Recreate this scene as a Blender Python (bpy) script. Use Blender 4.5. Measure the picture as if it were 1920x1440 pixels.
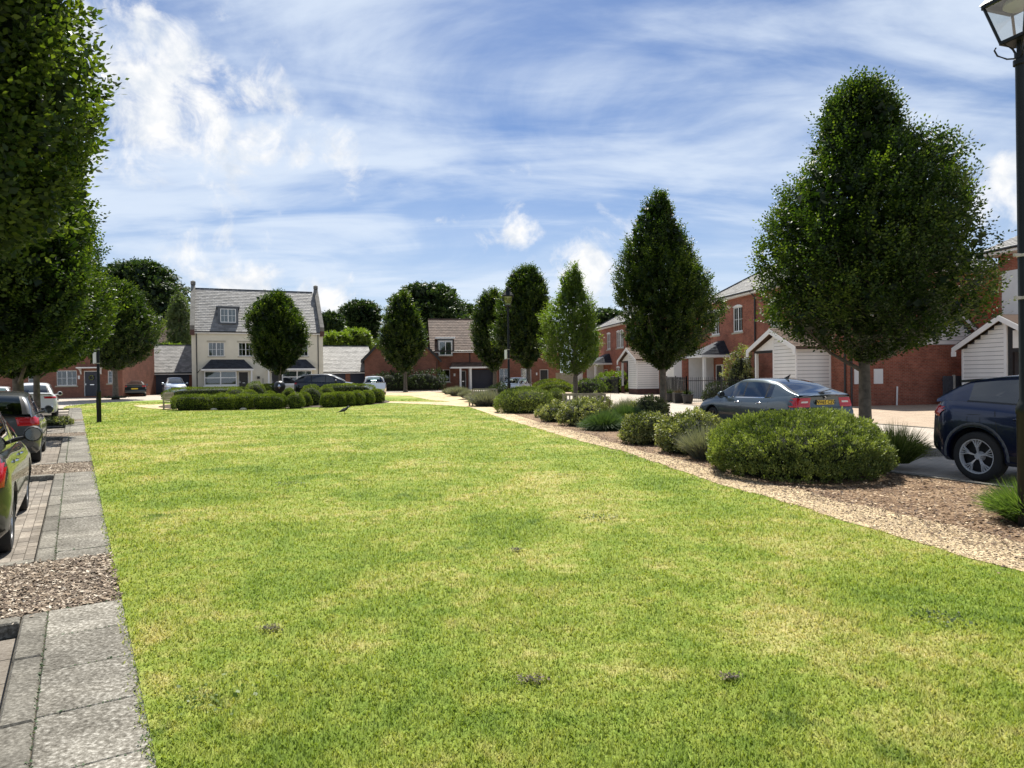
import bpy, bmesh, math, random
import numpy as np
from mathutils import Vector, Matrix
from mathutils.bvhtree import BVHTree
random.seed(7)
RNG = np.random.default_rng(11)
for o in list(bpy.data.objects): bpy.data.objects.remove(o)
S = bpy.context.scene
COL = S.collection
PI = math.pi
# ------------------------------------------------------------------ camera
CAM_H = 1.6
FPX = 1290.0
cam_d = bpy.data.cameras.new('camera'); cam = bpy.data.objects.new('camera', cam_d); COL.objects.link(cam)
cam_d.sensor_fit = 'HORIZONTAL'; cam_d.sensor_width = 36; cam_d.lens = 36 * FPX / 1920
cam_d.clip_start = 0.05; cam_d.clip_end = 3000
CR = Matrix.Rotation(PI / 2 - math.atan(14 / FPX), 3, 'X') @ Matrix.Rotation(-0.0122, 3, 'Z')
cam.matrix_world = Matrix.Translation((0, 0, CAM_H)) @ CR.to_4x4()
S.camera = cam
# ------------------------------------------------------------------ light
SUN_EL = math.radians(56)
SUN_TO = Vector((-0.05 * math.cos(SUN_EL), math.cos(SUN_EL), math.sin(SUN_EL))).normalized()
sd = bpy.data.lights.new('sun', 'SUN'); sd.energy = 5.0; sd.angle = math.radians(0.53); sd.color = (1.0, 0.955, 0.87)
so = bpy.data.objects.new('sun', sd); COL.objects.link(so); so.rotation_euler = (-SUN_TO).to_track_quat('-Z', 'Y').to_euler()
so.location = (0, 0, 40)
S.view_settings.view_transform = 'Standard'; S.view_settings.look = 'None'
S.view_settings.exposure = 0.85; S.view_settings.gamma = 1.0
S.view_settings.use_curve_mapping = False
S.render.engine = 'CYCLES'
SKY_STRENGTH = 0.055


def px_dir(px, py):
    v = CR @ Vector(((px - 960) / FPX, -(py - 720) / FPX, -1.0))
    return v.normalized()


def P(px, py, Y):
    """world point seen at photo pixel (px, py), Y metres ahead"""
    v = CR @ Vector(((px - 960) / FPX, -(py - 720) / FPX, -1.0))
    return Vector((0, 0, CAM_H)) + v * (Y / v.y)


def smooth(a):
    a = np.clip(a, 0, 1); return a * a * (3 - 2 * a)


def gz(x, y):
    """gentle rise of the ground towards the far left"""
    return 0.33 * smooth((np.asarray(y, float) - 36) / 18) * smooth((5 - np.asarray(x, float)) / 8)


def G(px, py, dz=0.0):
    v = px_dir(px, py); z = dz
    for _ in range(6):
        t = (z - CAM_H) / v.z
        p = Vector((0, 0, CAM_H)) + v * t
        z = float(gz(p.x, p.y)) + dz
    return p


def gx(px, Y):
    """ground point under photo column px at distance Y"""
    p = P(px, 706, Y); return Vector((p.x, Y, float(gz(p.x, Y))))


# ------------------------------------------------------------------ node helpers
def N(nt, typ, **kw):
    n = nt.nodes.new(typ)
    for k, v in kw.items():
        if k.startswith('i_'): n.inputs[k[2:].replace('_', ' ')].default_value = v
        else: setattr(n, k, v)
    return n


def math_n(nt, op, a, b=None, c=None, clamp=False):
    n = nt.nodes.new('ShaderNodeMath'); n.operation = op; n.use_clamp = clamp
    for i, v in enumerate((a, b, c)):
        if v is None: continue
        if isinstance(v, (int, float)): n.inputs[i].default_value = v
        else: nt.links.new(v, n.inputs[i])
    return n.outputs[0]


def mix_c(nt, f, a, b, blend='MIX'):
    n = nt.nodes.new('ShaderNodeMix'); n.data_type = 'RGBA'; n.blend_type = blend
    for i, v in ((0, f), (6, a), (7, b)):
        if isinstance(v, (int, float)): n.inputs[i].default_value = v
        elif isinstance(v, (tuple, list)): n.inputs[i].default_value = (*v[:3], 1)
        else: nt.links.new(v, n.inputs[i])
    return n.outputs[2]


def noise(nt, vec, scale, detail=4, rough=0.55, dist=0.0):
    n = N(nt, 'ShaderNodeTexNoise'); n.inputs['Scale'].default_value = scale
    n.inputs['Detail'].default_value = detail; n.inputs['Roughness'].default_value = rough
    n.inputs['Distortion'].default_value = dist
    if vec is not None: nt.links.new(vec, n.inputs['Vector'])
    return n.outputs['Fac']


def ramp(nt, f, stops):
    n = N(nt, 'ShaderNodeValToRGB'); e = n.color_ramp.elements
    while len(e) < len(stops): e.new(0.5)
    for el, (p, c) in zip(e, stops):
        el.position = p; el.color = (*c[:3], 1) if isinstance(c, (tuple, list)) else (c, c, c, 1)
    nt.links.new(f, n.inputs[0]); return n.outputs[0]


def mrange(nt, f, a, b, c=0.0, d=1.0, sm=True):
    n = N(nt, 'ShaderNodeMapRange'); n.interpolation_type = 'SMOOTHSTEP' if sm else 'LINEAR'
    for i, v in enumerate((f, a, b, c, d)):
        if isinstance(v, (int, float)): n.inputs[i].default_value = v
        else: nt.links.new(v, n.inputs[i])
    return n.outputs[0]


def newmat(name):
    m = bpy.data.materials.new(name); m.use_nodes = True
    nt = m.node_tree; b = nt.nodes['Principled BSDF']
    return m, nt, b


def simple(name, col, rough=0.6, metal=0.0, var=0.0, vscale=3.0, bump=0.0, bscale=40.0, coat=0.0, spec=0.5):
    m, nt, b = newmat(name)
    b.inputs['Roughness'].default_value = rough; b.inputs['Metallic'].default_value = metal
    b.inputs['Coat Weight'].default_value = coat; b.inputs['Coat Roughness'].default_value = 0.03
    b.inputs['Specular IOR Level'].default_value = spec
    tc = N(nt, 'ShaderNodeTexCoord')
    if var:
        f = noise(nt, tc.outputs['Object'], vscale, 5)
        d = tuple(c * (1 - var) for c in col); u = tuple(min(1, c * (1 + var)) for c in col)
        nt.links.new(ramp(nt, f, [(0.3, d), (0.7, u)]), b.inputs['Base Color'])
    else:
        b.inputs['Base Color'].default_value = (*col, 1)
    if bump:
        f = noise(nt, tc.outputs['Object'], bscale, 3)
        bn = N(nt, 'ShaderNodeBump'); bn.inputs['Strength'].default_value = bump; bn.inputs['Distance'].default_value = 0.01
        nt.links.new(f, bn.inputs['Height']); nt.links.new(bn.outputs[0], b.inputs['Normal'])
    return m


# ------------------------------------------------------------------ world: sky with cirrus and cumulus
W = bpy.data.worlds.new('World'); S.world = W; W.use_nodes = True
nt = W.node_tree; bg = nt.nodes['Background']
sky = N(nt, 'ShaderNodeTexSky', sky_type='NISHITA', sun_disc=False, sun_elevation=SUN_EL, sun_rotation=math.radians(-3))
sky.air_density = 1.0; sky.dust_density = 0.6; sky.ozone_density = 3.0; sky.altitude = 50
tc = N(nt, 'ShaderNodeTexCoord'); D3 = tc.outputs['Generated']
sep = N(nt, 'ShaderNodeSeparateXYZ'); nt.links.new(D3, sep.inputs[0])
zc = math_n(nt, 'MAXIMUM', sep.outputs[2], 0.0)
den = math_n(nt, 'ADD', zc, 0.16)
com = N(nt, 'ShaderNodeCombineXYZ')
nt.links.new(math_n(nt, 'DIVIDE', sep.outputs[0], den), com.inputs[0])
nt.links.new(math_n(nt, 'DIVIDE', sep.outputs[1], den), com.inputs[1])
mp = N(nt, 'ShaderNodeMapping'); mp.inputs['Rotation'].default_value = (0, 0, math.radians(-24)); mp.inputs['Scale'].default_value = (0.75, 1.25, 1)
mp.inputs['Location'].default_value = (3.1, 1.7, 0)
nt.links.new(com.outputs[0], mp.inputs[0])
c1 = noise(nt, mp.outputs[0], 1.0, 8, 0.56, 0.8)
mp2 = N(nt, 'ShaderNodeMapping'); mp2.inputs['Rotation'].default_value = (0, 0, math.radians(-52)); mp2.inputs['Scale'].default_value = (0.8, 2.2, 1)
nt.links.new(com.outputs[0], mp2.inputs[0])
c2 = noise(nt, mp2.outputs[0], 1.7, 7, 0.55, 0.7)
cir = math_n(nt, 'ADD', math_n(nt, 'MULTIPLY', c1, 0.66), math_n(nt, 'MULTIPLY', c2, 0.34))
cir = mrange(nt, cir, 0.37, 0.62)
# low layer veil towards the horizon
veil = mrange(nt, zc, 0.0, 0.33, 0.62, 0.0)
cir = math_n(nt, 'MAXIMUM', math_n(nt, 'MULTIPLY', cir, 0.86), math_n(nt, 'ADD', math_n(nt, 'MULTIPLY', cir, 0.35), veil), clamp=True)
# cumulus: groups of puffs round given directions, ragged by noise
wn = N(nt, 'ShaderNodeTexNoise'); wn.inputs['Scale'].default_value = 9; wn.inputs['Detail'].default_value = 4
nt.links.new(D3, wn.inputs['Vector'])
off = N(nt, 'ShaderNodeVectorMath', operation='MULTIPLY_ADD'); nt.links.new(wn.outputs['Color'], off.inputs[0])
off.inputs[1].default_value = (0.09, 0.09, 0.09); off.inputs[2].default_value = (-0.045, -0.045, -0.045)
dd = N(nt, 'ShaderNodeVectorMath', operation='ADD'); nt.links.new(D3, dd.inputs[0]); nt.links.new(off.outputs[0], dd.inputs[1])
cum = None
PUFFS = [(290, 170, .15), (380, 190, .14), (460, 170, .09), (330, 110, .09), (420, 250, .12), (490, 290, .06), (560, 295, .05), (640, 300, .065),
         (690, 335, .045), (240, 60, .10), (150, 120, .15), (240, 345, .07), (300, 350, .04), (965, 430, .075), (990, 325, .035),
         (1170, 455, .07), (1130, 530, .10), (1090, 575, .08), (835, 400, .025), (-600, 200, .25), (-900, 300, .3), (2500, 420, .2),
         (600, 575, .09), (430, 520, .12), (530, 205, .03), (545, 215, .035), (1860, 370, .09), (740, 350, .03)]
for (a, b_, r) in PUFFS:
    v = N(nt, 'ShaderNodeVectorMath', operation='DISTANCE'); nt.links.new(dd.outputs[0], v.inputs[0]); v.inputs[1].default_value = px_dir(a, b_)
    f = math_n(nt, 'MULTIPLY_ADD', v.outputs['Value'], -1.0 / r, 1.0)
    f = math_n(nt, 'MULTIPLY', f, min(1.0, 0.5 + r * 5))
    cum = f if cum is None else math_n(nt, 'MAXIMUM', cum, f)
cn = noise(nt, D3, 16, 9, 0.62, 0.4)
cum = math_n(nt, 'ADD', math_n(nt, 'MAXIMUM', cum, -0.3), math_n(nt, 'MULTIPLY', math_n(nt, 'SUBTRACT', cn, 0.5), 2.5))
cum_a = mrange(nt, cum, 0.32, 1.0)
cshade = noise(nt, D3, 24, 6, 0.6, 0.2)
ccol = ramp(nt, cshade, [(0.32, (0.68, 0.75, 0.85)), (0.6, (1.0, 1.0, 1.0))])
circ = (0.80, 0.87, 0.99)
K = 1.0 / SKY_STRENGTH
sc = N(nt, 'ShaderNodeVectorMath', operation='MULTIPLY'); nt.links.new(sky.outputs[0], sc.inputs[0]); sc.inputs[1].default_value = (0.70, 0.82, 1.0)
m1 = mix_c(nt, cir, sc.outputs[0], tuple(c * K for c in (0.43, 0.485, 0.56)))
cs = N(nt, 'ShaderNodeVectorMath', operation='SCALE'); nt.links.new(ccol, cs.inputs[0]); cs.inputs['Scale'].default_value = K * 0.57
m2 = mix_c(nt, cum_a, m1, cs.outputs[0])
nt.links.new(m2, bg.inputs[0]); bg.inputs[1].default_value = SKY_STRENGTH

# ------------------------------------------------------------------ materials
M = {}


def brick_mat(name, c1, c2, mortar, bw=0.225, bh=0.075, ms=0.011, var=0.35, bump=0.4, rough=0.85, offset=0.5):
    m, nt, b = newmat(name)
    uv = N(nt, 'ShaderNodeUVMap'); uv.uv_map = 'UVMap'
    br = N(nt, 'ShaderNodeTexBrick'); br.offset = offset
    br.inputs['Scale'].default_value = 1.0; br.inputs['Brick Width'].default_value = bw; br.inputs['Row Height'].default_value = bh
    br.inputs['Mortar Size'].default_value = ms; br.inputs['Mortar Smooth'].default_value = 0.2; br.inputs['Bias'].default_value = 0.0
    br.inputs['Color1'].default_value = (*c1, 1); br.inputs['Color2'].default_value = (*c2, 1); br.inputs['Mortar'].default_value = (*mortar, 1)
    nt.links.new(uv.outputs[0], br.inputs['Vector'])
    n1 = noise(nt, uv.outputs[0], 1.3, 6, 0.6); n2 = noise(nt, uv.outputs[0], 9, 3, 0.6)
    f = math_n(nt, 'ADD', math_n(nt, 'MULTIPLY', n1, 0.6), math_n(nt, 'MULTIPLY', n2, 0.4))
    g = ramp(nt, f, [(0.3, 1 - var), (0.7, 1 + var * 0.6)])
    nt.links.new(mix_c(nt, 1.0, br.outputs[0], g, 'MULTIPLY'), b.inputs['Base Color'])
    b.inputs['Roughness'].default_value = rough; b.inputs['Specular IOR Level'].default_value = 0.25
    bn = N(nt, 'ShaderNodeBump'); bn.inputs['Strength'].default_value = bump; bn.inputs['Distance'].default_value = 0.01; bn.invert = True
    nt.links.new(math_n(nt, 'ADD', br.outputs['Fac'], math_n(nt, 'MULTIPLY', n2, -0.4)), bn.inputs['Height']); nt.links.new(bn.outputs[0], b.inputs['Normal'])
    return m


M['brick'] = brick_mat('red_brick', (0.385, 0.115, 0.066), (0.27, 0.075, 0.046), (0.30, 0.19, 0.14), var=.5)
M['brick_far'] = brick_mat('brown_red_brick', (0.29, 0.105, 0.062), (0.21, 0.07, 0.045), (0.24, 0.16, 0.12))
M['brick_dark'] = brick_mat('plinth_brick', (0.13, 0.05, 0.04), (0.09, 0.04, 0.035), (0.12, 0.09, 0.08))


def roof_mat(name, col, rough, var=0.3):
    m, nt, b = newmat(name)
    uv = N(nt, 'ShaderNodeUVMap'); uv.uv_map = 'UVMap'
    at = N(nt, 'ShaderNodeAttribute', attribute_name='rnd')
    n1 = noise(nt, uv.outputs[0], 0.8, 6, 0.65); n2 = noise(nt, uv.outputs[0], 14, 3)
    f = math_n(nt, 'ADD', math_n(nt, 'MULTIPLY', n1, 0.5), math_n(nt, 'MULTIPLY', at.outputs['Fac'], 0.5))
    f = math_n(nt, 'ADD', math_n(nt, 'MULTIPLY', f, 0.85), math_n(nt, 'MULTIPLY', n2, 0.15))
    nt.links.new(ramp(nt, f, [(0.25, tuple(c * (1 - var) for c in col)), (0.75, tuple(c * (1 + var) for c in col))]), b.inputs['Base Color'])
    b.inputs['Specular IOR Level'].default_value = 0.15
    nt.links.new(math_n(nt, 'MULTIPLY_ADD', n2, 0.15, rough - 0.07), b.inputs['Roughness'])
    return m


M['slate'] = roof_mat('grey_slate', (0.235, 0.228, 0.217), 0.58)
M['slate_dark_and_shade'] = roof_mat('dark_and_shaded_slate', (0.045, 0.05, 0.06), 0.5)  # dark slate, also the shaded tone of the cream house bay roofs
M['tile_brown'] = roof_mat('brown_clay_tile', (0.135, 0.092, 0.070), 0.7)
M['render'] = simple('cream_render', (0.70, 0.655, 0.53), 0.85, var=0.06, vscale=1.2, bump=0.15, bscale=60)
M['stone'] = simple('cast_stone', (0.45, 0.41, 0.32), 0.85, var=0.15, bump=0.2)
M['coping'] = simple('weathered_coping', (0.17, 0.16, 0.14), 0.9, var=0.3, bump=0.3, bscale=20)
M['white'] = simple('white_paint', (0.80, 0.80, 0.78), 0.45, var=0.03, vscale=2)
M['board'] = simple('white_board', (0.78, 0.77, 0.73), 0.55, var=0.05, vscale=1.5, bump=0.1, bscale=25)
M['panel'] = simple('pale_render_panel', (0.70, 0.71, 0.70), 0.75, var=0.05, bump=0.1)
M['black'] = simple('black_metal', (0.016, 0.018, 0.02), 0.42, var=0.3, vscale=8)
M['blackp'] = simple('black_plastic', (0.012, 0.012, 0.013), 0.5)
M['lampmetal'] = simple('dark_green_black_paint', (0.005, 0.007, 0.006), 0.45, var=0.3, vscale=6, bump=0.08, spec=0.3)
M['door_navy'] = simple('navy_door', (0.014, 0.018, 0.035), 0.4)
M['garage_navy'] = simple('navy_garage_door', (0.02, 0.026, 0.05), 0.5)
M['door_black'] = simple('black_door', (0.012, 0.012, 0.016), 0.35)
M['lead_and_shade'] = simple('lead_grey_and_shade', (0.09, 0.10, 0.115), 0.5, var=0.2)  # leadwork, also the dark core that draws shadow lines between boards
M['curtain'] = simple('net_curtain', (0.55, 0.55, 0.52), 0.9, var=0.1, vscale=12)
M['wood'] = simple('weathered_teak', (0.33, 0.29, 0.20), 0.8, var=0.3, vscale=9, bump=0.3)
M['fence_dark'] = simple('dark_fence_wood', (0.045, 0.045, 0.055), 0.85, var=0.3, vscale=6)
M['concrete'] = simple('concrete_post', (0.4, 0.38, 0.34), 0.9, var=0.15, bump=0.2)
M['pot'] = simple('black_plant_pot', (0.02, 0.02, 0.022), 0.5, bump=0.2)
M['tyre'] = simple('tyre_rubber', (0.018, 0.018, 0.018), 0.85, bump=0.2, bscale=60)
M['alloy'] = simple('alloy_rim', (0.45, 0.45, 0.46), 0.28, metal=1.0)
M['alloy_bright'] = simple('bright_alloy', (0.62, 0.62, 0.63), 0.3, metal=0.3)
M['alloy_dark'] = simple('dark_rim', (0.05, 0.05, 0.055), 0.4, metal=0.6)
M['chrome'] = simple('chrome', (0.75, 0.75, 0.76), 0.12, metal=1.0)
M['mirror'] = simple('mirror_glass', (0.12, 0.13, 0.13), 0.05, metal=1.0)
M['plate_y'] = simple('yellow_plate', (0.72, 0.50, 0.03), 0.4)
M['plate_w'] = simple('white_plate', (0.75, 0.75, 0.72), 0.4)
M['interior'] = simple('dark_interior', (0.02, 0.02, 0.022), 0.9)
M['seat_grey'] = simple('grey_seat', (0.07, 0.07, 0.075), 0.9)
M['red_lens'] = simple('red_lens', (0.45, 0.006, 0.012), 0.15, coat=0.6)
M['clear_lens'] = simple('clear_lens', (0.62, 0.6, 0.6), 0.12, coat=0.6)
M['ink'] = simple('black_ink', (0.01, 0.01, 0.01), 0.6)
M['crow'] = simple('crow_feathers', (0.008, 0.008, 0.010), 0.45, bump=0.3)


def car_paint(name, col, metal=0.35, rough=0.35):
    m, nt, b = newmat(name)
    b.inputs['Base Color'].default_value = (*col, 1); b.inputs['Metallic'].default_value = metal; b.inputs['Roughness'].default_value = rough
    b.inputs['Coat Weight'].default_value = 0.9; b.inputs['Coat Roughness'].default_value = 0.03
    tc = N(nt, 'ShaderNodeTexCoord'); f = noise(nt, tc.outputs['Object'], 2.2, 4)
    nt.links.new(math_n(nt, 'MULTIPLY_ADD', f, 0.10, rough - 0.05), b.inputs['Roughness'])
    bn = N(nt, 'ShaderNodeBump'); bn.inputs['Strength'].default_value = 0.02; bn.inputs['Distance'].default_value = 0.05
    nt.links.new(f, bn.inputs['Height']); nt.links.new(bn.outputs[0], b.inputs['Normal'])
    return m


def glass_mat(name, tint, refl=0.9, thr=0.5):
    m, nt, b = newmat(name); nt.nodes.remove(b)
    out = nt.nodes['Material Output']
    tr = N(nt, 'ShaderNodeBsdfTransparent'); tr.inputs[0].default_value = (*tint, 1)
    gl = N(nt, 'ShaderNodeBsdfGlossy'); gl.inputs['Roughness'].default_value = 0.02; gl.inputs[0].default_value = (refl, refl, refl, 1)
    fr = N(nt, 'ShaderNodeFresnel'); fr.inputs[0].default_value = 1.52
    f = math_n(nt, 'MULTIPLY_ADD', fr.outputs[0], 1.5, 0.04, clamp=True)
    mx = N(nt, 'ShaderNodeMixShader'); nt.links.new(f, mx.inputs[0]); nt.links.new(tr.outputs[0], mx.inputs[1]); nt.links.new(gl.outputs[0], mx.inputs[2])
    nt.links.new(mx.outputs[0], out.inputs[0])
    return m


M['glass'] = glass_mat('window_glass', (0.6, 0.64, 0.64))
M['car_glass'] = glass_mat('car_glass', (0.30, 0.36, 0.36))
M['car_glass_dark'] = glass_mat('privacy_glass', (0.05, 0.06, 0.07))
M['lamp_glass'] = glass_mat('lamp_glass', (0.82, 0.86, 0.86), 0.9)


def leaf_mat(name, ca, cb, cc, trans=0.35, rough=0.5):
    m, nt, b = newmat(name); out = nt.nodes['Material Output']
    at = N(nt, 'ShaderNodeAttribute', attribute_name='rnd')
    geo = N(nt, 'ShaderNodeNewGeometry')
    n1 = noise(nt, geo.outputs['Position'], 1.1, 3)
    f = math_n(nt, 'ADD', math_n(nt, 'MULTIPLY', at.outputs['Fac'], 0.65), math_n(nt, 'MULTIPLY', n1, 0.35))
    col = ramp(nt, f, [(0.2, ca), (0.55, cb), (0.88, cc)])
    nt.links.new(col, b.inputs['Base Color']); b.inputs['Roughness'].default_value = rough; b.inputs['Specular IOR Level'].default_value = 0.3
    tl = N(nt, 'ShaderNodeBsdfTranslucent')
    nt.links.new(mix_c(nt, 1.0, col, (2.0, 2.1, 0.6), 'MULTIPLY'), tl.inputs[0])
    mx = N(nt, 'ShaderNodeMixShader'); mx.inputs[0].default_value = trans
    nt.links.new(b.outputs[0], mx.inputs[1]); nt.links.new(tl.outputs[0], mx.inputs[2]); nt.links.new(mx.outputs[0], out.inputs[0])
    return m


M['leaf'] = leaf_mat('hornbeam_leaves', (0.010, 0.022, 0.005), (0.028, 0.054, 0.009), (0.15, 0.195, 0.03), 0.30)  # near-black tone carries crown shade, lightest tone the yellow-green lit tips
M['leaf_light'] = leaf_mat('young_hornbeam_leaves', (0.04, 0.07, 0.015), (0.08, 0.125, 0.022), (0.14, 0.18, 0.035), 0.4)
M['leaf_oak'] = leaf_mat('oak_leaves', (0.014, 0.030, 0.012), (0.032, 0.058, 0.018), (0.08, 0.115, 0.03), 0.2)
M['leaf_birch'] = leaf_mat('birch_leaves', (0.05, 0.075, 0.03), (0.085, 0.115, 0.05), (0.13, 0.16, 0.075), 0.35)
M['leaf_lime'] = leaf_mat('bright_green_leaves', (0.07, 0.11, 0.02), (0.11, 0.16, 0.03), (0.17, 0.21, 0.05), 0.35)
M['leaf_yew'] = leaf_mat('yew_foliage', (0.035, 0.058, 0.016), (0.15, 0.19, 0.05), (0.37, 0.41, 0.15), 0.18, 0.6)
M['leaf_box'] = leaf_mat('box_foliage', (0.05, 0.08, 0.014), (0.14, 0.18, 0.028), (0.25, 0.29, 0.05), 0.22, 0.6)
M['leaf_varieg'] = leaf_mat('variegated_shrub_leaves', (0.05, 0.065, 0.025), (0.19, 0.21, 0.085), (0.46, 0.45, 0.24), 0.2, 0.55)
M['leaf_rosemary'] = leaf_mat('rosemary_foliage', (0.03, 0.06, 0.025), (0.06, 0.105, 0.045), (0.11, 0.16, 0.08), 0.2, 0.6)
M['leaf_lav'] = leaf_mat('lavender_foliage', (0.09, 0.10, 0.09), (0.16, 0.165, 0.16), (0.25, 0.24, 0.27), 0.2, 0.7)
M['leaf_lavg'] = leaf_mat('green_lavender_foliage', (0.05, 0.09, 0.03), (0.09, 0.15, 0.045), (0.16, 0.21, 0.09), 0.3, 0.6)
M['leaf_purple'] = leaf_mat('bronze_strap_leaves', (0.03, 0.02, 0.018), (0.07, 0.05, 0.035), (0.12, 0.08, 0.05), 0.15, 0.5)
M['leaf_dark'] = leaf_mat('dark_shrub_leaves', (0.02, 0.035, 0.012), (0.035, 0.055, 0.016), (0.06, 0.085, 0.025), 0.15, 0.6)
M['tuft'] = leaf_mat('ornamental_grass', (0.05, 0.08, 0.02), (0.10, 0.14, 0.035), (0.30, 0.30, 0.14), 0.35, 0.6)
M['bark'] = simple('tree_bark', (0.12, 0.10, 0.075), 0.9, var=0.45, vscale=7, bump=0.8, bscale=25)
M['inner'] = simple('bush_inner_shade', (0.012, 0.016, 0.006), 1.0)  # near-black body colour painting the shade inside bushes


def lawn_color(nt):
    geo = N(nt, 'ShaderNodeNewGeometry'); pos = geo.outputs['Position']
    mp = N(nt, 'ShaderNodeMapping'); mp.inputs['Scale'].default_value = (1, 1, 0); nt.links.new(pos, mp.inputs[0]); p = mp.outputs[0]
    big = noise(nt, p, 0.16, 3, 0.5); mid = noise(nt, p, 0.75, 5, 0.62, 0.6); fine = noise(nt, p, 5.5, 5, 0.7)
    f = math_n(nt, 'ADD', math_n(nt, 'ADD', math_n(nt, 'MULTIPLY', big, 0.28), math_n(nt, 'MULTIPLY', mid, 0.40)), math_n(nt, 'MULTIPLY', fine, 0.32))
    col = ramp(nt, f, [(0.36, (0.095, 0.155, 0.025)), (0.44, (0.165, 0.235, 0.036)), (0.505, (0.24, 0.29, 0.055)), (0.60, (0.42, 0.375, 0.15))])
    d2 = noise(nt, p, 1.05, 4, 0.6, 0.4)
    dark = mrange(nt, d2, 0.62, 0.71)
    return mix_c(nt, math_n(nt, 'MULTIPLY', dark, 0.75), col, (0.055, 0.115, 0.02)), p, fine


def grass_mat():
    m, nt, b = newmat('lawn_grass'); out = nt.nodes['Material Output']
    col, p, fine = lawn_color(nt)
    at = N(nt, 'ShaderNodeAttribute', attribute_name='rnd')
    g = ramp(nt, at.outputs['Fac'], [(0.0, (0.78, 0.80, 0.75)), (0.5, (1.06, 1.06, 1.0)), (0.86, (1.25, 1.22, 1.3)), (1.0, (1.9, 1.7, 2.6))])
    c = mix_c(nt, 1.0, col, g, 'MULTIPLY')
    geo = N(nt, 'ShaderNodeNewGeometry')
    nm = N(nt, 'ShaderNodeVectorMath', operation='MULTIPLY_ADD'); nt.links.new(geo.outputs['Normal'], nm.inputs[0]); nm.inputs[1].default_value = (0.45, 0.45, 0.45); nm.inputs[2].default_value = (0, 0, 0.75)
    nn = N(nt, 'ShaderNodeVectorMath', operation='NORMALIZE'); nt.links.new(nm.outputs[0], nn.inputs[0])
    nt.links.new(c, b.inputs['Base Color']); b.inputs['Roughness'].default_value = 0.7; b.inputs['Specular IOR Level'].default_value = 0.08
    nt.links.new(nn.outputs[0], b.inputs['Normal'])
    tl = N(nt, 'ShaderNodeBsdfTranslucent'); nt.links.new(mix_c(nt, 1.0, c, (1.5, 1.5, 0.7), 'MULTIPLY'), tl.inputs[0])
    mx = N(nt, 'ShaderNodeMixShader'); mx.inputs[0].default_value = 0.3
    nt.links.new(b.outputs[0], mx.inputs[1]); nt.links.new(tl.outputs[0], mx.inputs[2]); nt.links.new(mx.outputs[0], out.inputs[0])
    return m


M['grass'] = grass_mat()


def lawn_mat():
    m, nt, b = newmat('lawn_ground')
    col, p, fine = lawn_color(nt)
    ff = noise(nt, p, 38, 4, 0.75)
    g = ramp(nt, ff, [(0.3, 0.6), (0.5, 0.95), (0.7, 1.3)])
    nt.links.new(mix_c(nt, 1.0, col, g, 'MULTIPLY'), b.inputs['Base Color']); b.inputs['Roughness'].default_value = 0.9
    b.inputs['Specular IOR Level'].default_value = 0.15
    bn = N(nt, 'ShaderNodeBump'); bn.inputs['Strength'].default_value = 0.7; bn.inputs['Distance'].default_value = 0.03
    nt.links.new(ff, bn.inputs['Height']); nt.links.new(bn.outputs[0], b.inputs['Normal'])
    return m


M['lawn'] = lawn_mat()


def ground_mat(name, stops, s1, s2, bump, rough=0.9, dist=0.01, wt=.5, tone=0):
    m, nt, b = newmat(name)
    geo = N(nt, 'ShaderNodeNewGeometry'); p = geo.outputs['Position']
    a = noise(nt, p, s1, 6, 0.7); c = noise(nt, p, s2, 3, 0.7)
    f = math_n(nt, 'ADD', math_n(nt, 'MULTIPLY', a, 1 - wt), math_n(nt, 'MULTIPLY', c, wt))
    nt.links.new(ramp(nt, f, stops), b.inputs['Base Color']); b.inputs['Roughness'].default_value = rough; b.inputs['Specular IOR Level'].default_value = 0.2
    if tone:
        oi = N(nt, 'ShaderNodeObjectInfo'); st = noise(nt, p, 1.1, 5, 0.6)
        k = math_n(nt, 'MULTIPLY', math_n(nt, 'MULTIPLY_ADD', oi.outputs['Random'], tone, 1 - tone / 2), mrange(nt, st, 0.35, 0.62, 0.72, 1.08))
        base = b.inputs['Base Color'].links[0].from_socket
        sv = N(nt, 'ShaderNodeVectorMath', operation='SCALE'); nt.links.new(base, sv.inputs[0]); nt.links.new(k, sv.inputs['Scale']); nt.links.new(sv.outputs[0], b.inputs['Base Color'])
    bn = N(nt, 'ShaderNodeBump'); bn.inputs['Strength'].default_value = bump; bn.inputs['Distance'].default_value = dist
    nt.links.new(c, bn.inputs['Height']); nt.links.new(bn.outputs[0], b.inputs['Normal'])
    return m


M['gravel'] = ground_mat('hoggin_gravel', [(0.3, (0.17, 0.115, 0.065)), (0.46, (0.40, 0.30, 0.175)), (0.6, (0.63, 0.51, 0.32))], 1.6, 55, 0.8)
M['barkbed'] = ground_mat('bark_mulch', [(0.32, (0.05, 0.028, 0.017)), (0.48, (0.14, 0.085, 0.047)), (0.62, (0.34, 0.24, 0.145))], 2.5, 40, 1.0)
M['barkbed_grey'] = ground_mat('grey_bark_mulch', [(0.32, (0.06, 0.045, 0.035)), (0.5, (0.15, 0.12, 0.09)), (0.66, (0.26, 0.22, 0.17))], 2.5, 40, 1.0)
M['soil'] = ground_mat('soil', [(0.3, (0.03, 0.022, 0.015)), (0.7, (0.1, 0.075, 0.05))], 4, 50, 1.0)
M['asphalt'] = ground_mat('old_asphalt', [(0.3, (0.20, 0.19, 0.175)), (0.5, (0.27, 0.26, 0.24)), (0.7, (0.33, 0.315, 0.29))], 0.4, 60, 0.4)
M['slab'] = ground_mat('paving_slab_concrete', [(0.34, (0.055, 0.049, 0.038)), (0.45, (0.135, 0.124, 0.102)), (0.54, (0.225, 0.21, 0.178)), (0.64, (0.44, 0.42, 0.37))], 3.2, 42, 0.7, wt=.72, tone=.18)
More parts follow.
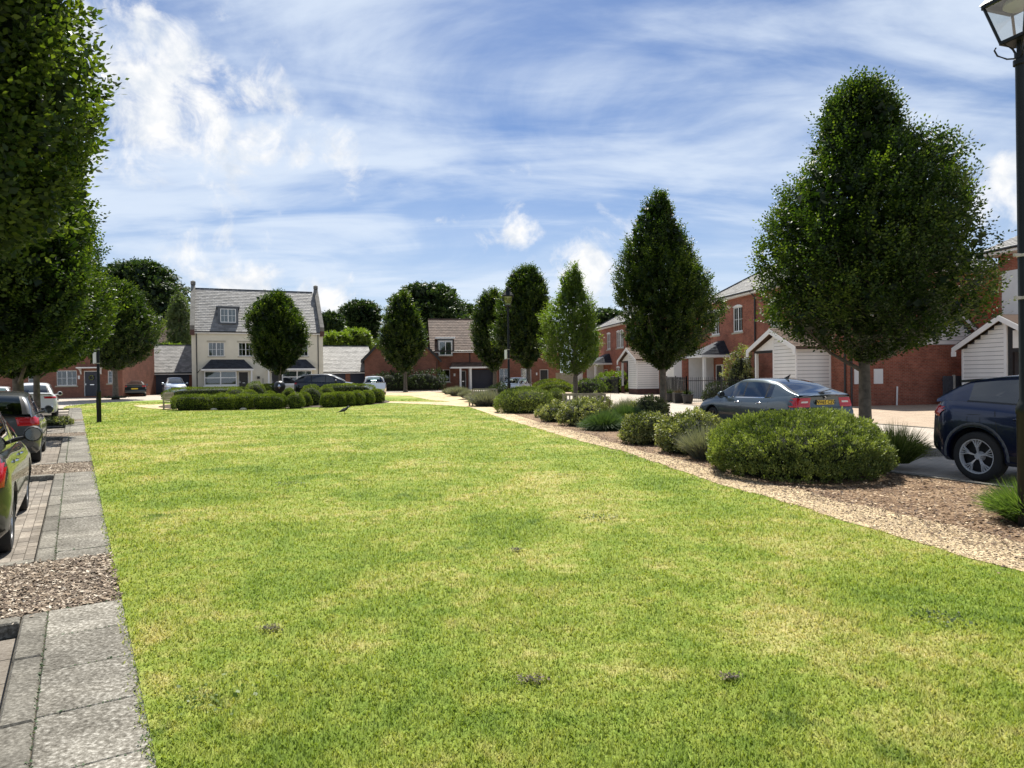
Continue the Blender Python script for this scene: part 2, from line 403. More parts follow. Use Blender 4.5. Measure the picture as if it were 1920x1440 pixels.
M['kerb'] = ground_mat('kerb_concrete', [(0.34, (0.065, 0.058, 0.046)), (0.5, (0.17, 0.158, 0.132)), (0.66, (0.35, 0.33, 0.285))], 2.0, 42, 0.5, wt=.65, tone=.3)
M['joint'] = simple('joint_sand', (0.06, 0.05, 0.035), 1.0, var=0.4, vscale=20)
M['paver'] = ground_mat('brick_paver', [(0.3, (0.13, 0.105, 0.082)), (0.5, (0.245, 0.215, 0.18)), (0.7, (0.36, 0.33, 0.285))], 3.0, 45, 0.4, tone=.45)


def paved(name, c1, c2, mo, bw, bh, ms):
    m = brick_mat(name, c1, c2, mo, bw, bh, ms, var=0.22, bump=0.3, rough=0.8)
    return m


M['drive'] = paved('tan_block_paving', (0.43, 0.33, 0.235), (0.34, 0.26, 0.19), (0.2, 0.15, 0.1), 0.2, 0.1, 0.006)
M['roadblock'] = paved('beige_block_paving', (0.46, 0.40, 0.33), (0.38, 0.335, 0.28), (0.25, 0.21, 0.17), 0.2, 0.1, 0.006)


def chip_mat(name, a, b_, c):
    m, nt, b = newmat(name)
    at = N(nt, 'ShaderNodeAttribute', attribute_name='rnd')
    nt.links.new(ramp(nt, at.outputs['Fac'], [(0.1, a), (0.5, b_), (0.95, c)]), b.inputs['Base Color']); b.inputs['Roughness'].default_value = 0.85
    return m


M['chip'] = chip_mat('bark_chips', (0.05, 0.028, 0.017), (0.17, 0.10, 0.055), (0.55, 0.42, 0.27))
M['chip_grey'] = chip_mat('weathered_bark_chips', (0.07, 0.045, 0.03), (0.24, 0.175, 0.115), (0.62, 0.54, 0.43))
M['chip_soil'] = chip_mat('soil_crumbs', (0.015, 0.012, 0.008), (0.05, 0.038, 0.022), (0.25, 0.2, 0.12))
M['stonechip'] = chip_mat('path_stones', (0.17, 0.115, 0.065), (0.38, 0.285, 0.17), (0.64, 0.54, 0.36))


# ------------------------------------------------------------------ mesh helpers
def uv_project(me):
    n = len(me.polygons)
    if n == 0: return
    nr = np.empty(n * 3); me.polygons.foreach_get('normal', nr); nr = nr.reshape(-1, 3)
    co = np.empty(len(me.vertices) * 3); me.vertices.foreach_get('co', co); co = co.reshape(-1, 3)
    ls = np.empty(n, int); me.polygons.foreach_get('loop_start', ls); lt = np.empty(n, int); me.polygons.foreach_get('loop_total', lt)
    vi = np.empty(len(me.loops), int); me.loops.foreach_get('vertex_index', vi)
    fi = np.repeat(np.arange(n), lt)
    nn = nr[fi]; pp = co[vi]
    u = np.cross(np.array([0, 0, 1.0]), nn); L = np.linalg.norm(u, axis=1)
    flat = L < 0.08
    u[flat] = (1, 0, 0); L[flat] = 1; u /= L[:, None]
    # keep u direction stable for opposite faces
    s = np.where(np.abs(u[:, 0]) > np.abs(u[:, 1]), np.sign(u[:, 0]), np.sign(u[:, 1])); u *= s[:, None]
    v = np.cross(nn, u); v *= np.where(v[:, 2] < -0.01, -1, 1)[:, None]
    v[flat] = (0, 1, 0)
    uv = np.stack([(pp * u).sum(1), (pp * v).sum(1)], 1)
    lay = me.uv_layers.new(name='UVMap'); lay.data.foreach_set('uv', uv.astype(np.float32).ravel())


def link(name, me, parent=None):
    o = bpy.data.objects.new(name, me); COL.objects.link(o)
    if parent is not None: o.parent = parent
    return o


def tag(o, label=None, cat=None, group=None, kind=None):
    if label: o['label'] = label
    if cat: o['category'] = cat
    if group: o['group'] = group
    if kind: o['kind'] = kind
    return o


def thing(name, loc, rz, label, cat, group=None):
    o = bpy.data.objects.new(name, None); COL.objects.link(o); o.location = loc; o.rotation_euler = (0, 0, rz)
    return tag(o, label, cat, group)


def copy_tree(o, parent=None):
    c = o.copy(); COL.objects.link(c)
    if parent is not None: c.parent = parent
    for ch in list(KIDS(o)): copy_tree(ch, c)
    return c


def KIDS(o): return [c for c in bpy.data.objects if c.parent == o]


class MB:
    def __init__(s): s.v = []; s.f = []; s.r = []; s.sm = False

    def add(s, vs, fs):
        k = len(s.v); s.v += [tuple(v) for v in vs]; r = random.random()
        for f in fs: s.f.append(tuple(i + k for i in f)); s.r.append(r)
        return s

    def box(s, x0, x1, y0, y1, z0, z1):
        return s.add([(x0, y0, z0), (x1, y0, z0), (x1, y1, z0), (x0, y1, z0), (x0, y0, z1), (x1, y0, z1), (x1, y1, z1), (x0, y1, z1)],
                     [(0, 3, 2, 1), (4, 5, 6, 7), (0, 1, 5, 4), (1, 2, 6, 5), (2, 3, 7, 6), (3, 0, 4, 7)])

    def obox(s, c, ux, uy, uz, hx, hy, hz):
        c = Vector(c); ux = Vector(ux).normalized(); uy = Vector(uy).normalized(); uz = Vector(uz).normalized()
        vs = [c + ux * a * hx + uy * b * hy + uz * d * hz for d in (-1, 1) for a, b in ((-1, -1), (1, -1), (1, 1), (-1, 1))]
        return s.add(vs, [(0, 3, 2, 1), (4, 5, 6, 7), (0, 1, 5, 4), (1, 2, 6, 5), (2, 3, 7, 6), (3, 0, 4, 7)])

    def beam(s, a, b, w, h=None):
        a = Vector(a); b = Vector(b); d = (b - a); L = d.length; d.normalize(); h = h or w
        up = Vector((0, 0, 1)) if abs(d.z) < 0.95 else Vector((1, 0, 0))
        x = d.cross(up).normalized(); y = x.cross(d).normalized()
        return s.obox((a + b) / 2, d, x, y, L / 2, w / 2, h / 2)

    def prism(s, pts, axis, a0, a1):
        """pts 2D polygon extruded along an axis: 'x' -> (y,z), 'y' -> (x,z), 'z' -> (x,y)"""
        def mk(p, a):
            if axis == 'x': return (a, p[0], p[1])
            if axis == 'y': return (p[0], a, p[1])
            return (p[0], p[1], a)
        n = len(pts); vs = [mk(p, a0) for p in pts] + [mk(p, a1) for p in pts]
        fs = [tuple(range(n)), tuple(range(2 * n - 1, n - 1, -1))] + [(i, n + i, n + (i + 1) % n, (i + 1) % n) for i in range(n)]
        return s.add(vs, fs)

    def tube(s, pts, rads, seg=10, cap=True):
        pts = [Vector(p) for p in pts]; n = len(pts); rings = []
        if isinstance(rads, (int, float)): rads = [rads] * n
        for i, p in enumerate(pts):
            d = (pts[min(i + 1, n - 1)] - pts[max(i - 1, 0)]).normalized()
            up = Vector((0, 1, 0)) if abs(d.z) > 0.7 else Vector((0, 0, 1))
            x = d.cross(up).normalized(); y = d.cross(x).normalized()
            rings += [p + (x * math.cos(2 * PI * k / seg) + y * math.sin(2 * PI * k / seg)) * rads[i] for k in range(seg)]
        fs = [(i * seg + k, i * seg + (k + 1) % seg, (i + 1) * seg + (k + 1) % seg, (i + 1) * seg + k) for i in range(n - 1) for k in range(seg)]
        if cap: fs += [tuple(range(seg)), tuple(range(n * seg - 1, (n - 1) * seg - 1, -1))]
        return s.add(rings, fs)

    def lathe(s, prof, seg=24, c=(0, 0, 0)):
        return s.tube([(c[0], c[1], c[2] + z) for r, z in prof], [max(r, 0.0005) for r, z in prof], seg)

    def build(s, name, mat, parent=None, smooth=None, fix=True):
        me = bpy.data.meshes.new(name); me.from_pydata(s.v, [], s.f); me.update()
        if fix:
            bm = bmesh.new(); bm.from_mesh(me); bmesh.ops.recalc_face_normals(bm, faces=bm.faces); bm.to_mesh(me); bm.free()
        if len(me.polygons) == len(s.r) and len(s.r) > 12:
            a = me.attributes.new('rnd', 'FLOAT', 'FACE'); a.data.foreach_set('value', np.array(s.r, np.float32))
        uv_project(me)
        if mat is not None: me.materials.append(mat)
        if smooth:
            me.polygons.foreach_set('use_smooth', [True] * len(me.polygons)); me.set_sharp_from_angle(angle=math.radians(smooth))
        return link(name, me, parent)


def np_mesh(name, V, F, rnd, mat, parent=None, smooth=False, mats=None, midx=None):
    """V (n,3); F (m,k) int; rnd (m,)"""
    me = bpy.data.meshes.new(name); k = F.shape[1]; m = len(F)
    me.vertices.add(len(V)); me.vertices.foreach_set('co', V.astype(np.float32).ravel())
    me.loops.add(m * k); me.loops.foreach_set('vertex_index', F.astype(np.int32).ravel())
    me.polygons.add(m); me.polygons.foreach_set('loop_start', np.arange(0, m * k, k, dtype=np.int32))
    if mats: [me.materials.append(x) for x in mats]; me.polygons.foreach_set('material_index', midx.astype(np.int32))
    else: me.materials.append(mat)
    a = me.attributes.new('rnd', 'FLOAT', 'FACE'); a.data.foreach_set('value', rnd.astype(np.float32))
    me.update(calc_edges=True)
    return link(name, me, parent)


def nrm(v): return v / np.maximum(np.linalg.norm(v, axis=-1, keepdims=True), 1e-9)


def leaf_geo(C, Dr, Nr, L, Wd):
    """folded-flat rhombus leaves: base C, direction Dr, normal hint Nr"""
    Dr = nrm(Dr); S_ = nrm(np.cross(Dr, Nr)); n = len(C); L = np.broadcast_to(L, n)[:, None]; Wd = np.broadcast_to(Wd, n)[:, None]
    V = np.stack([C, C + Dr * L * 0.45 + S_ * Wd * 0.5, C + Dr * L, C + Dr * L * 0.45 - S_ * Wd * 0.5], 1).reshape(-1, 3)
    F = np.arange(4 * n).reshape(n, 4)
    return V, F


def blob_noise(p, f, ph):
    x, y, z = p[:, 0] * f, p[:, 1] * f, p[:, 2] * f
    return (np.sin(x + 1.7 * np.sin(y * .9 + ph)) + np.sin(y * 1.1 + 1.3 * np.sin(z * 1.2 + ph * 2)) + np.sin(z * 1.05 + 1.6 * np.sin(x * .8 + ph * 3))) / 3


# ------------------------------------------------------------------ trees
def tree(px, Y, outline, label, nshoot, leaf=(0.10, 0.055), name='hornbeam_tree', mat='leaf', group='hornbeams round the green', trunk_r=0.13,
         up=0.75, dens=-0.45, lpc=9, seed=1, shoot=0.45, trunk_top=None, cat='tree', zmul=1.0, inner=0.3, limbs=18, base=None, gap_f=1.6):
    """outline: (photo row, left column, right column) from top to bottom, turned into radii left and right of the trunk at distance Y"""
    rg = np.random.default_rng(seed)
    b = base if base is not None else gx(px, Y)
    zz, rl, rr = [], [], []
    for (y, xl, xr) in outline:
        c = P(px, y, Y); zz.append(c.z - b.z); rl.append((P(xl, y, Y) - c).x * -1); rr.append((P(xr, y, Y) - c).x)
    zz = np.array(zz[::-1]); rl = np.array(rl[::-1]); rr = np.array(rr[::-1])
    root = thing(name, b, 0, label, cat, group)
    z0, z1 = zz[0], zz[-1]
    zz = np.where(zz > z0 + 0.8 * (z1 - z0), zz - 0.55 * shoot * (zz - z0 - 0.8 * (z1 - z0)) / (0.2 * (z1 - z0)), zz); z1 = zz[-1]
    # shoots
    n = int(nshoot * 2.6)
    rm = np.maximum(0.5 * (rl + rr), 0.15)
    zs = rg.uniform(z0, z1, n); w = np.interp(zs, zz, rm); keep = rg.uniform(0, rm.max(), n) < w * 0.9 + 0.1 * rm.max()
    zs = zs[keep]; n = len(zs); ph = rg.uniform(0, 2 * PI, n)
    L = np.interp(zs, zz, rl); R = np.interp(zs, zz, rr)
    k = (1 + np.cos(ph)) / 2; rad = L + (R - L) * k
    depth_mean = np.abs(np.sin(ph)); rad = rad * (1 - depth_mean) + np.maximum(np.maximum(L, R) * 0.25, np.abs(rad)) * depth_mean
    lob = 0.93 + 0.07 * np.sin(3 * ph + zs * 1.9 + seed) + 0.06 * np.sin(7 * ph - zs * 3.1 + seed * 2) + 0.05 * np.sin(13 * ph + 5 * zs)
    q = 1 - 0.62 * rg.uniform(0, 1, n) ** 1.7
    tuft = blob_noise(np.stack([np.cos(ph) * rad, np.sin(ph) * rad, zs], 1), 4.2 / max(0.6, rm.max() ** 0.8), seed + 9)
    q = q + 0.15 * tuft + np.where(rg.uniform(0, 1, n) < 0.10, 0.07, 0)
    rr_ = np.minimum(rad * lob * q, rad * 1.02) - 0.40 * shoot * np.clip(rad / 0.8, 0, 1)
    rr_ = np.maximum(rr_, 0.02) + np.where(rg.uniform(0, 1, n) < 0.035, rg.uniform(0.1, 0.6, n) * shoot, 0)
    C = np.stack([rr_ * np.cos(ph), rr_ * np.sin(ph), zs], 1)
    keep = blob_noise(C, gap_f, seed) > dens
    keep |= rg.uniform(0, 1, n) < 0.25
    C = C[keep][:nshoot]; ph = ph[keep][:nshoot]; q = q[keep][:nshoot]; n = len(C)
    out = np.stack([np.cos(ph), np.sin(ph), np.zeros(n)], 1)
    Dv = nrm(out * rg.uniform(0.35, 0.9, (n, 1)) + np.array([0, 0, 1.0]) * up * rg.uniform(0.4, 1.2, (n, 1)) + rg.normal(0, 0.28, (n, 3)))
    sl = shoot * rg.uniform(0.5, 1.25, n)
    Vs, Fs, Rs = [], [], []; off = 0
    side = nrm(np.cross(Dv, rg.normal(0, 1, (n, 3)) * 0.6 + np.array([0, 0, 1.0])))
    upn = nrm(np.cross(side, Dv))
    clump = 0.5 + 0.5 * blob_noise(C, 2.3, seed + 5)
    for i in range(lpc):
        t = (i + 0.6) / lpc
        base_ = C + Dv * (sl * (t - 0.35))[:, None]
        sgn = 1 if i % 2 else -1
        dr = Dv * 0.55 + side * sgn * 0.75 + np.array([0, 0, -0.22]) + rg.normal(0, 0.18, (n, 3))
        if i == lpc - 1: dr = Dv + rg.normal(0, 0.15, (n, 3))
        s = rg.uniform(0.7, 1.2, n) * (1.1 - 0.35 * t)
        V, F = leaf_geo(base_, dr, upn + rg.normal(0, 0.3, (n, 3)), leaf[0] * s, leaf[1] * s)
        Vs.append(V); Fs.append(F + off); off += len(V)
        Rs.append(np.clip(0.22 + 0.33 * clump + rg.normal(0, 0.14, n) + 0.22 * (q - 0.7) + 0.26 * t - 0.04, 0, 1))  # tips lighter as new growth and lit edges, inner leaves darker as painted shade
    # interior leaves, larger, added to block light; darkest tone paints crown shade
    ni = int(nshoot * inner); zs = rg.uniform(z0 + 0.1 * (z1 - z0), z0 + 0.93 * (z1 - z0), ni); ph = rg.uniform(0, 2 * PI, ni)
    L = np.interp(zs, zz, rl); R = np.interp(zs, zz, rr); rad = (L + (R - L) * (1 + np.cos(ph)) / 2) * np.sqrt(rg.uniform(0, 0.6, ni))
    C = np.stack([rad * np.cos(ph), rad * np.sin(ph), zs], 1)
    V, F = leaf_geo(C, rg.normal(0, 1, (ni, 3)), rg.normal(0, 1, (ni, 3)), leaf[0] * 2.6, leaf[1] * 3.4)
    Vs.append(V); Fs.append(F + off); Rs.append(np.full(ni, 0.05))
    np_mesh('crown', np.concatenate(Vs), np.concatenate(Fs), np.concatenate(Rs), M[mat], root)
    # trunk and limbs
    tb = MB(); top = z0 + (z1 - z0) * (trunk_top or 0.9)
    H = 7; pts = [(0.05 * math.sin(i * 1.3 + seed) * (i / H), 0.05 * math.cos(i * 1.7 + seed) * (i / H), -0.1 + (top + 0.1) * i / H) for i in range(H + 1)]
    rds = [trunk_r * (1.45 if i == 0 else 1.0) * (1 - 0.9 * (i / H)) + 0.012 for i in range(H + 1)]
    pts.insert(1, (0, 0, 0.12)); rds.insert(1, trunk_r * 1.12)
    tb.tube(pts, rds, 10)
    for i in range(limbs):
        zb = z0 - 0.25 + (top - z0) * 0.75 * i / limbs; a = i * 2.4 + seed
        zt = min(zb + rg.uniform(1.0, 2.2) * (z1 - z0) / 6, z1 * 0.97); r_ = float(np.interp(zt, zz, rm)) * rg.uniform(0.55, 0.82)
        p0 = Vector((0, 0, zb)); p2 = Vector((r_ * math.cos(a), r_ * math.sin(a), zt)); p1 = p0.lerp(p2, 0.45) + Vector((0, 0, -0.12 * r_))
        r0 = max(0.02, trunk_r * 0.42 * (1 - i / limbs * 0.6))
        tb.tube([p0, p0.lerp(p1, 0.5), p1, p1.lerp(p2, 0.5), p2], [r0, r0 * 0.8, r0 * 0.6, r0 * 0.4, r0 * 0.15], 6)
    tb.build('trunk', M['bark'], root, smooth=50)
    return root


# ------------------------------------------------------------------ bushes
def bush(name, c, rx, ry, h, n, leaf, mat, label, cat, group=None, rot=0.0, seed=1, lump=0.06, spray=0.35, flat=2.3, undercut=0.85, mats=None, tip=0.0, tuft_k=12):
    rg = np.random.default_rng(seed)
    u = rg.normal(0, 1, (n, 3)); u[:, 2] = np.abs(u[:, 2]) * 1.0 - 0.15; u = nrm(u)
    # superellipsoid dome
    e = flat; s = (np.abs(u[:, 0]) ** e + np.abs(u[:, 1]) ** e + np.abs(np.maximum(u[:, 2], 0)) ** e) ** (-1 / e)
    p = u * s[:, None]
    kt = tuft_k if mat not in ('leaf_box',) and undercut < .89 and 'dome' not in label else 1
    if kt > 1:
        nc = n // kt; cid = np.repeat(np.arange(nc), kt); cid = np.concatenate([cid, rg.integers(0, nc, n - len(cid))]); p = p[cid]
    z = (p[:, 2] * 0.8 + 0.2); under = np.where(p[:, 2] < 0.0, undercut + (1 - undercut) * np.clip(z / 0.2, 0, 1), 1)
    base = np.stack([p[:, 0] * rx * under, p[:, 1] * ry * under, np.clip(z, 0.02, 1) * h], 1)
    lumpv = blob_noise(base, 5.0 / max(rx, ry, 0.5), seed) * lump * 1.2 + blob_noise(base, 14.0, seed + 2) * lump * 0.8 + blob_noise(base, 34.0, seed + 4) * lump * 0.7
    base *= (1 + lumpv[:, None]); base *= (1 - 0.10 * rg.uniform(0, 1, (n, 1)) ** 1.5)
    base[:, 2] = np.maximum(base[:, 2], 0.01)
    nn = nrm(base / np.array([rx * rx, ry * ry, h * h]) + 1e-6)
    tone_ = rg.normal(0, 0.13, n)
    if kt > 1:
        tone_ = rg.normal(0, 0.17, nc)[cid] + rg.normal(0, 0.07, n); base = base + rg.normal(0, leaf[0] * 0.36, (n, 3)) + nn * (leaf[0] * 0.3 * np.abs(rg.normal(0, 1, (n, 1))) + 0.35 * leaf[0] * rg.uniform(-1, 1, nc)[cid][:, None])
        base[:, 2] = np.maximum(base[:, 2], 0.01)
    Dr = nrm(nn * (0.5 + tip) + rg.normal(0, spray, (n, 3)) + np.array([0, 0, 0.28 + tip]))
    sc = rg.uniform(0.6, 1.25, n)
    V, F = leaf_geo(base, Dr, nn + rg.normal(0, 0.8, (n, 3)), leaf[0] * sc, leaf[1] * sc)
    rnd = np.clip(0.42 + lumpv / max(lump, .02) * 0.24 + tone_, 0, 1)  # raised lumps lighter, hollows darker: shade between tufts put into colour
    # inner body, near black: paints the shade seen between the leaves
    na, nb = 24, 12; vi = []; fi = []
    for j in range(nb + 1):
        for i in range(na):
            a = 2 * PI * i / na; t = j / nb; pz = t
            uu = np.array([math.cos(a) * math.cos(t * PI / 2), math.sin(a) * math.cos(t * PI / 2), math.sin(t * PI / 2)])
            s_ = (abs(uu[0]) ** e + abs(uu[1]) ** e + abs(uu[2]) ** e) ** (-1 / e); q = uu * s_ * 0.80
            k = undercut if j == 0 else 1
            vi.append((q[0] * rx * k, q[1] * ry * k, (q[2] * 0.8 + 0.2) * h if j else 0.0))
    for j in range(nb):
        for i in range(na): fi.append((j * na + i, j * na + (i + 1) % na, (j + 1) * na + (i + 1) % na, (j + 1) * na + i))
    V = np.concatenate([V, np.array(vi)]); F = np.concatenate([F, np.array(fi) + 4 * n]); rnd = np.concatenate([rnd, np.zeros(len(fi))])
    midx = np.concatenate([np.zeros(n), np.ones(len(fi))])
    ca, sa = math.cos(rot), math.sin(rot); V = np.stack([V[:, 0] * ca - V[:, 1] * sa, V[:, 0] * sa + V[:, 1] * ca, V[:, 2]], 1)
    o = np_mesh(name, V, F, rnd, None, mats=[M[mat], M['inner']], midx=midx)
    o.location = c; return tag(o, label, cat, group)


def spiky(name, c, r, h, n, w, mat, label, cat, group=None, seed=1, spread=0.9, droop=0.15, heads=0):
    """bundle of narrow blades out of one crown (lavender, rosemary, ornamental grass)"""
    rg = np.random.default_rng(seed)
    a = rg.uniform(0, 2 * PI, n); q = np.sqrt(rg.uniform(0, 1, n)); b0 = np.stack([np.cos(a) * q * r * 0.55, np.sin(a) * q * r * 0.55, np.zeros(n)], 1)
    tl = spread * q; d = nrm(np.stack([np.cos(a) * tl, np.sin(a) * tl, 1.15 - 0.5 * tl], 1) + rg.normal(0, 0.11, (n, 3)))
    L = h * rg.uniform(0.65, 1.12, n) * (1 - 0.12 * q)
    m1 = b0 + d * (L * 0.55)[:, None]; tp = b0 + d * L[:, None] - np.array([0, 0, 1.0]) * (droop * h * q * rg.uniform(0.3, 1.4, n))[:, None]
    s = nrm(np.cross(d, rg.normal(0, 1, (n, 3)))) * w
    V = np.stack([b0 - s * .6, b0 + s * .6, m1 + s, m1 - s, tp], 1).reshape(-1, 3)
    i = np.arange(n)[:, None] * 5
    F = np.concatenate([i + np.array([[0, 1, 2, 3]]), i + np.array([[3, 2, 4, 4]])])
    F3 = np.concatenate([i + np.array([[0, 1, 2]]), i + np.array([[0, 2, 3]]), i + np.array([[3, 2, 4]])])
    rnd = np.clip(rg.normal(0.5, 0.2, n), 0, 1); rnd = np.concatenate([rnd, rnd, np.minimum(rnd + 0.15, 1)])
    o = np_mesh(name, V, F3, rnd, M[mat]); o.location = c
    return tag(o, label, cat, group)


def in_poly(x, y, poly):
    ins = np.zeros(len(x), bool); n = len(poly); j = n - 1
    for i in range(n):
        xi, yi = poly[i][:2]; xj, yj = poly[j][:2]
        c = ((yi > y) != (yj > y)); t = (xj - xi) * (y - yi) / ((yj - yi) if yj != yi else 1e-9) + xi
        ins ^= c & (x < t); j = i
    return ins



# ================================================================== GROUND
def sheet(name, poly, dz, mat, skirt=0.0, step=3.0, parent=None, kind='structure', cut=True):
    bm = bmesh.new(); vs = [bm.verts.new((p[0], p[1], 0)) for p in poly]
    f = bm.faces.new(vs)
    if f.normal.z < 0: bmesh.ops.reverse_faces(bm, faces=[f])
    bmesh.ops.triangulate(bm, faces=bm.faces[:], ngon_method='EAR_CLIP')
    xs = [p[0] for p in poly]; ys = [p[1] for p in poly]
    if cut:
        for ax, lo, hi in ((0, max(min(xs), -45), min(max(xs), 6)), (1, max(min(ys), 35), min(max(ys), 56))):
            k = math.ceil(lo / step) * step
            while k < hi:
                co = (k, 0, 0) if ax == 0 else (0, k, 0); no = (1, 0, 0) if ax == 0 else (0, 1, 0)
                bmesh.ops.bisect_plane(bm, geom=bm.verts[:] + bm.edges[:] + bm.faces[:], plane_co=co, plane_no=no); k += step
    for v in bm.verts: v.co.z = float(gz(v.co.x, v.co.y)) + dz
    if skirt:
        be = [e for e in bm.edges if len(e.link_faces) == 1]
        r = bmesh.ops.extrude_edge_only(bm, edges=be)
        for v in [g for g in r['geom'] if isinstance(g, bmesh.types.BMVert)]: v.co.z -= skirt
    bmesh.ops.recalc_face_normals(bm, faces=bm.faces[:])
    up = [f for f in bm.faces if abs(f.normal.z) > 0.5]
    if up and sum(f.normal.z for f in up) < 0: bmesh.ops.reverse_faces(bm, faces=bm.faces[:])
    me = bpy.data.meshes.new(name); bm.to_mesh(me); bm.free(); uv_project(me); me.materials.append(mat)
    o = link(name, me, parent)
    if parent is None: tag(o, kind=kind)
    return o


def gl(pts, dz=0.0): return [(G(x, y, dz).x, G(x, y, dz).y) for x, y in pts]


sheet('ground', [(-900, -60), (900, -60), (900, 1600), (-900, 1600)], -0.115, M['asphalt'], cut=True)
sheet('road', [(-60, -6), (30, -6), (60, 120), (-90, 120)], -0.1, M['roadblock'], cut=True)
# paving line coordinates
PO = np.array([0.31, 0.0]); PD = np.array([-0.5355, 0.8445]); PN = np.array([-0.8445, -0.5355])


def pv(u, v): q = PO + PD * u + PN * v; return (float(q[0]), float(q[1]))


LAWN_R = gl([(745, 749), (800, 752), (877, 762), (937, 783), (1013, 805), (1094, 829), (1167, 846), (1240, 871), (1323, 900), (1420, 927), (1500, 949), (1611, 986), (1722, 1019), (1861, 1058), (1920, 1074), (2150, 1145)])
LAWN_R = LAWN_R + [(4.6, 1.0), (5.0, -3.0)]


def ragged(pts, amp, step=0.22, seed=0):
    rg = random.Random(seed); out = []
    for a, b in zip(pts[:-1], pts[1:]):
        L = math.hypot(b[0] - a[0], b[1] - a[1]); n = max(1, int(L / step)) if max(a[1], b[1]) < 32 else 1; nx, ny = (b[1] - a[1]) / L, -(b[0] - a[0]) / L
        for i in range(n):
            t = i / n; k = amp * rg.uniform(-1, 1) * (1 if i else 0.4) if n > 1 else 0; out.append((a[0] + (b[0] - a[0]) * t + nx * k, a[1] + (b[1] - a[1]) * t + ny * k))
    return out + [pts[-1]]


LAWN_R = LAWN_R[:2] + ragged(LAWN_R[2:], 0.045, seed=4)
PATH_R = gl([(800, 734), (840, 738), (890, 752), (937, 768), (1010, 792), (1094, 813), (1200, 845), (1323, 876), (1430, 906), (1500, 920), (1569, 940), (1694, 967), (1800, 990), (1920, 1020), (2150, 1085)]) + [(5.9, 1.0), (6.2, -3.0)]
PATH_R = PATH_R[:2] + ragged(PATH_R[2:], 0.10, 0.35, seed=9)
far_lawn = gl([(118, 766), (124, 759), (180, 753), (260, 750), (330, 748), (450, 746), (600, 744), (700, 742), (745, 740), (800, 738)])
lawn_poly = [pv(-4, 0)] + [pv(48.5, 0)] + [pv(48.8, 0.3)] + far_lawn + gl([(850, 750)]) + LAWN_R[2:]
sheet('lawn', lawn_poly, 0.0, M['lawn'], skirt=0.1)
gravel_poly = LAWN_R[2:][::-1] + gl([(840, 751), (800, 746), (770, 742), (720, 741), (720, 737), (760, 735)]) + PATH_R
sheet('gravel_path', gravel_poly, 0.008, M['gravel'], skirt=0.05)
cross_poly = gl([(700, 748), (740, 749.5), (800, 752), (860, 753.5), (905, 764), (880, 763), (800, 758), (740, 755.5), (700, 753)])
sheet('cross_path', cross_poly, 0.012, M['gravel'])
left_path = gl([(250, 760), (262, 757), (300, 755), (345, 754), (345, 768), (318, 768), (285, 766), (262, 763)])
sheet('footpath', left_path, 0.012, M['gravel'])
ring_poly = []
RC = (P(520, 745, 42.5).x, 42.5)
for i in range(28):
    a = 2 * PI * i / 28; ring_poly.append((RC[0] + 6.9 * math.cos(a), RC[1] + 5.2 * math.sin(a)))
sheet('garden_bed', ring_poly, 0.016, M['soil'])
# planting bed east of the path with its bays cut out of it
BAY_L = [(8.4, -3.0), (8.0, 5.0), (7.55, 7.2), (6.75, 9.25), (5.95, 10.9), (5.25, 13.0), (8.6, 13.9), (8.2, 15.5), (5.9, 14.95), (5.95, 17.0), (4.75, 22.4), (7.0, 23.1), (6.6, 25.6), (4.9, 26.2), (4.2, 34.0), (3.0, 44.0), (1.6, 52.0), (-3.0, 56.5)]
bed_poly = PATH_R[::-1] + BAY_L[::-1]
sheet('planting_bed', bed_poly, 0.004, M['barkbed'], skirt=0.1)
kb = MB()
for a, b in zip(BAY_L[1:-2], BAY_L[2:-1]):
    a = Vector((*a, 0)); b = Vector((*b, 0)); L = (b - a).length; n = max(1, round(L / 0.9)); d = (b - a) / n
    s_ = Vector((d.y, -d.x, 0)).normalized() * 0.062
    for i in range(n):
        p = a + d * i; q = a + d * (i + 0.985); z = float(gz(p.x, p.y))
        kb.obox((p + q) / 2 + s_ + Vector((0, 0, z - 0.045)), d, s_, (0, 0, 1), (q - p).length / 2, 0.06, 0.068)
kbo = kb.build('kerb', M['kerb'], None); tag(kbo, kind='structure')
# tan forecourt in front of the terrace
drive_poly = [(19.0, 3.0), (14.6, 14.0), (11.9, 22.6), (9.6, 40.0), (9.0, 44.0), (6.6, 58.5), (1.0, 60.5), (-1, 66), (2, 90), (40, 90), (45, 3)]
sheet('forecourt', drive_poly, -0.09, M['drive'], cut=False)
gut = MB()
for a, b in zip(drive_poly[0:5], drive_poly[1:6]):
    gut.beam((a[0], a[1], -0.088), (b[0], b[1], -0.088), 0.14, 0.012)
tag(gut.build('gutter', M['kerb'], None), kind='structure')

# ---- left pavement, slabs and kerb stones as pieces
BEDS = [(5.96, 7.6), (14.57, 16.4), (24.3, 26.0), (33.3, 35.0)]
SECT = [(-1.2, 5.96), (7.6, 14.57), (16.4, 24.3), (26.0, 33.3), (35.0, 48.5)]
pave = sheet('pavement', [pv(-1.2, 0.0), pv(-1.2, 0.60), pv(48.5, 0.60), pv(48.5, 0.0)], -0.012, M['joint'], skirt=0.09)
frame2 = Matrix(((PD[0], PN[0], 0), (PD[1], PN[1], 0), (0, 0, 1)))


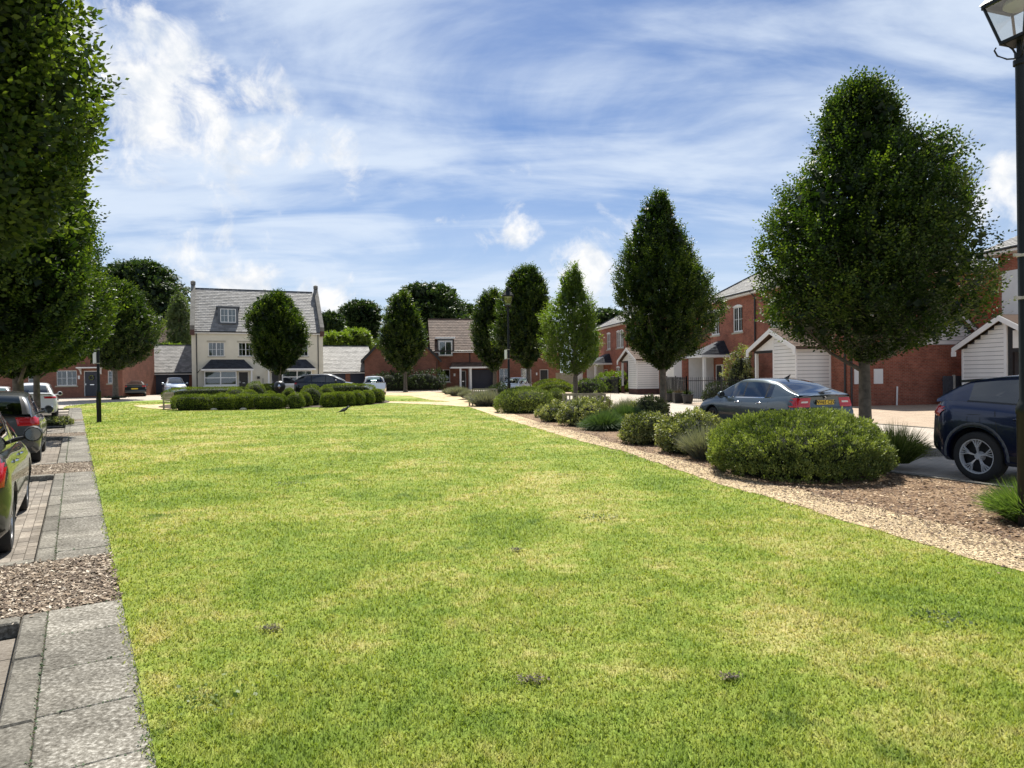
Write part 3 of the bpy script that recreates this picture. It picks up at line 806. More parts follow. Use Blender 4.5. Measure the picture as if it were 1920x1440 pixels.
def bevel_box_mesh(name, lx, ly, h, bv=0.006):
    b = MB(); x, y = lx / 2, ly / 2
    vs = [(-x, -y, -h), (x, -y, -h), (x, y, -h), (-x, y, -h), (-x, -y, -bv), (x, -y, -bv), (x, y, -bv), (-x, y, -bv), (-x + bv, -y + bv, 0), (x - bv, -y + bv, 0), (x - bv, y - bv, 0), (-x + bv, y - bv, 0)]
    fs = [(0, 1, 5, 4), (1, 2, 6, 5), (2, 3, 7, 6), (3, 0, 4, 7), (4, 5, 9, 8), (5, 6, 10, 9), (6, 7, 11, 10), (7, 4, 8, 11), (8, 9, 10, 11)]
    b.add(vs, fs); o = b.build(name, None); me = o.data; bpy.data.objects.remove(o); return me


def place_pieces(name, me, mat, items, parent, ztop):
    me.materials.clear(); me.materials.append(mat)
    for (u, v, rot) in items:
        o = bpy.data.objects.new(name, me); COL.objects.link(o); o.parent = parent
        x, y = pv(u, v); tx, ty = random.gauss(0, 0.0025), random.gauss(0, 0.0025)
        o.location = (x, y, float(gz(x, y)) + ztop + random.uniform(-0.002, 0.002))
        o.rotation_euler = (tx, ty, math.atan2(PD[1], PD[0]) + rot + random.gauss(0, 0.002))


slab_me = bevel_box_mesh('paving_slab', 0.600, 0.446, 0.06, 0.005)
kerb_me = bevel_box_mesh('kerb_stone', 0.905, 0.143, 0.15, 0.012)
items = []; kit = []
for a, b in SECT:
    u = b - 0.3
    while u > a + 0.3 - 1e-6: items.append((u, 0.2245, 0)); u -= 0.603
    if u + 0.3 > a + 0.12: items.append((a + (u + 0.3 - a) / 2 + 0.0, 0.2245, 0)) if u + 0.3 - a > 0.5 else None
    u = b - 0.46
    while u > a + 0.44: kit.append((u, 0.525, 0)); u -= 0.915
    for e in (a + 0.075, b - 0.075):
        for k in range(2): kit.append((e, 1.06 + 0.915 * k, PI / 2))
for i, (a, b) in enumerate(SECT):       # filler slab where a section is not a whole number of slabs
    nslab = math.floor((b - a) / 0.603 + 1e-6); rest = (b - a) - nslab * 0.603
    if rest > 0.1: place_pieces('paving_slab', bevel_box_mesh('paving_slab', rest - 0.01, 0.433, 0.06, 0.006), M['slab'], [(a + rest / 2, 0.2245, 0)], pave, 0.0)
for a, b in SECT:
    nk = 0; u = b - 0.46
    while u > a + 0.44: nk += 1; u -= 0.915
    rest = (u + 0.4575) - a
    if rest > 0.06: place_pieces('kerb_stone', bevel_box_mesh('kerb_stone', rest - 0.01, 0.143, 0.15, 0.01), M['kerb'], [(a + rest / 2, 0.525, 0)], pave, 0.002)
place_pieces('paving_slab', slab_me, M['slab'], [t for t in items if True], pave, 0.0)
place_pieces('kerb_stone', kerb_me, M['kerb'], kit, pave, 0.002)
# bays of block paving behind the kerb
bay = sheet('parking_bay', [pv(-2, 0.60), pv(-2, 4.2), pv(47, 4.2), pv(47, 0.60)], -0.096, M['joint'], cut=True)
brick_me = bevel_box_mesh('paver', 0.196, 0.097, 0.03, 0.004)
it1 = []; rest = MB()
for r_ in range(34):
    v = 0.66 + r_ * 0.1015; u = -1.0 + (r_ % 2) * 0.1
    while u < 30:
        ins = any(a + 0.17 < u - 0.1 and u + 0.1 < b - 0.15 for a, b in SECT)
        if ins and (v < 2.1 or u > 0):
            x, y = pv(u, v)
            if u > 7.5 and u < 14.6 and r_ < 9 and len(it1) < 296: it1.append((u, v, 0))
            elif r_ < 14:
                z = float(gz(x, y)) - 0.0885 + random.uniform(-.0015, .0015)
                rest.obox((x, y, z - 0.002), (PD[0], PD[1], 0), (PN[0], PN[1], 0), (0, 0, 1), 0.098, 0.0485, 0.004)
        u += 0.2015
place_pieces('paver', brick_me, M['paver'], it1, bay, -0.086)
tag(rest.build('paver_field', M['paver'], bay), kind='stuff')
# bark beds between the bays
for i, (a, b) in enumerate(BEDS):
    sheet('bark_bed', [pv(a - 0.0, 0.03), pv(a, 3.2), pv(b, 3.2), pv(b, 0.03)], -0.008, M['barkbed_grey'], skirt=0.09)


def chips(name, pts, L, Wd, mat, tilt, zoff, seed=1, lift=0.012):
    rg = np.random.default_rng(seed); n = len(pts)
    a = rg.uniform(0, 2 * PI, n); d = np.stack([np.cos(a), np.sin(a), rg.normal(0, tilt, n)], 1)
    nr = np.stack([rg.normal(0, tilt, n), rg.normal(0, tilt, n), np.ones(n)], 1)
    C = np.stack([pts[:, 0], pts[:, 1], gz(pts[:, 0], pts[:, 1]) + zoff + rg.uniform(0.002, lift, n)], 1)
    sc = rg.uniform(0.4, 1.3, n)
    V, F = leaf_geo(C, d, nr, L * sc, Wd * sc * rg.uniform(.7, 1.4, n))
    # make quads blocky: shift side points
    o = np_mesh(name, V, F, rg.beta(1.3, 1.6, n), M[mat]); return tag(o, kind='stuff')


def sample_uv(u0, u1, v0, v1, n, rg): u = rg.uniform(u0, u1, n); v = rg.uniform(v0, v1, n); return PO + u[:, None] * PD + v[:, None] * PN


bp = np.concatenate([sample_uv(BEDS[0][0] + .01, BEDS[0][1] - .01, 0.0, 2.6, 14000, RNG), sample_uv(BEDS[1][0] + .01, BEDS[1][1] - .01, 0.0, 3.0, 6000, RNG), sample_uv(BEDS[2][0], BEDS[2][1], 0.0, 3.0, 2500, RNG),
                     sample_uv(BEDS[0][0] - .15, BEDS[0][1] + .15, 0.03, 2.0, 200, RNG)])
chips('bark_chips', bp, 0.038, 0.017, 'chip_grey', 0.28, -0.004, 3)


def scatter_poly(poly, n, rg, near=6.5, far=32):
    xs = [p[0] for p in poly]; ys = [p[1] for p in poly]
    out = []; tot = 0
    while tot < n:
        y = np.exp(rg.uniform(math.log(near), math.log(far), 4 * n)); x = rg.uniform(min(xs), max(xs), 4 * n)
        wgt = rg.uniform(0, 1, 4 * n) < np.clip(near * 1.3 / y, 0, 1)
        x, y = x[wgt], y[wgt]; k = in_poly(x, y, poly); out.append(np.stack([x[k], y[k]], 1)); tot += int(k.sum())
        if len(out) > 40: break
    return np.concatenate(out)[:n]


bpts = scatter_poly(bed_poly, 16000, RNG, 6.5, 26)
bpts = bpts[(bpts[:, 0] > bpts[:, 1] * 0.1)]
chips('mulch_chips', bpts, 0.05, 0.022, 'chip', 0.25, 0.006, 4)
gpts = scatter_poly(gravel_poly, 15000, RNG, 5.5, 24)
chips('path_gravel', gpts, 0.022, 0.018, 'stonechip', 0.2, 0.009, 5, lift=0.006)
# bark strewn where bed and path meet
e = np.array(PATH_R[3:-2]); e = e[::1]; mt = []
for a, b in zip(e[:-1], e[1:]):
    L = np.linalg.norm(b - a); n = int(min(1600, 520 * L)); t = RNG.uniform(0, 1, n)[:, None]
    mt.append(a + (b - a) * t + RNG.normal(0, 0.28, (n, 2)) - np.array([0.12, 0.06]))
chips('strewn_bark', np.concatenate(mt), 0.04, 0.02, 'chip', 0.2, 0.012, 6)

# ---- moss in the slab joints
mj = []
for a_, b_2 in SECT[:3]:
    u = b_2
    while u > a_:
        k = int(26 * (1.2 if u < 8 else .6)); t = RNG.uniform(0.0, 0.44, k)[:, None]; mj.append(PO + PD * u + PN * t + RNG.normal(0, .004, (k, 2))); u -= .603
    k = int(70 * (b_2 - a_)); t = RNG.uniform(a_, b_2, k)[:, None]; mj.append(PO + PD * t + PN * .4495 + RNG.normal(0, .004, (k, 2)))
    k = int(150 * (b_2 - a_)); t = RNG.uniform(a_, b_2, k)[:, None]; mj.append(PO + PD * t + PN * np.abs(RNG.normal(0, .022, (k, 1))))
chips('joint_moss', np.concatenate(mj), 0.016, 0.010, 'leaf_rosemary', 0.5, -0.004, 8, lift=0.008)
# ---- lawn blades
ng = 720000
rg = RNG; y = np.exp(rg.uniform(math.log(2.0), math.log(46), ng)); x = rg.uniform(-1, 1, ng) * (y * 0.80 + 0.5) - y * 0.04
exy = rg.normal(0, 0.022, (2, ng)); ins = in_poly(x + exy[0], y + exy[1], lawn_poly)
for pl in (gravel_poly, cross_poly, left_path, ring_poly): ins &= ~in_poly(x, y, pl)
jit = rg.normal(0, 0.02, (ng, 2))
# blades leaning over the edges
x = x[ins] + jit[ins, 0]; y = y[ins] + jit[ins, 1]; n = len(x); dist = np.sqrt(x * x + y * y)
pn = blob_noise(np.stack([x, y, x * 0], 1), 2.6, 3) * 0.5 + blob_noise(np.stack([x, y, x * 0], 1), 7.0, 9) * 0.5
hgt = (0.020 + 0.009 * pn) * rg.uniform(0.55, 1.35, n) * (1 + dist * 0.018)
wid = 0.0016 * (1 + dist * 0.36) * rg.uniform(0.7, 1.3, n)
a = rg.uniform(0, 2 * PI, n); ln = rg.uniform(0.25, 1.25, n)
B = np.stack([x, y, gz(x, y)], 1); sd_ = np.stack([np.cos(a + PI / 2), np.sin(a + PI / 2), 0 * a], 1)
T = B + np.stack([np.cos(a) * ln, np.sin(a) * ln, np.ones(n)], 1) * hgt[:, None]
Mi = B + np.stack([np.cos(a) * ln * .3, np.sin(a) * ln * .3, np.ones(n) * .6], 1) * hgt[:, None]
V = np.stack([B - sd_ * wid[:, None], B + sd_ * wid[:, None], T], 1).reshape(-1, 3)
r_ = np.clip(rg.beta(2, 2, n) * 0.86 + (rg.uniform(0, 1, n) < 0.03) * 0.3, 0, 1)
tag(np_mesh('grass', V, np.arange(3 * n).reshape(n, 3), r_, M['grass']), kind='stuff')
del V, T, B
# a few bare scrapes and leafy weeds in the lawn
for i, (px_, py_, rr_) in enumerate([(992, 1281, 0.07), (510, 1183, 0.06), (1368, 1276, 0.045), (968, 1034, 0.05)]):
    c = G(px_, py_); k = 110; q = RNG.normal(0, rr_ * .5, (k, 2)) * (1.2, 0.8) + (c.x, c.y)
    chips('bare_soil', q, 0.018, 0.012, 'chip_soil', 0.3, 0.016, 30 + i, lift=0.016)
for i, (px_, py_, rr_) in enumerate([(1758, 1161, 0.10), (672, 838, 0.2), (545, 908, 0.12), (1125, 972, 0.12), (400, 1310, 0.12)]):
    c = G(px_, py_); k = 130; q = RNG.normal(0, rr_, (k, 2)) + (c.x, c.y)
    o = chips('clover', q, 0.022, 0.018, 'leaf_birch' if i != 4 else 'leaf_lime', 0.5, 0.012, 40 + i, lift=0.02)


# ================================================================== BUILDINGS
def wall(mb, L, z0, z1, openings, t=0.28, y=0.0, x0=0.0):
    """wall in the local x-z plane, outer face at y, thickness t inwards, openings (x0,x1,z0,z1)"""
    xs = sorted({x0, x0 + L, *[o[0] for o in openings], *[o[1] for o in openings]})
    for a, b in zip(xs[:-1], xs[1:]):
        if b - a < 1e-6: continue
        hs = sorted([(o[2], o[3]) for o in openings if o[0] <= a + 1e-6 and o[1] >= b - 1e-6]); z = z0
        for h0, h1 in hs:
            if h0 > z + 1e-6: mb.box(a, b, y, y + t, z, h0)
            z = max(z, h1)
        if z < z1 - 1e-6: mb.box(a, b, y, y + t, z, z1)


def window(parent, x0, x1, z0, z1, y=0.0, lights=2, bars=(1, 2), rec=0.07, fw=0.055, arch=0.0, sill='stone', head=None, curtain=0, transom=None, mat='white', xs=1):
    """casement window set in an opening: frame, glazing bars, panes, sill"""
    f = MB(); yy = y + rec; d = 0.06
    f.box(x0, x1, yy, yy + d, z0, z0 + fw * 1.3); f.box(x0, x1, yy, yy + d, z1 - fw, z1)
    f.box(x0, x0 + fw, yy, yy + d, z0 + fw * 1.3, z1 - fw); f.box(x1 - fw, x1, yy, yy + d, z0 + fw * 1.3, z1 - fw)
    w = (x1 - x0) / lights
    for i in range(1, lights): f.box(x0 + w * i - fw * .6, x0 + w * i + fw * .6, yy + .002, yy + d - .002, z0 + fw * 1.3, z1 - fw)
    if transom: f.box(x0 + fw, x1 - fw, yy + .004, yy + d - .004, transom - fw * .5, transom + fw * .5)
    for i in range(lights):
        a = x0 + w * i + fw; b = x0 + w * (i + 1) - fw
        for k in range(1, bars[0]): xx = a + (b - a) * k / bars[0]; f.box(xx - .012, xx + .012, yy + .012, yy + .042, z0 + fw, z1 - fw)
        for k in range(1, bars[1]): zz = z0 + (z1 - z0) * k / bars[1]; f.box(a - .01, b + .01, yy + .014, yy + .04, zz - .012, zz + .012)
    wo = f.build('window', M[mat], parent)
    MB().box(x0 + .01, x1 - .01, yy + .024, yy + .030, z0 + .01, z1 - .01).build('pane', M['glass'], wo)
    if curtain:
        c = MB()
        if curtain == 1: c.box(x0 + .02, x0 + .30 * (x1 - x0), yy + .12, yy + .14, z0, z1); c.box(x0 + .72 * (x1 - x0), x1 - .02, yy + .12, yy + .14, z0, z1)
        if curtain == 2: c.box(x0 + .02, x1 - .02, yy + .12, yy + .14, z0, z1)
        if curtain == 3: c.box(x0 + .02, x1 - .02, yy + .12, yy + .14, z0 + .45 * (z1 - z0), z1)
        c.build('curtain', M['curtain'], wo)
    if sill: MB().box(x0 - .1, x1 + .1, y - .05, y + rec + .01, z0 - .11, z0 - .002).build('window_sill', M[sill], wo)
    if head: MB().box(x0 - .14, x1 + .14, y - .03, y + .02, z1 + .002, z1 + .17).build('window_head', M[head], wo)
    if arch:
        n = 8; pts = [(x0, z1 - .02)] + [(x0 + (x1 - x0) * i / n, z1 - .02 + arch * (1 - (2 * i / n - 1) ** 2) + .03) for i in range(n + 1)] + [(x1, z1 - .02)]
        MB().prism(pts, 'y', y - .012, y + .03).build('arched_head', M['white'], wo)
    return wo


def door(parent, x0, x1, z0, z1, y=0.0, mat='door_navy', rec=0.06, frame='white', glazed=False):
    f = MB(); f.box(x0, x0 + .06, y + rec, y + rec + .08, z0, z1); f.box(x1 - .06, x1, y + rec, y + rec + .08, z0, z1); f.box(x0 + .06, x1 - .06, y + rec, y + rec + .08, z1 - .06, z1)
    f.build('door_frame', M[frame], parent)
    b = MB(); b.box(x0 + .065, x1 - .065, y + rec + .02, y + rec + .065, z0 + .01, z1 - .065)
    w = (x1 - x0 - .13)
    for i in range(2):
        for (c0, c1) in ((.12, .42), (.5, .9)):
            a = x0 + .065 + w * (.12 + .43 * i); H = z1 - z0; b.box(a, a + w * .33, y + rec + .012, y + rec + .022, z0 + H * c0, z0 + H * c1)
    d = b.build('door', M[mat], parent)
    h = MB(); h.box(x0 + w * .38 + .065, x0 + w * .68 + .065, y + rec + .002, y + rec + .018, z0 + (z1 - z0) * .44, z0 + (z1 - z0) * .47); h.build('letter_plate', M['chrome'], d)
    MB().box(x0 + .12, x0 + .16, y + rec - .03, y + rec + .02, z0 + .95, z0 + 1.1).build('door_handle', M['chrome'], d)
    return d


def courses(name, corners, mat, parent, course=0.24, tw=0.3, lift=0.02, seed=0, clip=None, stuff=True):
    """rows of single tiles on a roof plane; corners: eaves-left, eaves-right, ridge-right, ridge-left"""
    rg = random.Random(seed); A, B, C, D = [Vector(c) for c in corners]; mb = MB()
    up_len = ((D - A).length + (C - B).length) / 2; n = max(1, round(up_len / course)); nr = (B - A).cross(D - A).normalized()
    if nr.z < 0: nr = -nr
    for i in range(n):
        t0 = i / n; t1 = min(1.0, (i + 1.12) / n)
        L0, R0 = A.lerp(D, t0), B.lerp(C, t0); L1, R1 = A.lerp(D, t1), B.lerp(C, t1)
        m = max(1, round((R0 - L0).length / tw)); sh = 0.5 * (i % 2)
        ks = [0] + [(k + sh) / m for k in range(1, m + (1 if sh == 0 else 1)) if (k + sh) / m < 1 - 0.1 / m] + [1]
        if sh: ks = [0, 0.5 / m] + [(k + .5) / m for k in range(1, m)] + [1]
        ks = sorted(set(ks))
        for k0, k1 in zip(ks[:-1], ks[1:]):
            g = 0.006 / max((R0 - L0).length, .1); j = rg.uniform(-.004, .006)
            lo = nr * (lift + 0.014 + j); hi = nr * (0.004 + lift * 0.2)
            a = L0.lerp(R0, k0 + g); b = L0.lerp(R0, k1 - g); c = L1.lerp(R1, k1 - g); d = L1.lerp(R1, k0 + g)
            mb.add([a + hi * 0, b + hi * 0, a + lo, b + lo, c + hi, d + hi], [(0, 1, 3, 2), (2, 3, 4, 5), (0, 2, 5), (1, 4, 3)])
    o = mb.build(name, M[mat], parent)
    if stuff: o['kind'] = 'stuff'
    return o


def gable_roof(parent, x0, x1, y0, y1, ze, zr, mat, over=0.25, verge=0.1, course=0.25, tw=0.33, fascia='white', gutter=True, back=True, seed=0, yr=None, name='roof'):
    yr = yr if yr is not None else (y0 + y1) / 2; sl = (zr - ze) / (yr - y0); zeo = ze - over * sl * 0 ; ye = y0 - over
    zlow = ze - over * sl
    base = MB(); T = 0.09
    base.prism([(ye, zlow), (yr, zr), (y1 + over, zlow if back else zlow), (y1 + over, zlow - T), (yr, zr - T), (ye, zlow - T)], 'x', x0 - verge, x1 + verge)
    r = base.build(name, M[mat], parent)
    A = (x0 - verge, ye - .03, zlow - .02); B = (x1 + verge, ye - .03, zlow - .02)
    courses('roof_tiles', (A, B, (x1 + verge, yr, zr + .01), (x0 - verge, yr, zr + .01)), mat, r, course, tw, seed=seed)
    rt = MB(); k = x0 - verge
    while k < x1 + verge - .2: rt.tube([(k, yr, zr + .03), (min(k + .44, x1 + verge), yr, zr + .03)], .075, 6); k += .45
    rt.build('ridge_tiles', M['slate_dark_and_shade'] if mat != 'tile_brown' else M[mat], r)
    if fascia: MB().box(x0 - verge, x1 + verge, ye + .0, ye + .03, zlow - T - .16, zlow - T - .002).build('fascia', M[fascia], parent)
    if gutter:
        MB().tube([(x0 - verge, ye - .06, zlow - .08), (x1 + verge, ye - .06, zlow - .08)], .06, 8).build('gutter', M['black'], parent)
    return r


def pipe(parent, x, y, z0, z1):
    m = MB(); m.tube([(x, y - .06, z0), (x, y - .06, z1 - .25), (x, y - .16, z1)], .045, 8); return m.build('downpipe', M['black'], parent)


def hip_lean(parent, x0, x1, y0, y1, z0, z1, mat, ins=0.55, name='bay_roof', fascia=True):
    """lean-to roof with hipped ends against a wall at y1"""
    b = MB(); b.add([(x0, y0, z0), (x1, y0, z0), (x1, y1, z0), (x0, y1, z0), (x0 + ins, y1, z1), (x1 - ins, y1, z1)], [(0, 1, 5, 4), (1, 2, 5), (3, 0, 4), (3, 2, 1, 0), (2, 3, 4, 5)])
    r = b.build(name, M[mat], parent)
    courses('roof_tiles', ((x0, y0, z0), (x1, y0, z0), (x1 - ins, y1, z1), (x0 + ins, y1, z1)), mat, r, 0.2, 0.3)
    courses('roof_tiles', ((x1, y0, z0), (x1, y1, z0), (x1 - ins - .01, y1, z1), (x1 - ins, y1, z1)), mat, r, 0.2, 0.3)
    courses('roof_tiles', ((x0, y1, z0), (x0, y0, z0), (x0 + ins, y1, z1), (x0 + ins + .01, y1, z1)), mat, r, 0.2, 0.3)
    if fascia: MB().box(x0 - .04, x1 + .04, y0 - .03, y1 - .01, z0 - .17, z0 - .004).build('fascia', M['white'], parent)
    return r


ER = math.atan2(0.165, 0.986)

# ---------------------------------------------------------------- cream house
A0 = gx(360, 67.0); hz = 0.33
HR = math.radians(23)
H = thing('cream_house', (A0.x, A0.y, hz), HR, 'tall cream rendered pair of houses with grey slate roof and stone topped gable ends', 'house')
Wd_, Dp = 12.45, 8.8; ZE, ZR = 6.3, 10.75
ops = [(1.5, 2.95, 3.62, 5.0), (4.25, 5.6, 3.62, 5.0), (6.85, 8.2, 3.62, 5.0), (9.5, 10.95, 3.62, 5.0)]
g_ops = [(1.3, 3.95, 0.75, 2.05), (4.2, 5.15, 0.02, 2.1), (7.3, 8.25, 0.02, 2.1), (8.5, 11.15, 0.75, 2.05)]
w = MB(); wall(w, Wd_, -.3, ZE, ops + g_ops, 0.3)
w.box(0, .3, .3, Dp, -.3, ZE); w.box(Wd_ - .3, Wd_, .3, Dp, -.3, ZE); w.box(.3, Wd_ - .3, Dp - .3, Dp, -.3, ZE)
for xx in (0, Wd_ - .3): w.prism([(0.0, ZE), (Dp, ZE), (Dp / 2, ZR)], 'x', xx, xx + .3)
w.build('wall', M['render'], H)
gable_roof(H, .3, Wd_ - .3, 0, Dp, ZE, ZR, 'slate', over=.2, verge=-.0, course=.25, tw=.33, seed=3)
for i, xx in enumerate((-.1, Wd_ - .3)):
    c = MB(); sl = (ZR - ZE) / (Dp / 2)
    c.prism([(-.35, ZE - .1), (-.35, ZE + .32), (Dp / 2, ZR + .48), (Dp + .35, ZE + .3), (Dp + .35, ZE - .1), (Dp / 2, ZR + .0)], 'x', xx, xx + .4)
    c.build('gable_coping', M['coping'], H)
    k = MB(); k.tube([(xx + .2, Dp / 2, ZR + .4), (xx + .2, Dp / 2, ZR + .72), (xx + .2, Dp / 2, ZR + .82)], [.24, .24, .08], 10); k.build('finial', M['coping'], H)
    MB().box(xx, xx + .4, -.33, .0, ZE - .62, ZE - .1).build('brick_corbel', M['brick_dark'], H)
for x0, x1, z0, z1 in ops: window(H, x0, x1, z0, z1, bars=(2, 2), head='stone', curtain=random.choice([1, 3, 1]), fw=.06)
for x0, x1, z0, z1 in (g_ops[0], g_ops[3]):
    # shallow bay in front of the opening
    b = MB(); b.box(x0 - .25, x1 + .12, -.55, -.002, 0, .70); b.build('bay_base', M['render'], H)
    window(H, x0 - .2, x1 + .08, .74, 2.16, y=-.57, rec=.0, bars=(1, 1), transom=1.5, curtain=3, fw=.085, sill='white')
    MB().box(x0 - .2, x0 - .12, -.5, -.002, .72, 2.16).build('bay_side', M['white'], H); MB().box(x1, x1 + .08, -.5, -.002, .72, 2.16).build('bay_side', M['white'], H)
for x0, x1, z0, z1 in (g_ops[1], g_ops[2]): door(H, x0, x1, z0, z1, mat='door_black')
hip_lean(H, .9, 5.55, -1.05, 0, 2.36, 3.3, 'slate_dark_and_shade', .85); hip_lean(H, 6.9, 11.55, -1.05, 0, 2.36, 3.3, 'slate_dark_and_shade', .85)  # dark slate here paints the house's shadow onto the bay roofs
for xx in (5.4, 7.0): MB().box(xx - .07, xx + .07, -1.0, -.86, 0, 2.2).build('porch_post', M['white'], H)
for xc in (3.35, 9.1):
    z0 = ZE + .62; y0 = .48
    d = MB(); d.box(xc - .95, xc + .95, y0, y0 + 1.6, z0 - .25, z0 + 1.6)
    do = d.build('dormer', M['lead_and_shade'], H)
    MB().box(xc - 1.1, xc + 1.1, y0 - .12, y0 + 2.6, z0 + 1.6, z0 + 1.72).build('dormer_roof', M['lead_and_shade'], do)
    wf = window(do, xc - .72, xc + .72, z0 + .08, z0 + 1.45, y=y0 - .07, rec=0, bars=(2, 2), sill='lead_and_shade', curtain=0)
    MB().box(xc - .7, xc + .7, y0 - .02, y0 - .004, z0 + .1, z0 + 1.43).build('curtain', M['curtain'], do)
pipe(H, .45, 0, 0, ZE - .05); pipe(H, Wd_ - .5, 0, 0, ZE - .05)
MB().tube([(.75, -.5, 2.3), (.48, -.06, 2.0)], .035, 6).build('downpipe', M['black'], H)
MB().box(5.95, 6.2, -.2, -.0, 1.35, 1.6).build('hanging_basket', M['black'], H)
MB().box(7.05 - .55, 7.05 - .05, -.03, 0, .35, .75).build('meter_box', M['white'], H)
MB().box(6.48, 6.52, -.06, -.01, .3, 1.4).build('garden_hose_bracket', M['black'], H)


def garages(name, loc, rz, L, Dp, ze, zr, doors, label, doorz=2.15, mat='slate', group='garage blocks beside the cream house'):
    g = thing(name, loc, rz, label, 'garage', group)
    w = MB(); wall(w, L, -.3, ze, [(a, b, -.3, doorz) for a, b in doors], .3); w.box(0, .25, .3, Dp, -.3, ze); w.box(L - .25, L, .3, Dp, -.3, ze); w.box(.25, L - .25, Dp - .25, Dp, -.3, ze)
    for xx in (0, L - .25): w.prism([(0, ze), (Dp, ze), (Dp / 2, zr)], 'x', xx, xx + .25)
    w.build('wall', M['brick_far'], g)
    gable_roof(g, 0, L, 0, Dp, ze, zr, mat, over=.3, course=.25, tw=.35, verge=.05, seed=5)
    for a, b in doors:
        m = MB(); m.box(a + .05, b - .05, .14, .18, 0, doorz - .05)
        for k in range(5): m.box(a + .08, b - .08, .128, .14, .06 + k * .41, .42 + k * .41)
        m.build('garage_door', M['garage_navy'], g)
        f = MB(); f.box(a, a + .05, .1, .19, 0, doorz); f.box(b - .05, b, .1, .19, 0, doorz); f.box(a + .05, b - .05, .1, .19, doorz - .05, doorz); f.build('door_frame', M['garage_navy'], g)
    return g


def HL(x, y): return (A0.x + math.cos(HR) * x - math.sin(HR) * y, A0.y + math.sin(HR) * x + math.cos(HR) * y, hz)


garages('garage_block', HL(-7.25, 2.6), HR, 7.2, 6.6, 2.35, 4.95, [(.3, 3.3), (3.9, 6.9)], 'low garage block left of the cream house, two navy doors under slate roof')
garages('garage_block', HL(12.5, 1.6), HR, 5.6, 6.6, 2.3, 4.9, [(.3, 2.5), (3.0, 5.2)], 'low garage block right of the cream house with navy doors and pale slate roof')

# ---------------------------------------------------------------- brick house at the far left
C0 = gx(50, 58.5)
LH = thing('brick_house', (C0.x, C0.y, .33), ER, 'dark brick house behind the left trees with a navy front door and wreath', 'house')
Lw = 7.55
ops = [(2.3, 3.9, .95, 2.25), (4.45, 5.65, .02, 2.2), (6.35, 7.0, 1.1, 2.2), (.1, .9, .9, 2.2)]
w = MB(); wall(w, Lw + .0, -.3, 5.2, ops, .3); w.box(-6, 0, 0, .3, -.3, 5.2); w.box(Lw - .3, Lw, .3, 8, -.3, 5.2); w.box(-6, Lw - .3, 7.7, 8, -.3, 5.2); w.box(-6, -5.7, .3, 7.7, -.3, 5.2); w.prism([(0, 5.2), (8, 5.2), (4, 8.6)], 'x', Lw - .3, Lw); w.build('wall', M['brick_far'], LH)
gable_roof(LH, -6, Lw, 0, 8, 5.2, 8.6, 'tile_brown', over=.3, course=.3, tw=.4, seed=8)
window(LH, *ops[0], lights=2, bars=(2, 2)); window(LH, *ops[2], lights=1, bars=(2, 2)); window(LH, *ops[3], lights=1, bars=(1, 2))
door(LH, *ops[1], mat='door_navy')
MB().box(4.15, 5.95, -.75, 0, 2.42, 2.52).build('canopy', M['white'], LH)
for xx in (4.22, 5.8): MB().prism([(-.65, 2.42), (0, 2.42), (0, 1.9), (-.12, 1.95), (-.2, 2.2)], 'x', xx, xx + .08).build('canopy_bracket', M['white'], LH)
wr = MB()
for k in range(14): a = 2 * PI * k / 14; wr.obox((5.05 + .17 * math.cos(a), .02, 1.62 + .17 * math.sin(a)), (math.cos(a), 0, math.sin(a)), (0, 1, 0), (-math.sin(a), 0, math.cos(a)), .05, .03, .06)
wr.build('wreath', M['leaf_varieg'], LH)
MB().box(4.0, 4.15, -.03, 0, 1.5, 1.8).build('house_number_plate', M['white'], LH)

# ---------------------------------------------------------------- houses glimpsed behind
for (px_, Y_, L_, ze, zr, lab) in [(292, 96, 7.5, 5.6, 9.6, 'brown tiled roof of a house glimpsed behind the left garages')]:
    b0 = gx(px_, Y_); h = thing('background_house', (b0.x, b0.y, .33), ER, lab, 'house')
    MB().box(0, L_, 0, 8, -.3, ze).build('wall', M['brick_far'], h); gable_roof(h, 0, L_, 0, 8, ze, zr, 'tile_brown', over=.3, course=.35, tw=.5)
    MB().box(4.5, 5.1, 1.3, 2.0, 6.3, 7.0).build('skylight', M['lead_and_shade'], h)

# ---------------------------------------------------------------- brick terrace across the end of the green
Y0 = 77.0; E0 = P(812, 706, Y0)
CH = thing('brick_terrace', (E0.x, E0.y, .12), ER, 'brown brick terrace across the end of the green with a flat topped dormer window', 'house')
Lc = 14.6; ze = 4.75; zr = 8.3
ops = [(.45, 1.9, .95, 2.35), (3.0, 3.7, .02, 2.2), (4.3, 7.0, .02, 2.35), (7.5, 8.6, .8, 2.4), (10.0, 11.2, .8, 2.4), (12.2, 13.2, .02, 2.25)]
w = MB(); wall(w, Lc, -.3, ze, ops, .3); w.box(Lc - .3, Lc, .3, 8, -.3, ze); w.box(-.2, Lc - .3, 7.7, 8, -.3, ze); w.prism([(0, ze), (8, ze), (4, zr)], 'x', Lc - .3, Lc); w.build('wall', M['brick_far'], CH)
gable_roof(CH, -.2, Lc, 0, 8, ze, zr, 'tile_brown', over=.3, course=.3, tw=.35, seed=21)
window(CH, *ops[0], bars=(1, 1)); window(CH, *ops[3], bars=(1, 2)); window(CH, *ops[4], bars=(1, 2)); door(CH, *ops[1], mat='door_black'); door(CH, *ops[5], mat='door_black')
g = MB(); g.box(4.35, 6.95, .12, .16, 0, 2.3)
for k in range(6): g.box(4.4 + k * .42, 4.78 + k * .42, .105, .12, .05, 2.2)
g.build('garage_door', M['garage_navy'], CH)
hip_lean(CH, 1.9, 7.3, -1.5, 0, 2.62, 3.15, 'tile_brown', .3, name='lean_to_roof')
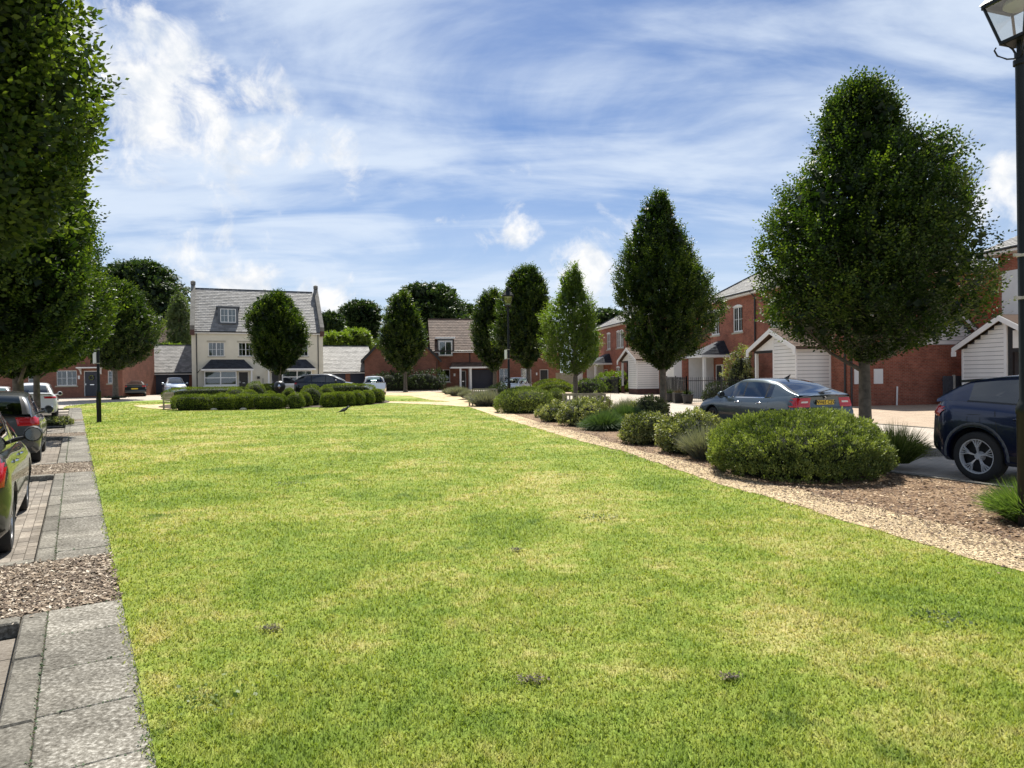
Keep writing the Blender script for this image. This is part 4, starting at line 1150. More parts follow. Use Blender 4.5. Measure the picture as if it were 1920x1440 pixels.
for xx in (2.95,): MB().box(xx - .1, xx + .1, -1.45, -1.25, 0, 2.45).build('porch_post', M['white'], CH)
MB().box(3.95, 4.2, -1.4, -.0, 0, 2.45).build('porch_wall', M['board'], CH)
MB().box(6.95, 7.15, -1.4, -.0, 0, 2.45).build('porch_wall', M['brick_far'], CH)
d = MB(); d.box(.55, 2.25, -.28, 2.0, ze - .9, ze + 1.05); do = d.build('dormer', M['lead_and_shade'], CH)
MB().box(.3, 2.5, -.42, 2.3, ze + 1.05, ze + 1.25).build('dormer_roof', M['white'], do)
MB().box(.62, 2.18, -.30, -.284, ze - .72, ze + .85).build('curtain', M['curtain'], do)
window(do, .7, 2.1, ze - .8, ze + .72, y=-.36, rec=0, bars=(1, 1), sill='stone')
pipe(CH, .1, 0, 0, ze - .2); pipe(CH, 4.15, 0, 2.9, ze - .2)
MB().box(2.3, 2.5, -.05, 0, 1.6, 1.9).build('wall_lamp', M['white'], CH)
MB().box(11.75, 11.9, -.05, 0, 1.6, 1.9).build('wall_lamp', M['white'], CH)
# gabled wing
Wg = 7.9; g0 = P(684, 706, 74.5)
GW = thing('gabled_wing', (g0.x, g0.y, .2), ER, 'gable fronted brick wing behind the middle tree, brown tiled roof falling both ways', 'house')
w = MB(); w.box(0, Wg, 0, .3, -.3, 3.6); w.prism([(0, 3.6), (Wg, 3.6), (Wg / 2, 7.6)], 'y', 0, .3); w.box(0, .3, .3, 9, -.3, 3.6); w.box(Wg - .3, Wg, .3, 9, -.3, 3.6); w.build('wall', M['brick_far'], GW)
r = MB(); zo = 4.0 / (Wg / 2)
r.prism([(-.35, 3.6 - .35 * zo), (Wg / 2, 7.6), (Wg + .35, 3.6 - .35 * zo), (Wg + .35, 3.72 - .35 * zo), (Wg / 2, 7.75), (-.35, 3.72 - .35 * zo)], 'y', -.25, 9)
ro = r.build('roof', M['tile_brown'], GW)
for sg, c4 in ((0, ((-.38, 9, 3.73 - .38 * zo), (-.38, -.28, 3.73 - .38 * zo), (Wg / 2, -.28, 7.76), (Wg / 2, 9, 7.76))), (1, ((Wg + .38, -.28, 3.73 - .38 * zo), (Wg + .38, 9, 3.73 - .38 * zo), (Wg / 2, 9, 7.76), (Wg / 2, -.28, 7.76)))):
    courses('roof_tiles', c4, 'tile_brown', ro, .3, .35, seed=sg)
b = MB(); b.beam((-.38, -.3, 3.5 - .38 * zo), (Wg / 2, -.3, 7.62), .04, .2); b.beam((Wg / 2, -.3, 7.62), (Wg + .38, -.3, 3.5 - .38 * zo), .04, .2); b.build('barge_board', M['black'], GW)
pipe(GW, Wg - .1, 0, 0, 3.2)
for xx in (Wg - .9, Wg + .35): MB().box(xx - .12, xx + .12, -.05, 0, 2.2, 2.4).build('air_vent', M['brick_dark'], GW)


ft = thing('timber_fence', P(1042, 706, 76.0), ER, 'grey weathered timber fence between the brick terrace and the farther right house', 'fence'); ft.location.z = .0
k = 0.0
while k < 6.5:
    MB().box(k, k + .145, 0, .025, .05, 1.95 + random.uniform(-.01, .01)).build('fence_board', M['wood'], ft); k += .155
MB().box(0, 6.5, .025, .07, 1.6, 1.7).build('fence_rail', M['wood'], ft)

# ---------------------------------------------------------------- terrace on the right, facing the green
def T0(Y): return Vector((22.65 - 0.167 * Y, Y, -0.09))


RZ = math.atan2(-0.986, 0.165)
board_cache = {}


def board(parent, x0, x1, y, z0, z1, axis='x', t=.03):
    """one lapped board, thicker at its lower edge"""
    L = round(x1 - x0, 2); H_ = round(z1 - z0, 3); key = (L, H_)
    if key not in board_cache:
        m = MB(); m.add([(0, 0, 0), (L, 0, 0), (L, -t, 0), (0, -t, 0), (0, 0, H_), (L, 0, H_), (L, -.006, H_), (0, -.006, H_)], [(0, 3, 2, 1), (4, 5, 6, 7), (0, 1, 5, 4), (1, 2, 6, 5), (2, 3, 7, 6), (3, 0, 4, 7)])
        o = m.build('board', M['board']); board_cache[key] = o.data; bpy.data.objects.remove(o)
    o = link('board', board_cache[key], parent); return o


def clad(parent, origin, ang, L, z0, z1, bh=0.19, top=None):
    """rows of boards on a plane starting at origin, running along angle; top(x) optional gable height function"""
    z = z0
    while z < z1 - .03:
        h = min(bh, z1 - z) - .018; a, b = 0.0, L  # gap bares the dark core, painting a shadow line under each board
        if top:
            xs = [i * L / 40 for i in range(41) if top(i * L / 40) > z + h * .6]
            if len(xs) < 2: break
            a, b = xs[0], xs[-1]
        if b - a > .1:
            o = board(parent, a, b, 0, z, z + h)
            o.location = (origin[0] + math.cos(ang) * a, origin[1] + math.sin(ang) * a, z); o.rotation_euler = (0, 0, ang)
        z += bh


def porch(parent, x0, x1, pr, ze, za, name='porch', plinth=.5):
    """gabled porch: far (left) half open with a post, near half boarded store"""
    xm = (x0 + x1) / 2; p = MB()
    core = MB(); core.box(xm, x1, -pr, -.0, 0, ze); core.prism([(xm, ze), (x1, ze), (xm, za - .12)], 'y', -pr, 0)
    po = core.build(name, M['lead_and_shade'], parent)  # dark core shows through board gaps as painted shadow lines
    MB().box(xm - .005, x1 + .03, -pr - .03, -.002, 0, plinth).build('plinth', M['brick_dark'], po)
    sl = (za - ze) / (xm - x0 + .35)
    clad(po, (xm, -pr - .001), 0, x1 - xm, plinth, za, top=lambda x: za - .14 - x * sl)
    clad(po, (x1 + .001, -pr), PI / 2, pr, plinth, ze)
    t = MB(); t.box(x1 - .03, x1 + .045, -pr - .045, -pr + .03, plinth, ze); t.box(xm - .05, xm + .04, -pr - .04, -pr - .001, plinth, za - .2); t.box(x1 - .02, x1 + .04, -.08, -.002, plinth, ze); t.build('corner_trim', M['white'], po)
    MB().box(x0 + .12, x0 + .27, -pr, -pr + .15, 0, ze - .1).build('porch_post', M['white'], po)
    MB().box(x0 + .08, x0 + .31, -pr - .04, -pr + .19, 0, plinth + .2).build('post_base', M['brick_dark'], po)
    inf = MB(); inf.prism([(x0 + .15, ze + .02), (xm - .06, ze + .02), (xm - .06, za - .3)], 'y', -pr + .02, -pr + .06); inf.build('gable_infill', M['board'], po)
    MB().box(x0 + .1, xm - .05, -pr + .0, -pr + .1, ze - .12, ze + .02).build('porch_beam', M['black'], po)
    ov = .35
    r = MB(); r.prism([(x0 - ov, ze - .0), (xm, za), (x1 + ov, ze), (x1 + ov, ze + .09), (xm, za + .1), (x0 - ov, ze + .09)], 'y', -pr - .25, 0)
    ro = r.build('porch_roof', M['tile_brown'], po)
    courses('roof_tiles', ((x0 - ov, 0, ze + .1), (x0 - ov, -pr - .28, ze + .1), (xm, -pr - .28, za + .11), (xm, 0, za + .11)), 'tile_brown', ro, .2, .2)
    courses('roof_tiles', ((x1 + ov, -pr - .28, ze + .1), (x1 + ov, 0, ze + .1), (xm, 0, za + .11), (xm, -pr - .28, za + .11)), 'tile_brown', ro, .2, .2)
    b = MB()
    for xa in (x0 - ov, x1 + ov):
        b.prism([(xa, ze - .16), (xa, ze + .1), (xm, za + .1), (xm, za - .16)], 'y', -pr - .29, -pr - .25)
    b.build('barge_board', M['white'], po)
    kick = MB(); kick.box(x0 - ov, x0 - ov + .22, -pr - .3, -pr - .24, ze - .3, ze - .0); kick.box(x1 + ov - .22, x1 + ov, -pr - .3, -pr - .24, ze - .3, ze); kick.build('barge_foot', M['white'], po)
    return po


def terrace(origin, L, label, ze=6.95, rise=2.9, Dp=9.0, gp=None, cp=None, wins=(), gwins=(), doors=(), pipes=(), hip=4.2, near_hip=True):
    h = thing('brick_house', origin, RZ, label, 'house', 'brick houses along the right of the green')
    ops = [(a - .65, a + .65, z0, z1) for a, z0, z1 in wins] + [(a - .6, a + .6, z0, z1) for a, z0, z1 in gwins] + [(a - .5, a + .5, 0.05, 2.3) for a in doors]
    w = MB(); wall(w, L, -.2, ze, ops, .3); w.box(0, .3, .3, Dp, -.2, ze); w.box(L - .3, L, .3, Dp, -.2, ze); w.box(.3, L - .3, Dp - .3, Dp, -.2, ze); w.build('wall', M['brick'], h)
    for (a, z0, z1) in wins: window(h, a - .65, a + .65, z0, z1, bars=(2, 2), arch=.12, curtain=1, rec=.05, fw=.085)
    for (a, z0, z1) in gwins: window(h, a - .6, a + .6, z0, z1, bars=(2, 2), arch=.12, curtain=3, rec=.05, fw=.085)
    for a in doors: door(h, a - .5, a + .5, .05, 2.3, mat='door_black')
    o = .35; zr = ze + rise; b = MB(); nr = hip if near_hip else 0
    ye = -o; yb = Dp + o; ym = Dp / 2; xa = hip; xb = L - nr
    b.add([(-o, ye, ze), (L + o, ye, ze), (L + o, yb, ze), (-o, yb, ze), (xa, ym, zr), (xb, ym, zr)], [(0, 1, 5, 4), (1, 2, 5), (2, 3, 4, 5), (3, 0, 4), (3, 2, 1, 0)])
    ro = b.build('roof', M['slate'], h)
    courses('roof_tiles', ((-o, ye, ze), (L + o, ye, ze), (xb, ym, zr), (xa, ym, zr)), 'slate', ro, .27, .4)
    courses('roof_tiles', ((-o, yb, ze), (-o, ye, ze), (xa, ym, zr), (xa, ym + .01, zr)), 'slate', ro, .27, .4)
    if near_hip: courses('roof_tiles', ((L + o, ye, ze), (L + o, yb, ze), (xb, ym + .01, zr), (xb, ym, zr)), 'slate', ro, .27, .4)
    rt = MB()
    for p, q in (((-o, ye, ze + .03), (xa, ym, zr + .03)), ((xa, ym, zr + .03), (xb, ym, zr + .03)), ((L + o, ye, ze + .03), (xb, ym, zr + .03)), ((-o, yb, ze + .03), (xa, ym, zr + .03))): rt.tube([p, q], .09, 6)
    rt.build('ridge_tiles', M['slate_dark_and_shade'], ro)
    f = MB(); f.box(-o - .01, L + o + .01, ye - .02, ye + .01, ze - .2, ze - .01); f.box(L + o - .01, L + o + .02, ye + .01, yb, ze - .2, ze - .01); f.box(-o - .02, -o + .01, ye + .01, yb, ze - .2, ze - .01); f.build('fascia', M['white'], h)
    s = MB(); s.box(-o, L + o, ye + .01, .0, ze - .22, ze - .2); s.box(L, L + o, 0, yb, ze - .22, ze - .2); s.build('soffit', M['white'], h)
    MB().tube([(-o, ye - .07, ze - .05), (L + o, ye - .07, ze - .05), (L + o + .07, ye, ze - .05), (L + o + .07, yb, ze - .05)], .065, 8).build('gutter', M['black'], h)
    for x in pipes: MB().tube([(x, ye - .03, ze - .1), (x, -.07, ze - .45), (x, -.07, 0)], .05, 8).build('downpipe', M['black'], h)
    if gp: porch(h, gp[0], gp[1], 1.95, 2.95, 4.02)
    if cp:
        a, b_ = cp; zc = 3.0
        hip_lean(h, a, b_, -2.05, 0, zc, zc + 1.0, 'slate_dark_and_shade', .9, name='canopy_roof')
        MB().box(b_ - .35, b_ - .17, -1.85, -1.67, 0, zc - .17).build('porch_post', M['white'], h)
        pw = MB(); pw.box(a - .05, a + .2, -1.9, -.002, 0, zc - .18); pwo = pw.build('porch_wall', M['panel'], h)
        MB().box(a - .05, a + .22, -2.3, -1.905, 0, zc - .2).build('brick_pier', M['brick'], h)
        box = MB(); box.box(a - 2.2, a - .06, -2.9, -.01, 0, zc); bo = box.build('boarded_store', M['board'], h); clad(bo, (a - .055, -2.9), PI / 2, .6, .3, zc - .02)
        door(h, a + .75, a + 1.75, .05, 2.35, y=-.1, rec=0, mat='door_black')
    return h


def lx(px_, Yo):  # local x on the facade for a photo column
    Y = 22.65 / ((px_ - 960) / FPX + .167); return (Yo - Y) / .986


YA = 49.6; YB = 77.2
h1 = terrace(T0(YA), 15.3, 'red brick house with hipped slate roof, boarded porch and railings behind the grey saloon', gp=(9.55, 13.85), cp=(.2, 2.9),
             wins=[(.7, 4.45, 6.15), (lx(1384, YA), 4.45, 6.15), (lx(1455, YA), 4.45, 6.15), (12.6, 4.45, 6.15)], gwins=[(5.0, .95, 2.6)], pipes=[lx(1418, YA), 15.1])
door(h1, 10.35, 11.45, .05, 2.75, y=-.12, rec=0, mat='white', glazed=True)
MB().box(10.5, 11.3, -.125, -.118, .9, 2.5).build('door_glass', M['glass'], h1)
h2 = terrace(T0(YB), 18.4, 'farther red brick house of the right row, its boarded porch behind the small railings', gp=(13.6, 17.9), cp=(1.6, 4.9),
             wins=[(lx(1142, YB), 4.45, 6.15), (lx(1160, YB), 4.45, 6.15), (8.0, 4.45, 6.15), (12, 4.45, 6.15), (16, 4.45, 6.15)], gwins=[(lx(1159, YB), .95, 2.5)], pipes=[9.9], hip=4.2)
# link wall between the two
lk = thing('link_wall', T0(58.9), RZ, 'low brick wall joining the two right hand houses, white meter box on it', 'wall')
w = MB(); w.box(0, 9.4, .02, .3, -.2, 3.0); w.build('wall', M['brick'], lk)
MB().box(0, 9.4, -.05, .38, 3.0, 3.09).build('coping', M['stone'], lk)
MB().box(1.2, 1.75, -.03, .018, 1.1, 1.95).build('meter_box', M['white'], lk)
MB().box(1.95, 2.4, -.03, .018, 1.15, 1.95).build('meter_box', M['white'], lk)

# brick garage with boarded gable next to the near end of the terrace
e0 = T0(34.45); LG = 9.2
gg = thing('brick_garage', e0, ER, 'red brick garage wall with a boarded gable above, behind the trunk of the biggest tree', 'garage')
w = MB(); w.box(0.02, LG, 0, .3, -.2, 3.05); w.box(LG - .3, LG, .3, 6, -.2, 3.05); w.build('wall', M['brick'], gg)
gx0, gx1 = 3.1, 7.7; gm = (gx0 + gx1) / 2; gzr = 5.25
cg = MB(); cg.prism([(gx0, 3.05), (gx1, 3.05), (gm, gzr)], 'y', .03, .3); co = cg.build('gable', M['lead_and_shade'], gg)  # dark backing paints the shadow lines between the gable boards
sl_ = (gzr - 3.05) / (gm - gx0)
clad(co, (gx0, .028), 0, gx1 - gx0, 3.07, gzr, bh=.2, top=lambda x: 3.05 + sl_ * min(x, gx1 - gx0 - x) - .1)
b = MB(); b.prism([(gx0 - .4, 3.0 - .3 * sl_), (gm, gzr), (gm, gzr + .2), (gx0 - .4, 3.2 - .3 * sl_)], 'y', -.25, -.2); b.prism([(gx1 + .4, 3.0 - .3 * sl_), (gm, gzr), (gm, gzr + .2), (gx1 + .4, 3.2 - .3 * sl_)], 'y', -.25, -.2); b.build('barge_board', M['white'], co)
r = MB(); r.prism([(gx0 - .45, 3.2 - .34 * sl_), (gm, gzr + .2), (gx1 + .45, 3.2 - .34 * sl_), (gx1 + .45, 3.3 - .34 * sl_), (gm, gzr + .3), (gx0 - .45, 3.3 - .34 * sl_)], 'y', -.3, 6.5); r.build('roof', M['tile_brown'], gg)
ml = [(.25, .75), (1.35, 1.85)]
for a, b_ in ml:
    MB().box(a, b_, -.04, -.002, 1.1, 1.85).build('meter_box', M['white'], gg)
MB().tube([(.08, -.06, 0), (.08, -.06, 3.0)], .05, 8).build('downpipe', M['black'], gg)
MB().tube([(2.55, -.12, -.05), (2.6, -.1, .95)], .04, 8).build('white_pipe', M['white'], gg)
gt = thing('timber_gate', P(1760, 706, 34.6), ER, 'dark vertical boarded gate with a pale post against the red brick wall', 'gate'); gt.location.z = -.09
gt.location = gt.location + Vector((0, -.35, 0))
for k in range(12):
    if k == 5: MB().box(k * .115, k * .115 + .1, -.03, .06, 0, 1.5).build('gate_post', M['concrete'], gt)
    else: MB().box(k * .115, k * .115 + .105, 0, .03, .05, 1.45 + .01 * (k % 2)).build('gate_board', M['fence_dark'], gt)
MB().box(0, 1.36, .03, .07, 1.2, 1.28).build('gate_rail', M['fence_dark'], gt)

# near house at the right edge
def T1(Y): return Vector((29.9 - 0.167 * Y, Y, -0.09))


NH = thing('near_brick_house', T1(34.2), RZ, 'nearest brick house at the right edge with pale panel and white boarded gabled porch', 'house', 'brick houses along the right of the green')
Ln = 16; ze = 7.6
w = MB(); w.box(0, Ln, 0, .3, -.2, ze); w.box(0, .3, .3, 9, -.2, ze); w.box(Ln - .3, Ln, .3, 9, -.2, ze); w.build('wall', M['brick'], NH)
MB().box(.25, 3.2, -.04, -.001, 4.15, 6.55).build('render_panel', M['panel'], NH)
o_ = .6; b = MB(); b.add([(-o_, -o_, ze), (Ln, -o_, ze), (Ln, 9.5, ze), (-o_, 9.5, ze), (4.2, 4.5, ze + 2.9), (Ln - 4, 4.5, ze + 2.9)], [(0, 1, 5, 4), (1, 2, 5), (2, 3, 4, 5), (3, 0, 4), (3, 2, 1, 0)]); ro = b.build('roof', M['slate'], NH)
courses('roof_tiles', ((-o_, -o_, ze), (Ln, -o_, ze), (Ln - 4, 4.5, ze + 2.9), (4.2, 4.5, ze + 2.9)), 'slate', ro, .27, .4)
f = MB(); f.box(-o_, Ln, -o_ - .03, -o_, ze - .22, ze - .01); f.box(-o_ - .03, -o_, -o_, 9.5, ze - .22, ze - .01); f.build('fascia', M['white'], NH)
MB().box(-o_, Ln, -o_, 0, ze - .24, ze - .22).build('soffit', M['white'], NH)
MB().tube([(-o_, -o_ - .08, ze - .05), (Ln, -o_ - .08, ze - .05)], .07, 8).build('gutter', M['black'], NH)
MB().tube([(-.1, -o_, ze - .12), (-.1, -.1, ze - .5), (-.1, -.08, ze - .9)], .05, 8).build('downpipe', M['black'], NH)
# porch of it: the far half boarded, the near half open
po = MB(); xm = 2.35; zeP, zaP = 2.75, 4.15; prn = 2.0
po.box(0.0, xm, -prn, -.002, 0, zeP); po.prism([(0, zeP), (xm, zeP), (xm, zaP - .12)], 'y', -prn, 0); pn_ = po.build('porch', M['lead_and_shade'], NH)  # core kept dark to paint shadow lines in the board gaps
sl = (zaP - zeP) / (xm + .35)
clad(pn_, (0.0, -prn - .001), 0, xm, .0, zaP, bh=.2, top=lambda x: zaP - .16 - (xm - x) * sl)
t = MB(); t.box(-.045, .04, -prn - .045, -prn + .03, 0, zeP); t.box(xm - .02, xm + .14, -prn - .04, -prn + .05, 0, zaP - .2); t.build('corner_trim', M['white'], pn_)
r = MB(); r.prism([(-.35, zeP), (xm, zaP), (2 * xm + .35, zeP), (2 * xm + .35, zeP + .1), (xm, zaP + .11), (-.35, zeP + .1)], 'y', -prn - .3, 0); rp = r.build('porch_roof', M['tile_brown'], pn_)
courses('roof_tiles', ((-.37, 0, zeP + .09), (-.37, -prn - .33, zeP + .09), (xm, -prn - .33, zaP + .11), (xm, 0, zaP + .11)), 'tile_brown', rp, .2, .2)
b = MB(); b.prism([(-.35, zeP - .18), (-.35, zeP + .08), (xm, zaP + .08), (xm, zaP - .18)], 'y', -prn - .34, -prn - .3); b.prism([(2 * xm + .35, zeP - .18), (2 * xm + .35, zeP + .08), (xm, zaP + .08), (xm, zaP - .18)], 'y', -prn - .34, -prn - .3)
b.box(-.36, -.1, -prn - .35, -prn - .295, zeP - .34, zeP - .1); b.build('barge_board', M['white'], pn_)
MB().box(xm + .15, xm + .4, -prn + .02, -prn + .12, 0, zaP - .35).build('dark_post', M['black'], pn_)
MB().box(xm + .4, xm + 2.0, -prn + .02, -prn + .08, 2.7, 3.5).build('gable_infill', M['board'], pn_)
MB().box(xm + .4, xm + 2.0, -prn + .02, -prn + .1, 2.52, 2.7).build('porch_beam', M['black'], pn_)
# rear wing seen between the boarded gable and the near house
rw = thing('rear_wing', P(1770, 706, 44.0), ER, 'two storey brick wing with dark slate lean-to seen over the boarded gable', 'house')
rw.location.z = -.09
w = MB(); w.box(0, 4.0, 0, .3, 0, 8.0); w.box(3.7, 4.0, .3, 6, 0, 8.0); w.build('wall', M['brick'], rw)
b = MB(); b.add([(-.4, -.4, 8), (4.4, -.4, 8), (4.4, 6, 8), (-.4, 6, 8), (1.5, 3, 8.9), (2.8, 3, 8.9)], [(0, 1, 5, 4), (1, 2, 5), (2, 3, 4, 5), (3, 0, 4), (3, 2, 1, 0)]); b.build('roof', M['slate_dark_and_shade'], rw)
MB().box(-.4, 4.42, -.44, -.4, 7.8, 7.99).build('fascia', M['white'], rw)
b = MB(); b.prism([(-3.2, 5.1), (-.0, 6.75), (-.0, 6.6), (-3.2, 4.95)], 'x', -.6, 5.5); lr = b.build('lean_to_roof', M['slate_dark_and_shade'], rw)
courses('roof_tiles', ((-.6, -3.25, 5.1), (5.5, -3.25, 5.1), (5.5, -.02, 6.76), (-.6, -.02, 6.76)), 'slate_dark_and_shade', lr, .33, .45)
MB().box(-.6, 5.5, -3.3, -3.26, 4.85, 5.08).build('fascia', M['white'], rw)
w = MB(); w.box(-.4, 5.3, -3.1, -.1, 0, 4.9); w.build('lower_wall', M['board'], rw)


# ================================================================== RAILINGS, POTS, LAMPS, BENCHES
def railings(pts, label, h=1.5, sp=0.125, z=-0.09, group='black iron railings by the right houses'):
    root = thing('railings', (pts[0][0], pts[0][1], z), 0, label, 'railings', group)
    bm_ = MB(); bm_.box(-.009, .009, -.009, .009, .05, h - .04); bm_.add([(-.016, 0, h - .05), (0, -.016, h - .05), (.016, 0, h - .05), (0, .016, h - .05), (0, 0, h + .06)], [(0, 1, 4), (1, 2, 4), (2, 3, 4), (3, 0, 4)])
    o = bm_.build('railing_bar', M['black']); me = o.data; bpy.data.objects.remove(o)
    p0 = Vector((*pts[0], 0)); rails = MB()
    for a, b in zip(pts[:-1], pts[1:]):
        a = Vector((*a, 0)) - p0; b = Vector((*b, 0)) - p0; L = (b - a).length; n = int(L / sp); d = (b - a) / L
        for zz in (.14, h - .18): rails.beam(a + Vector((0, 0, zz)), b + Vector((0, 0, zz)), .012, .04)
        for i in range(1, n):
            q = link('railing_bar', me, root); q.location = a + d * (i * sp); q.rotation_euler = (random.gauss(0, .006), random.gauss(0, .006), 0)
        for e in ([a, b] if L < 3 else [a, (a + b) / 2, b]):
            MB().box(e.x - .03, e.x + .03, e.y - .03, e.y + .03, 0, h + .1).build('railing_post', M['black'], root)
    rails.build('rail', M['black'], root)
    return root


railings([(11.25, 50.0), (10.05, 39.6), (14.3, 40.4)], 'black spiked railings round the porch behind the grey saloon, plant pots along them')
railings([(5.4, 60.3), (9.5, 61.3), (9.3, 64.5)], 'short run of black railings by the farther porch, shrubs growing behind')
for i, (px_, Y_, s, lab) in enumerate([(1262, 42.4, 1.0, 'round black plant pot, farthest of the pots along the railings'), (1280, 41.2, 1.1, 'square black planter in the middle of the pots by the railings'), (1297, 40.2, 1.0, 'black plant pot nearest the railing corner')]):
    p = P(px_, 706, Y_); t = thing('plant_pot', (p.x - .35, Y_ - .4, -.09), 0, lab, 'plant pot', 'plant pots by the railings')
    if i == 1:
        m = MB(); m.add([(-.27, -.27, 0), (.27, -.27, 0), (.27, .27, 0), (-.27, .27, 0), (-.32, -.32, .6), (.32, -.32, .6), (.32, .32, .6), (-.32, .32, .6)], [(0, 3, 2, 1), (4, 5, 6, 7), (0, 1, 5, 4), (1, 2, 6, 5), (2, 3, 7, 6), (3, 0, 4, 7)]); m.build('pot', M['pot'], t)
    else:
        m = MB(); m.lathe([(0.0, 0), (.24, 0), (.32, .46), (.35, .47), (.35, .54), (.3, .54), (.29, .48), (0, .48)], 16); m.build('pot', M['pot'], t, smooth=40)
    f = spiky('plant', (0, 0, .5), .22, .42, 140, .008, 'leaf_purple' if i == 1 else 'leaf_dark', None, None, seed=i); f.parent = t


def lantern(root, z, s=1.0):
    """square tapered street lantern on the pole top"""
    a, b, h = .115 * s, .215 * s, .40 * s
    c = MB()
    for k in range(4):
        an = PI / 4 + k * PI / 2; x, y = math.cos(an), math.sin(an); c.beam((x * a * 1.41, y * a * 1.41, z), (x * b * 1.41, y * b * 1.41, z + h), .022 * s)
    for k in range(4):
        an = PI / 4 + k * PI / 2; an2 = an + PI / 2
        for r_, zz, w_ in ((a, z, .03), (b, z + h, .045)):
            c.beam((math.cos(an) * r_ * 1.41, math.sin(an) * r_ * 1.41, zz), (math.cos(an2) * r_ * 1.41, math.sin(an2) * r_ * 1.41, zz), w_ * s)
        # middle glazing bars
        am = (an + an2) / 2
    c.box(-a, a, -a, a, z - .02, z - .002); la = c.build('lantern_frame', M['lampmetal'], root)
    for k in range(4):
        an = PI / 4 + k * PI / 2; an2 = an + PI / 2; g = MB(); q = .985 * 1.41
        g.add([(math.cos(an) * a * q, math.sin(an) * a * q, z + .01), (math.cos(an2) * a * q, math.sin(an2) * a * q, z + .01), (math.cos(an2) * b * q, math.sin(an2) * b * q, z + h - .01), (math.cos(an) * b * q, math.sin(an) * b * q, z + h - .01)], [(0, 1, 2, 3)])
        g.build('lantern_pane', M['lamp_glass'], la)
    r = MB(); r.add([(-b * 1.12, -b * 1.12, z + h + .012), (b * 1.12, -b * 1.12, z + h + .012), (b * 1.12, b * 1.12, z + h + .012), (-b * 1.12, b * 1.12, z + h + .012), (-b * .35, -b * .35, z + h + .22 * s), (b * .35, -b * .35, z + h + .22 * s), (b * .35, b * .35, z + h + .22 * s), (-b * .35, b * .35, z + h + .22 * s)],
                    [(0, 3, 2, 1), (4, 5, 6, 7), (0, 1, 5, 4), (1, 2, 6, 5), (2, 3, 7, 6), (3, 0, 4, 7)])
    r.box(-b * .38, b * .38, -b * .38, b * .38, z + h + .22 * s, z + h + .27 * s); r.tube([(0, 0, z + h + .27 * s), (0, 0, z + h + .36 * s), (0, 0, z + h + .42 * s)], [.05 * s, .045 * s, .01], 10)
    r.build('lantern_roof', M['lampmetal'], la)
    bl = MB(); bl.lathe([(0, z + h - .01), (.13 * s, z + h - .01), (.14 * s, z + h - .05), (.09 * s, z + h - .09), (0, z + h - .1)], 16); bl.build('reflector', M['concrete'], la, smooth=40)


def lamp(loc, label, top=4.62, lean=(0, 0), plate=True, plate_z=(1.9, 2.55), rot=0.0, s=1.0):
    t = thing('street_lamp', loc, rot, label, 'street lamp', 'lantern street lamps round the green'); t.rotation_euler = (lean[0], lean[1], rot)
    p = MB(); p.lathe([(.085, -.2), (.085, .05), (.083, 1.15), (.09, 1.16), (.09, 1.22), (.07, 1.27), (.056, 1.3), (.044, top - .28), (.044, top - .26), (.062, top - .25), (.062, top - .2), (.05, top - .19), (.05, top - .13), (.03, top - .12), (.028, top - .02)], 20)
    p.build('pole', M['lampmetal'], t, smooth=40)
    sc = MB()
    for k in range(4):
        an = PI / 4 + k * PI / 2; x, y = math.cos(an), math.sin(an)
        sc.tube([(x * .04, y * .04, top - .18), (x * .11, y * .11, top - .17), (x * .19, y * .19, top - .12), (x * .215, y * .215, top - .06), (x * .2, y * .2, top - .035)], .008, 6)
        sc.tube([(x * .03, y * .03, top - .15), (x * .06, y * .06, top - .08), (x * .15, y * .15, top + .0)], .010, 6)
    sc.build('scroll_bracket', M['lampmetal'], t)
    lantern(t, top, s)
    MB().box(-.05, .05, -.093, -.083, .55, .95).build('access_door', M['lampmetal'], t)
    if plate:
        for zz in plate_z:
            b = MB(); b.lathe([(.058, zz), (.058, zz + .03)], 12); b.box(-.14, -.05, -.012, .012, zz, zz + .03); b.build('clamp_band', M['concrete'], t)
        if plate == 2: MB().box(-.20, -.07, -.006, .006, plate_z[0], plate_z[1]).build('sign_plate', M['white'], t)
    return t


q = P(1928, 990, 7.0)
lamp((q.x, 7.0, 0), 'tall black lantern lamp post at the right edge, clear panes against the sky', top=4.93, lean=(0, math.radians(-1.1)), plate=1, plate_z=(2.32, 2.75), rot=.35)
q = G(186, 792)
lamp((q.x, q.y, 0), 'black lamp post on the left of the lawn, its lantern lost in the tree crowns', top=4.8, plate=2, plate_z=(2.3, 2.85))
q = gx(954, 33.5)
lamp((q.x, q.y, 0), 'middle lamp post, its lantern against the dark tree above the domed yew bush', top=5.05, plate=2, plate_z=(2.45, 2.9), s=1.15)


def bench(loc, rz, label, L=1.5, arms=True):
    t = thing('garden_bench', loc, rz, label, 'bench', 'wooden benches round the green')
    for x in (0, L - .07):
        for y, h_ in ((0, .62), (.5, .92)):
            MB().box(x, x + .07, y, y + .07, 0, h_).build('leg', M['wood'], t)
        MB().box(x - .01, x + .08, -.04, .53, .62, .66).build('armrest', M['wood'], t)
    for k in range(5): MB().box(.0, L, .02 + k * .1, .1 + k * .1, .42, .445).build('seat_slat', M['wood'], t)
    MB().box(.07, L - .07, .02, .06, .34, .41).build('seat_rail', M['wood'], t)
    MB().box(.07, L - .07, .52, .56, .86, .95).build('top_rail', M['wood'], t)
    MB().box(.07, L - .07, .52, .56, .5, .56).build('back_rail', M['wood'], t)
    for k in range(int(L / .13)): 
        x = .12 + k * .125
        if x < L - .14: MB().box(x, x + .05, .53, .55, .56, .86).build('back_slat', M['wood'], t)
    return t


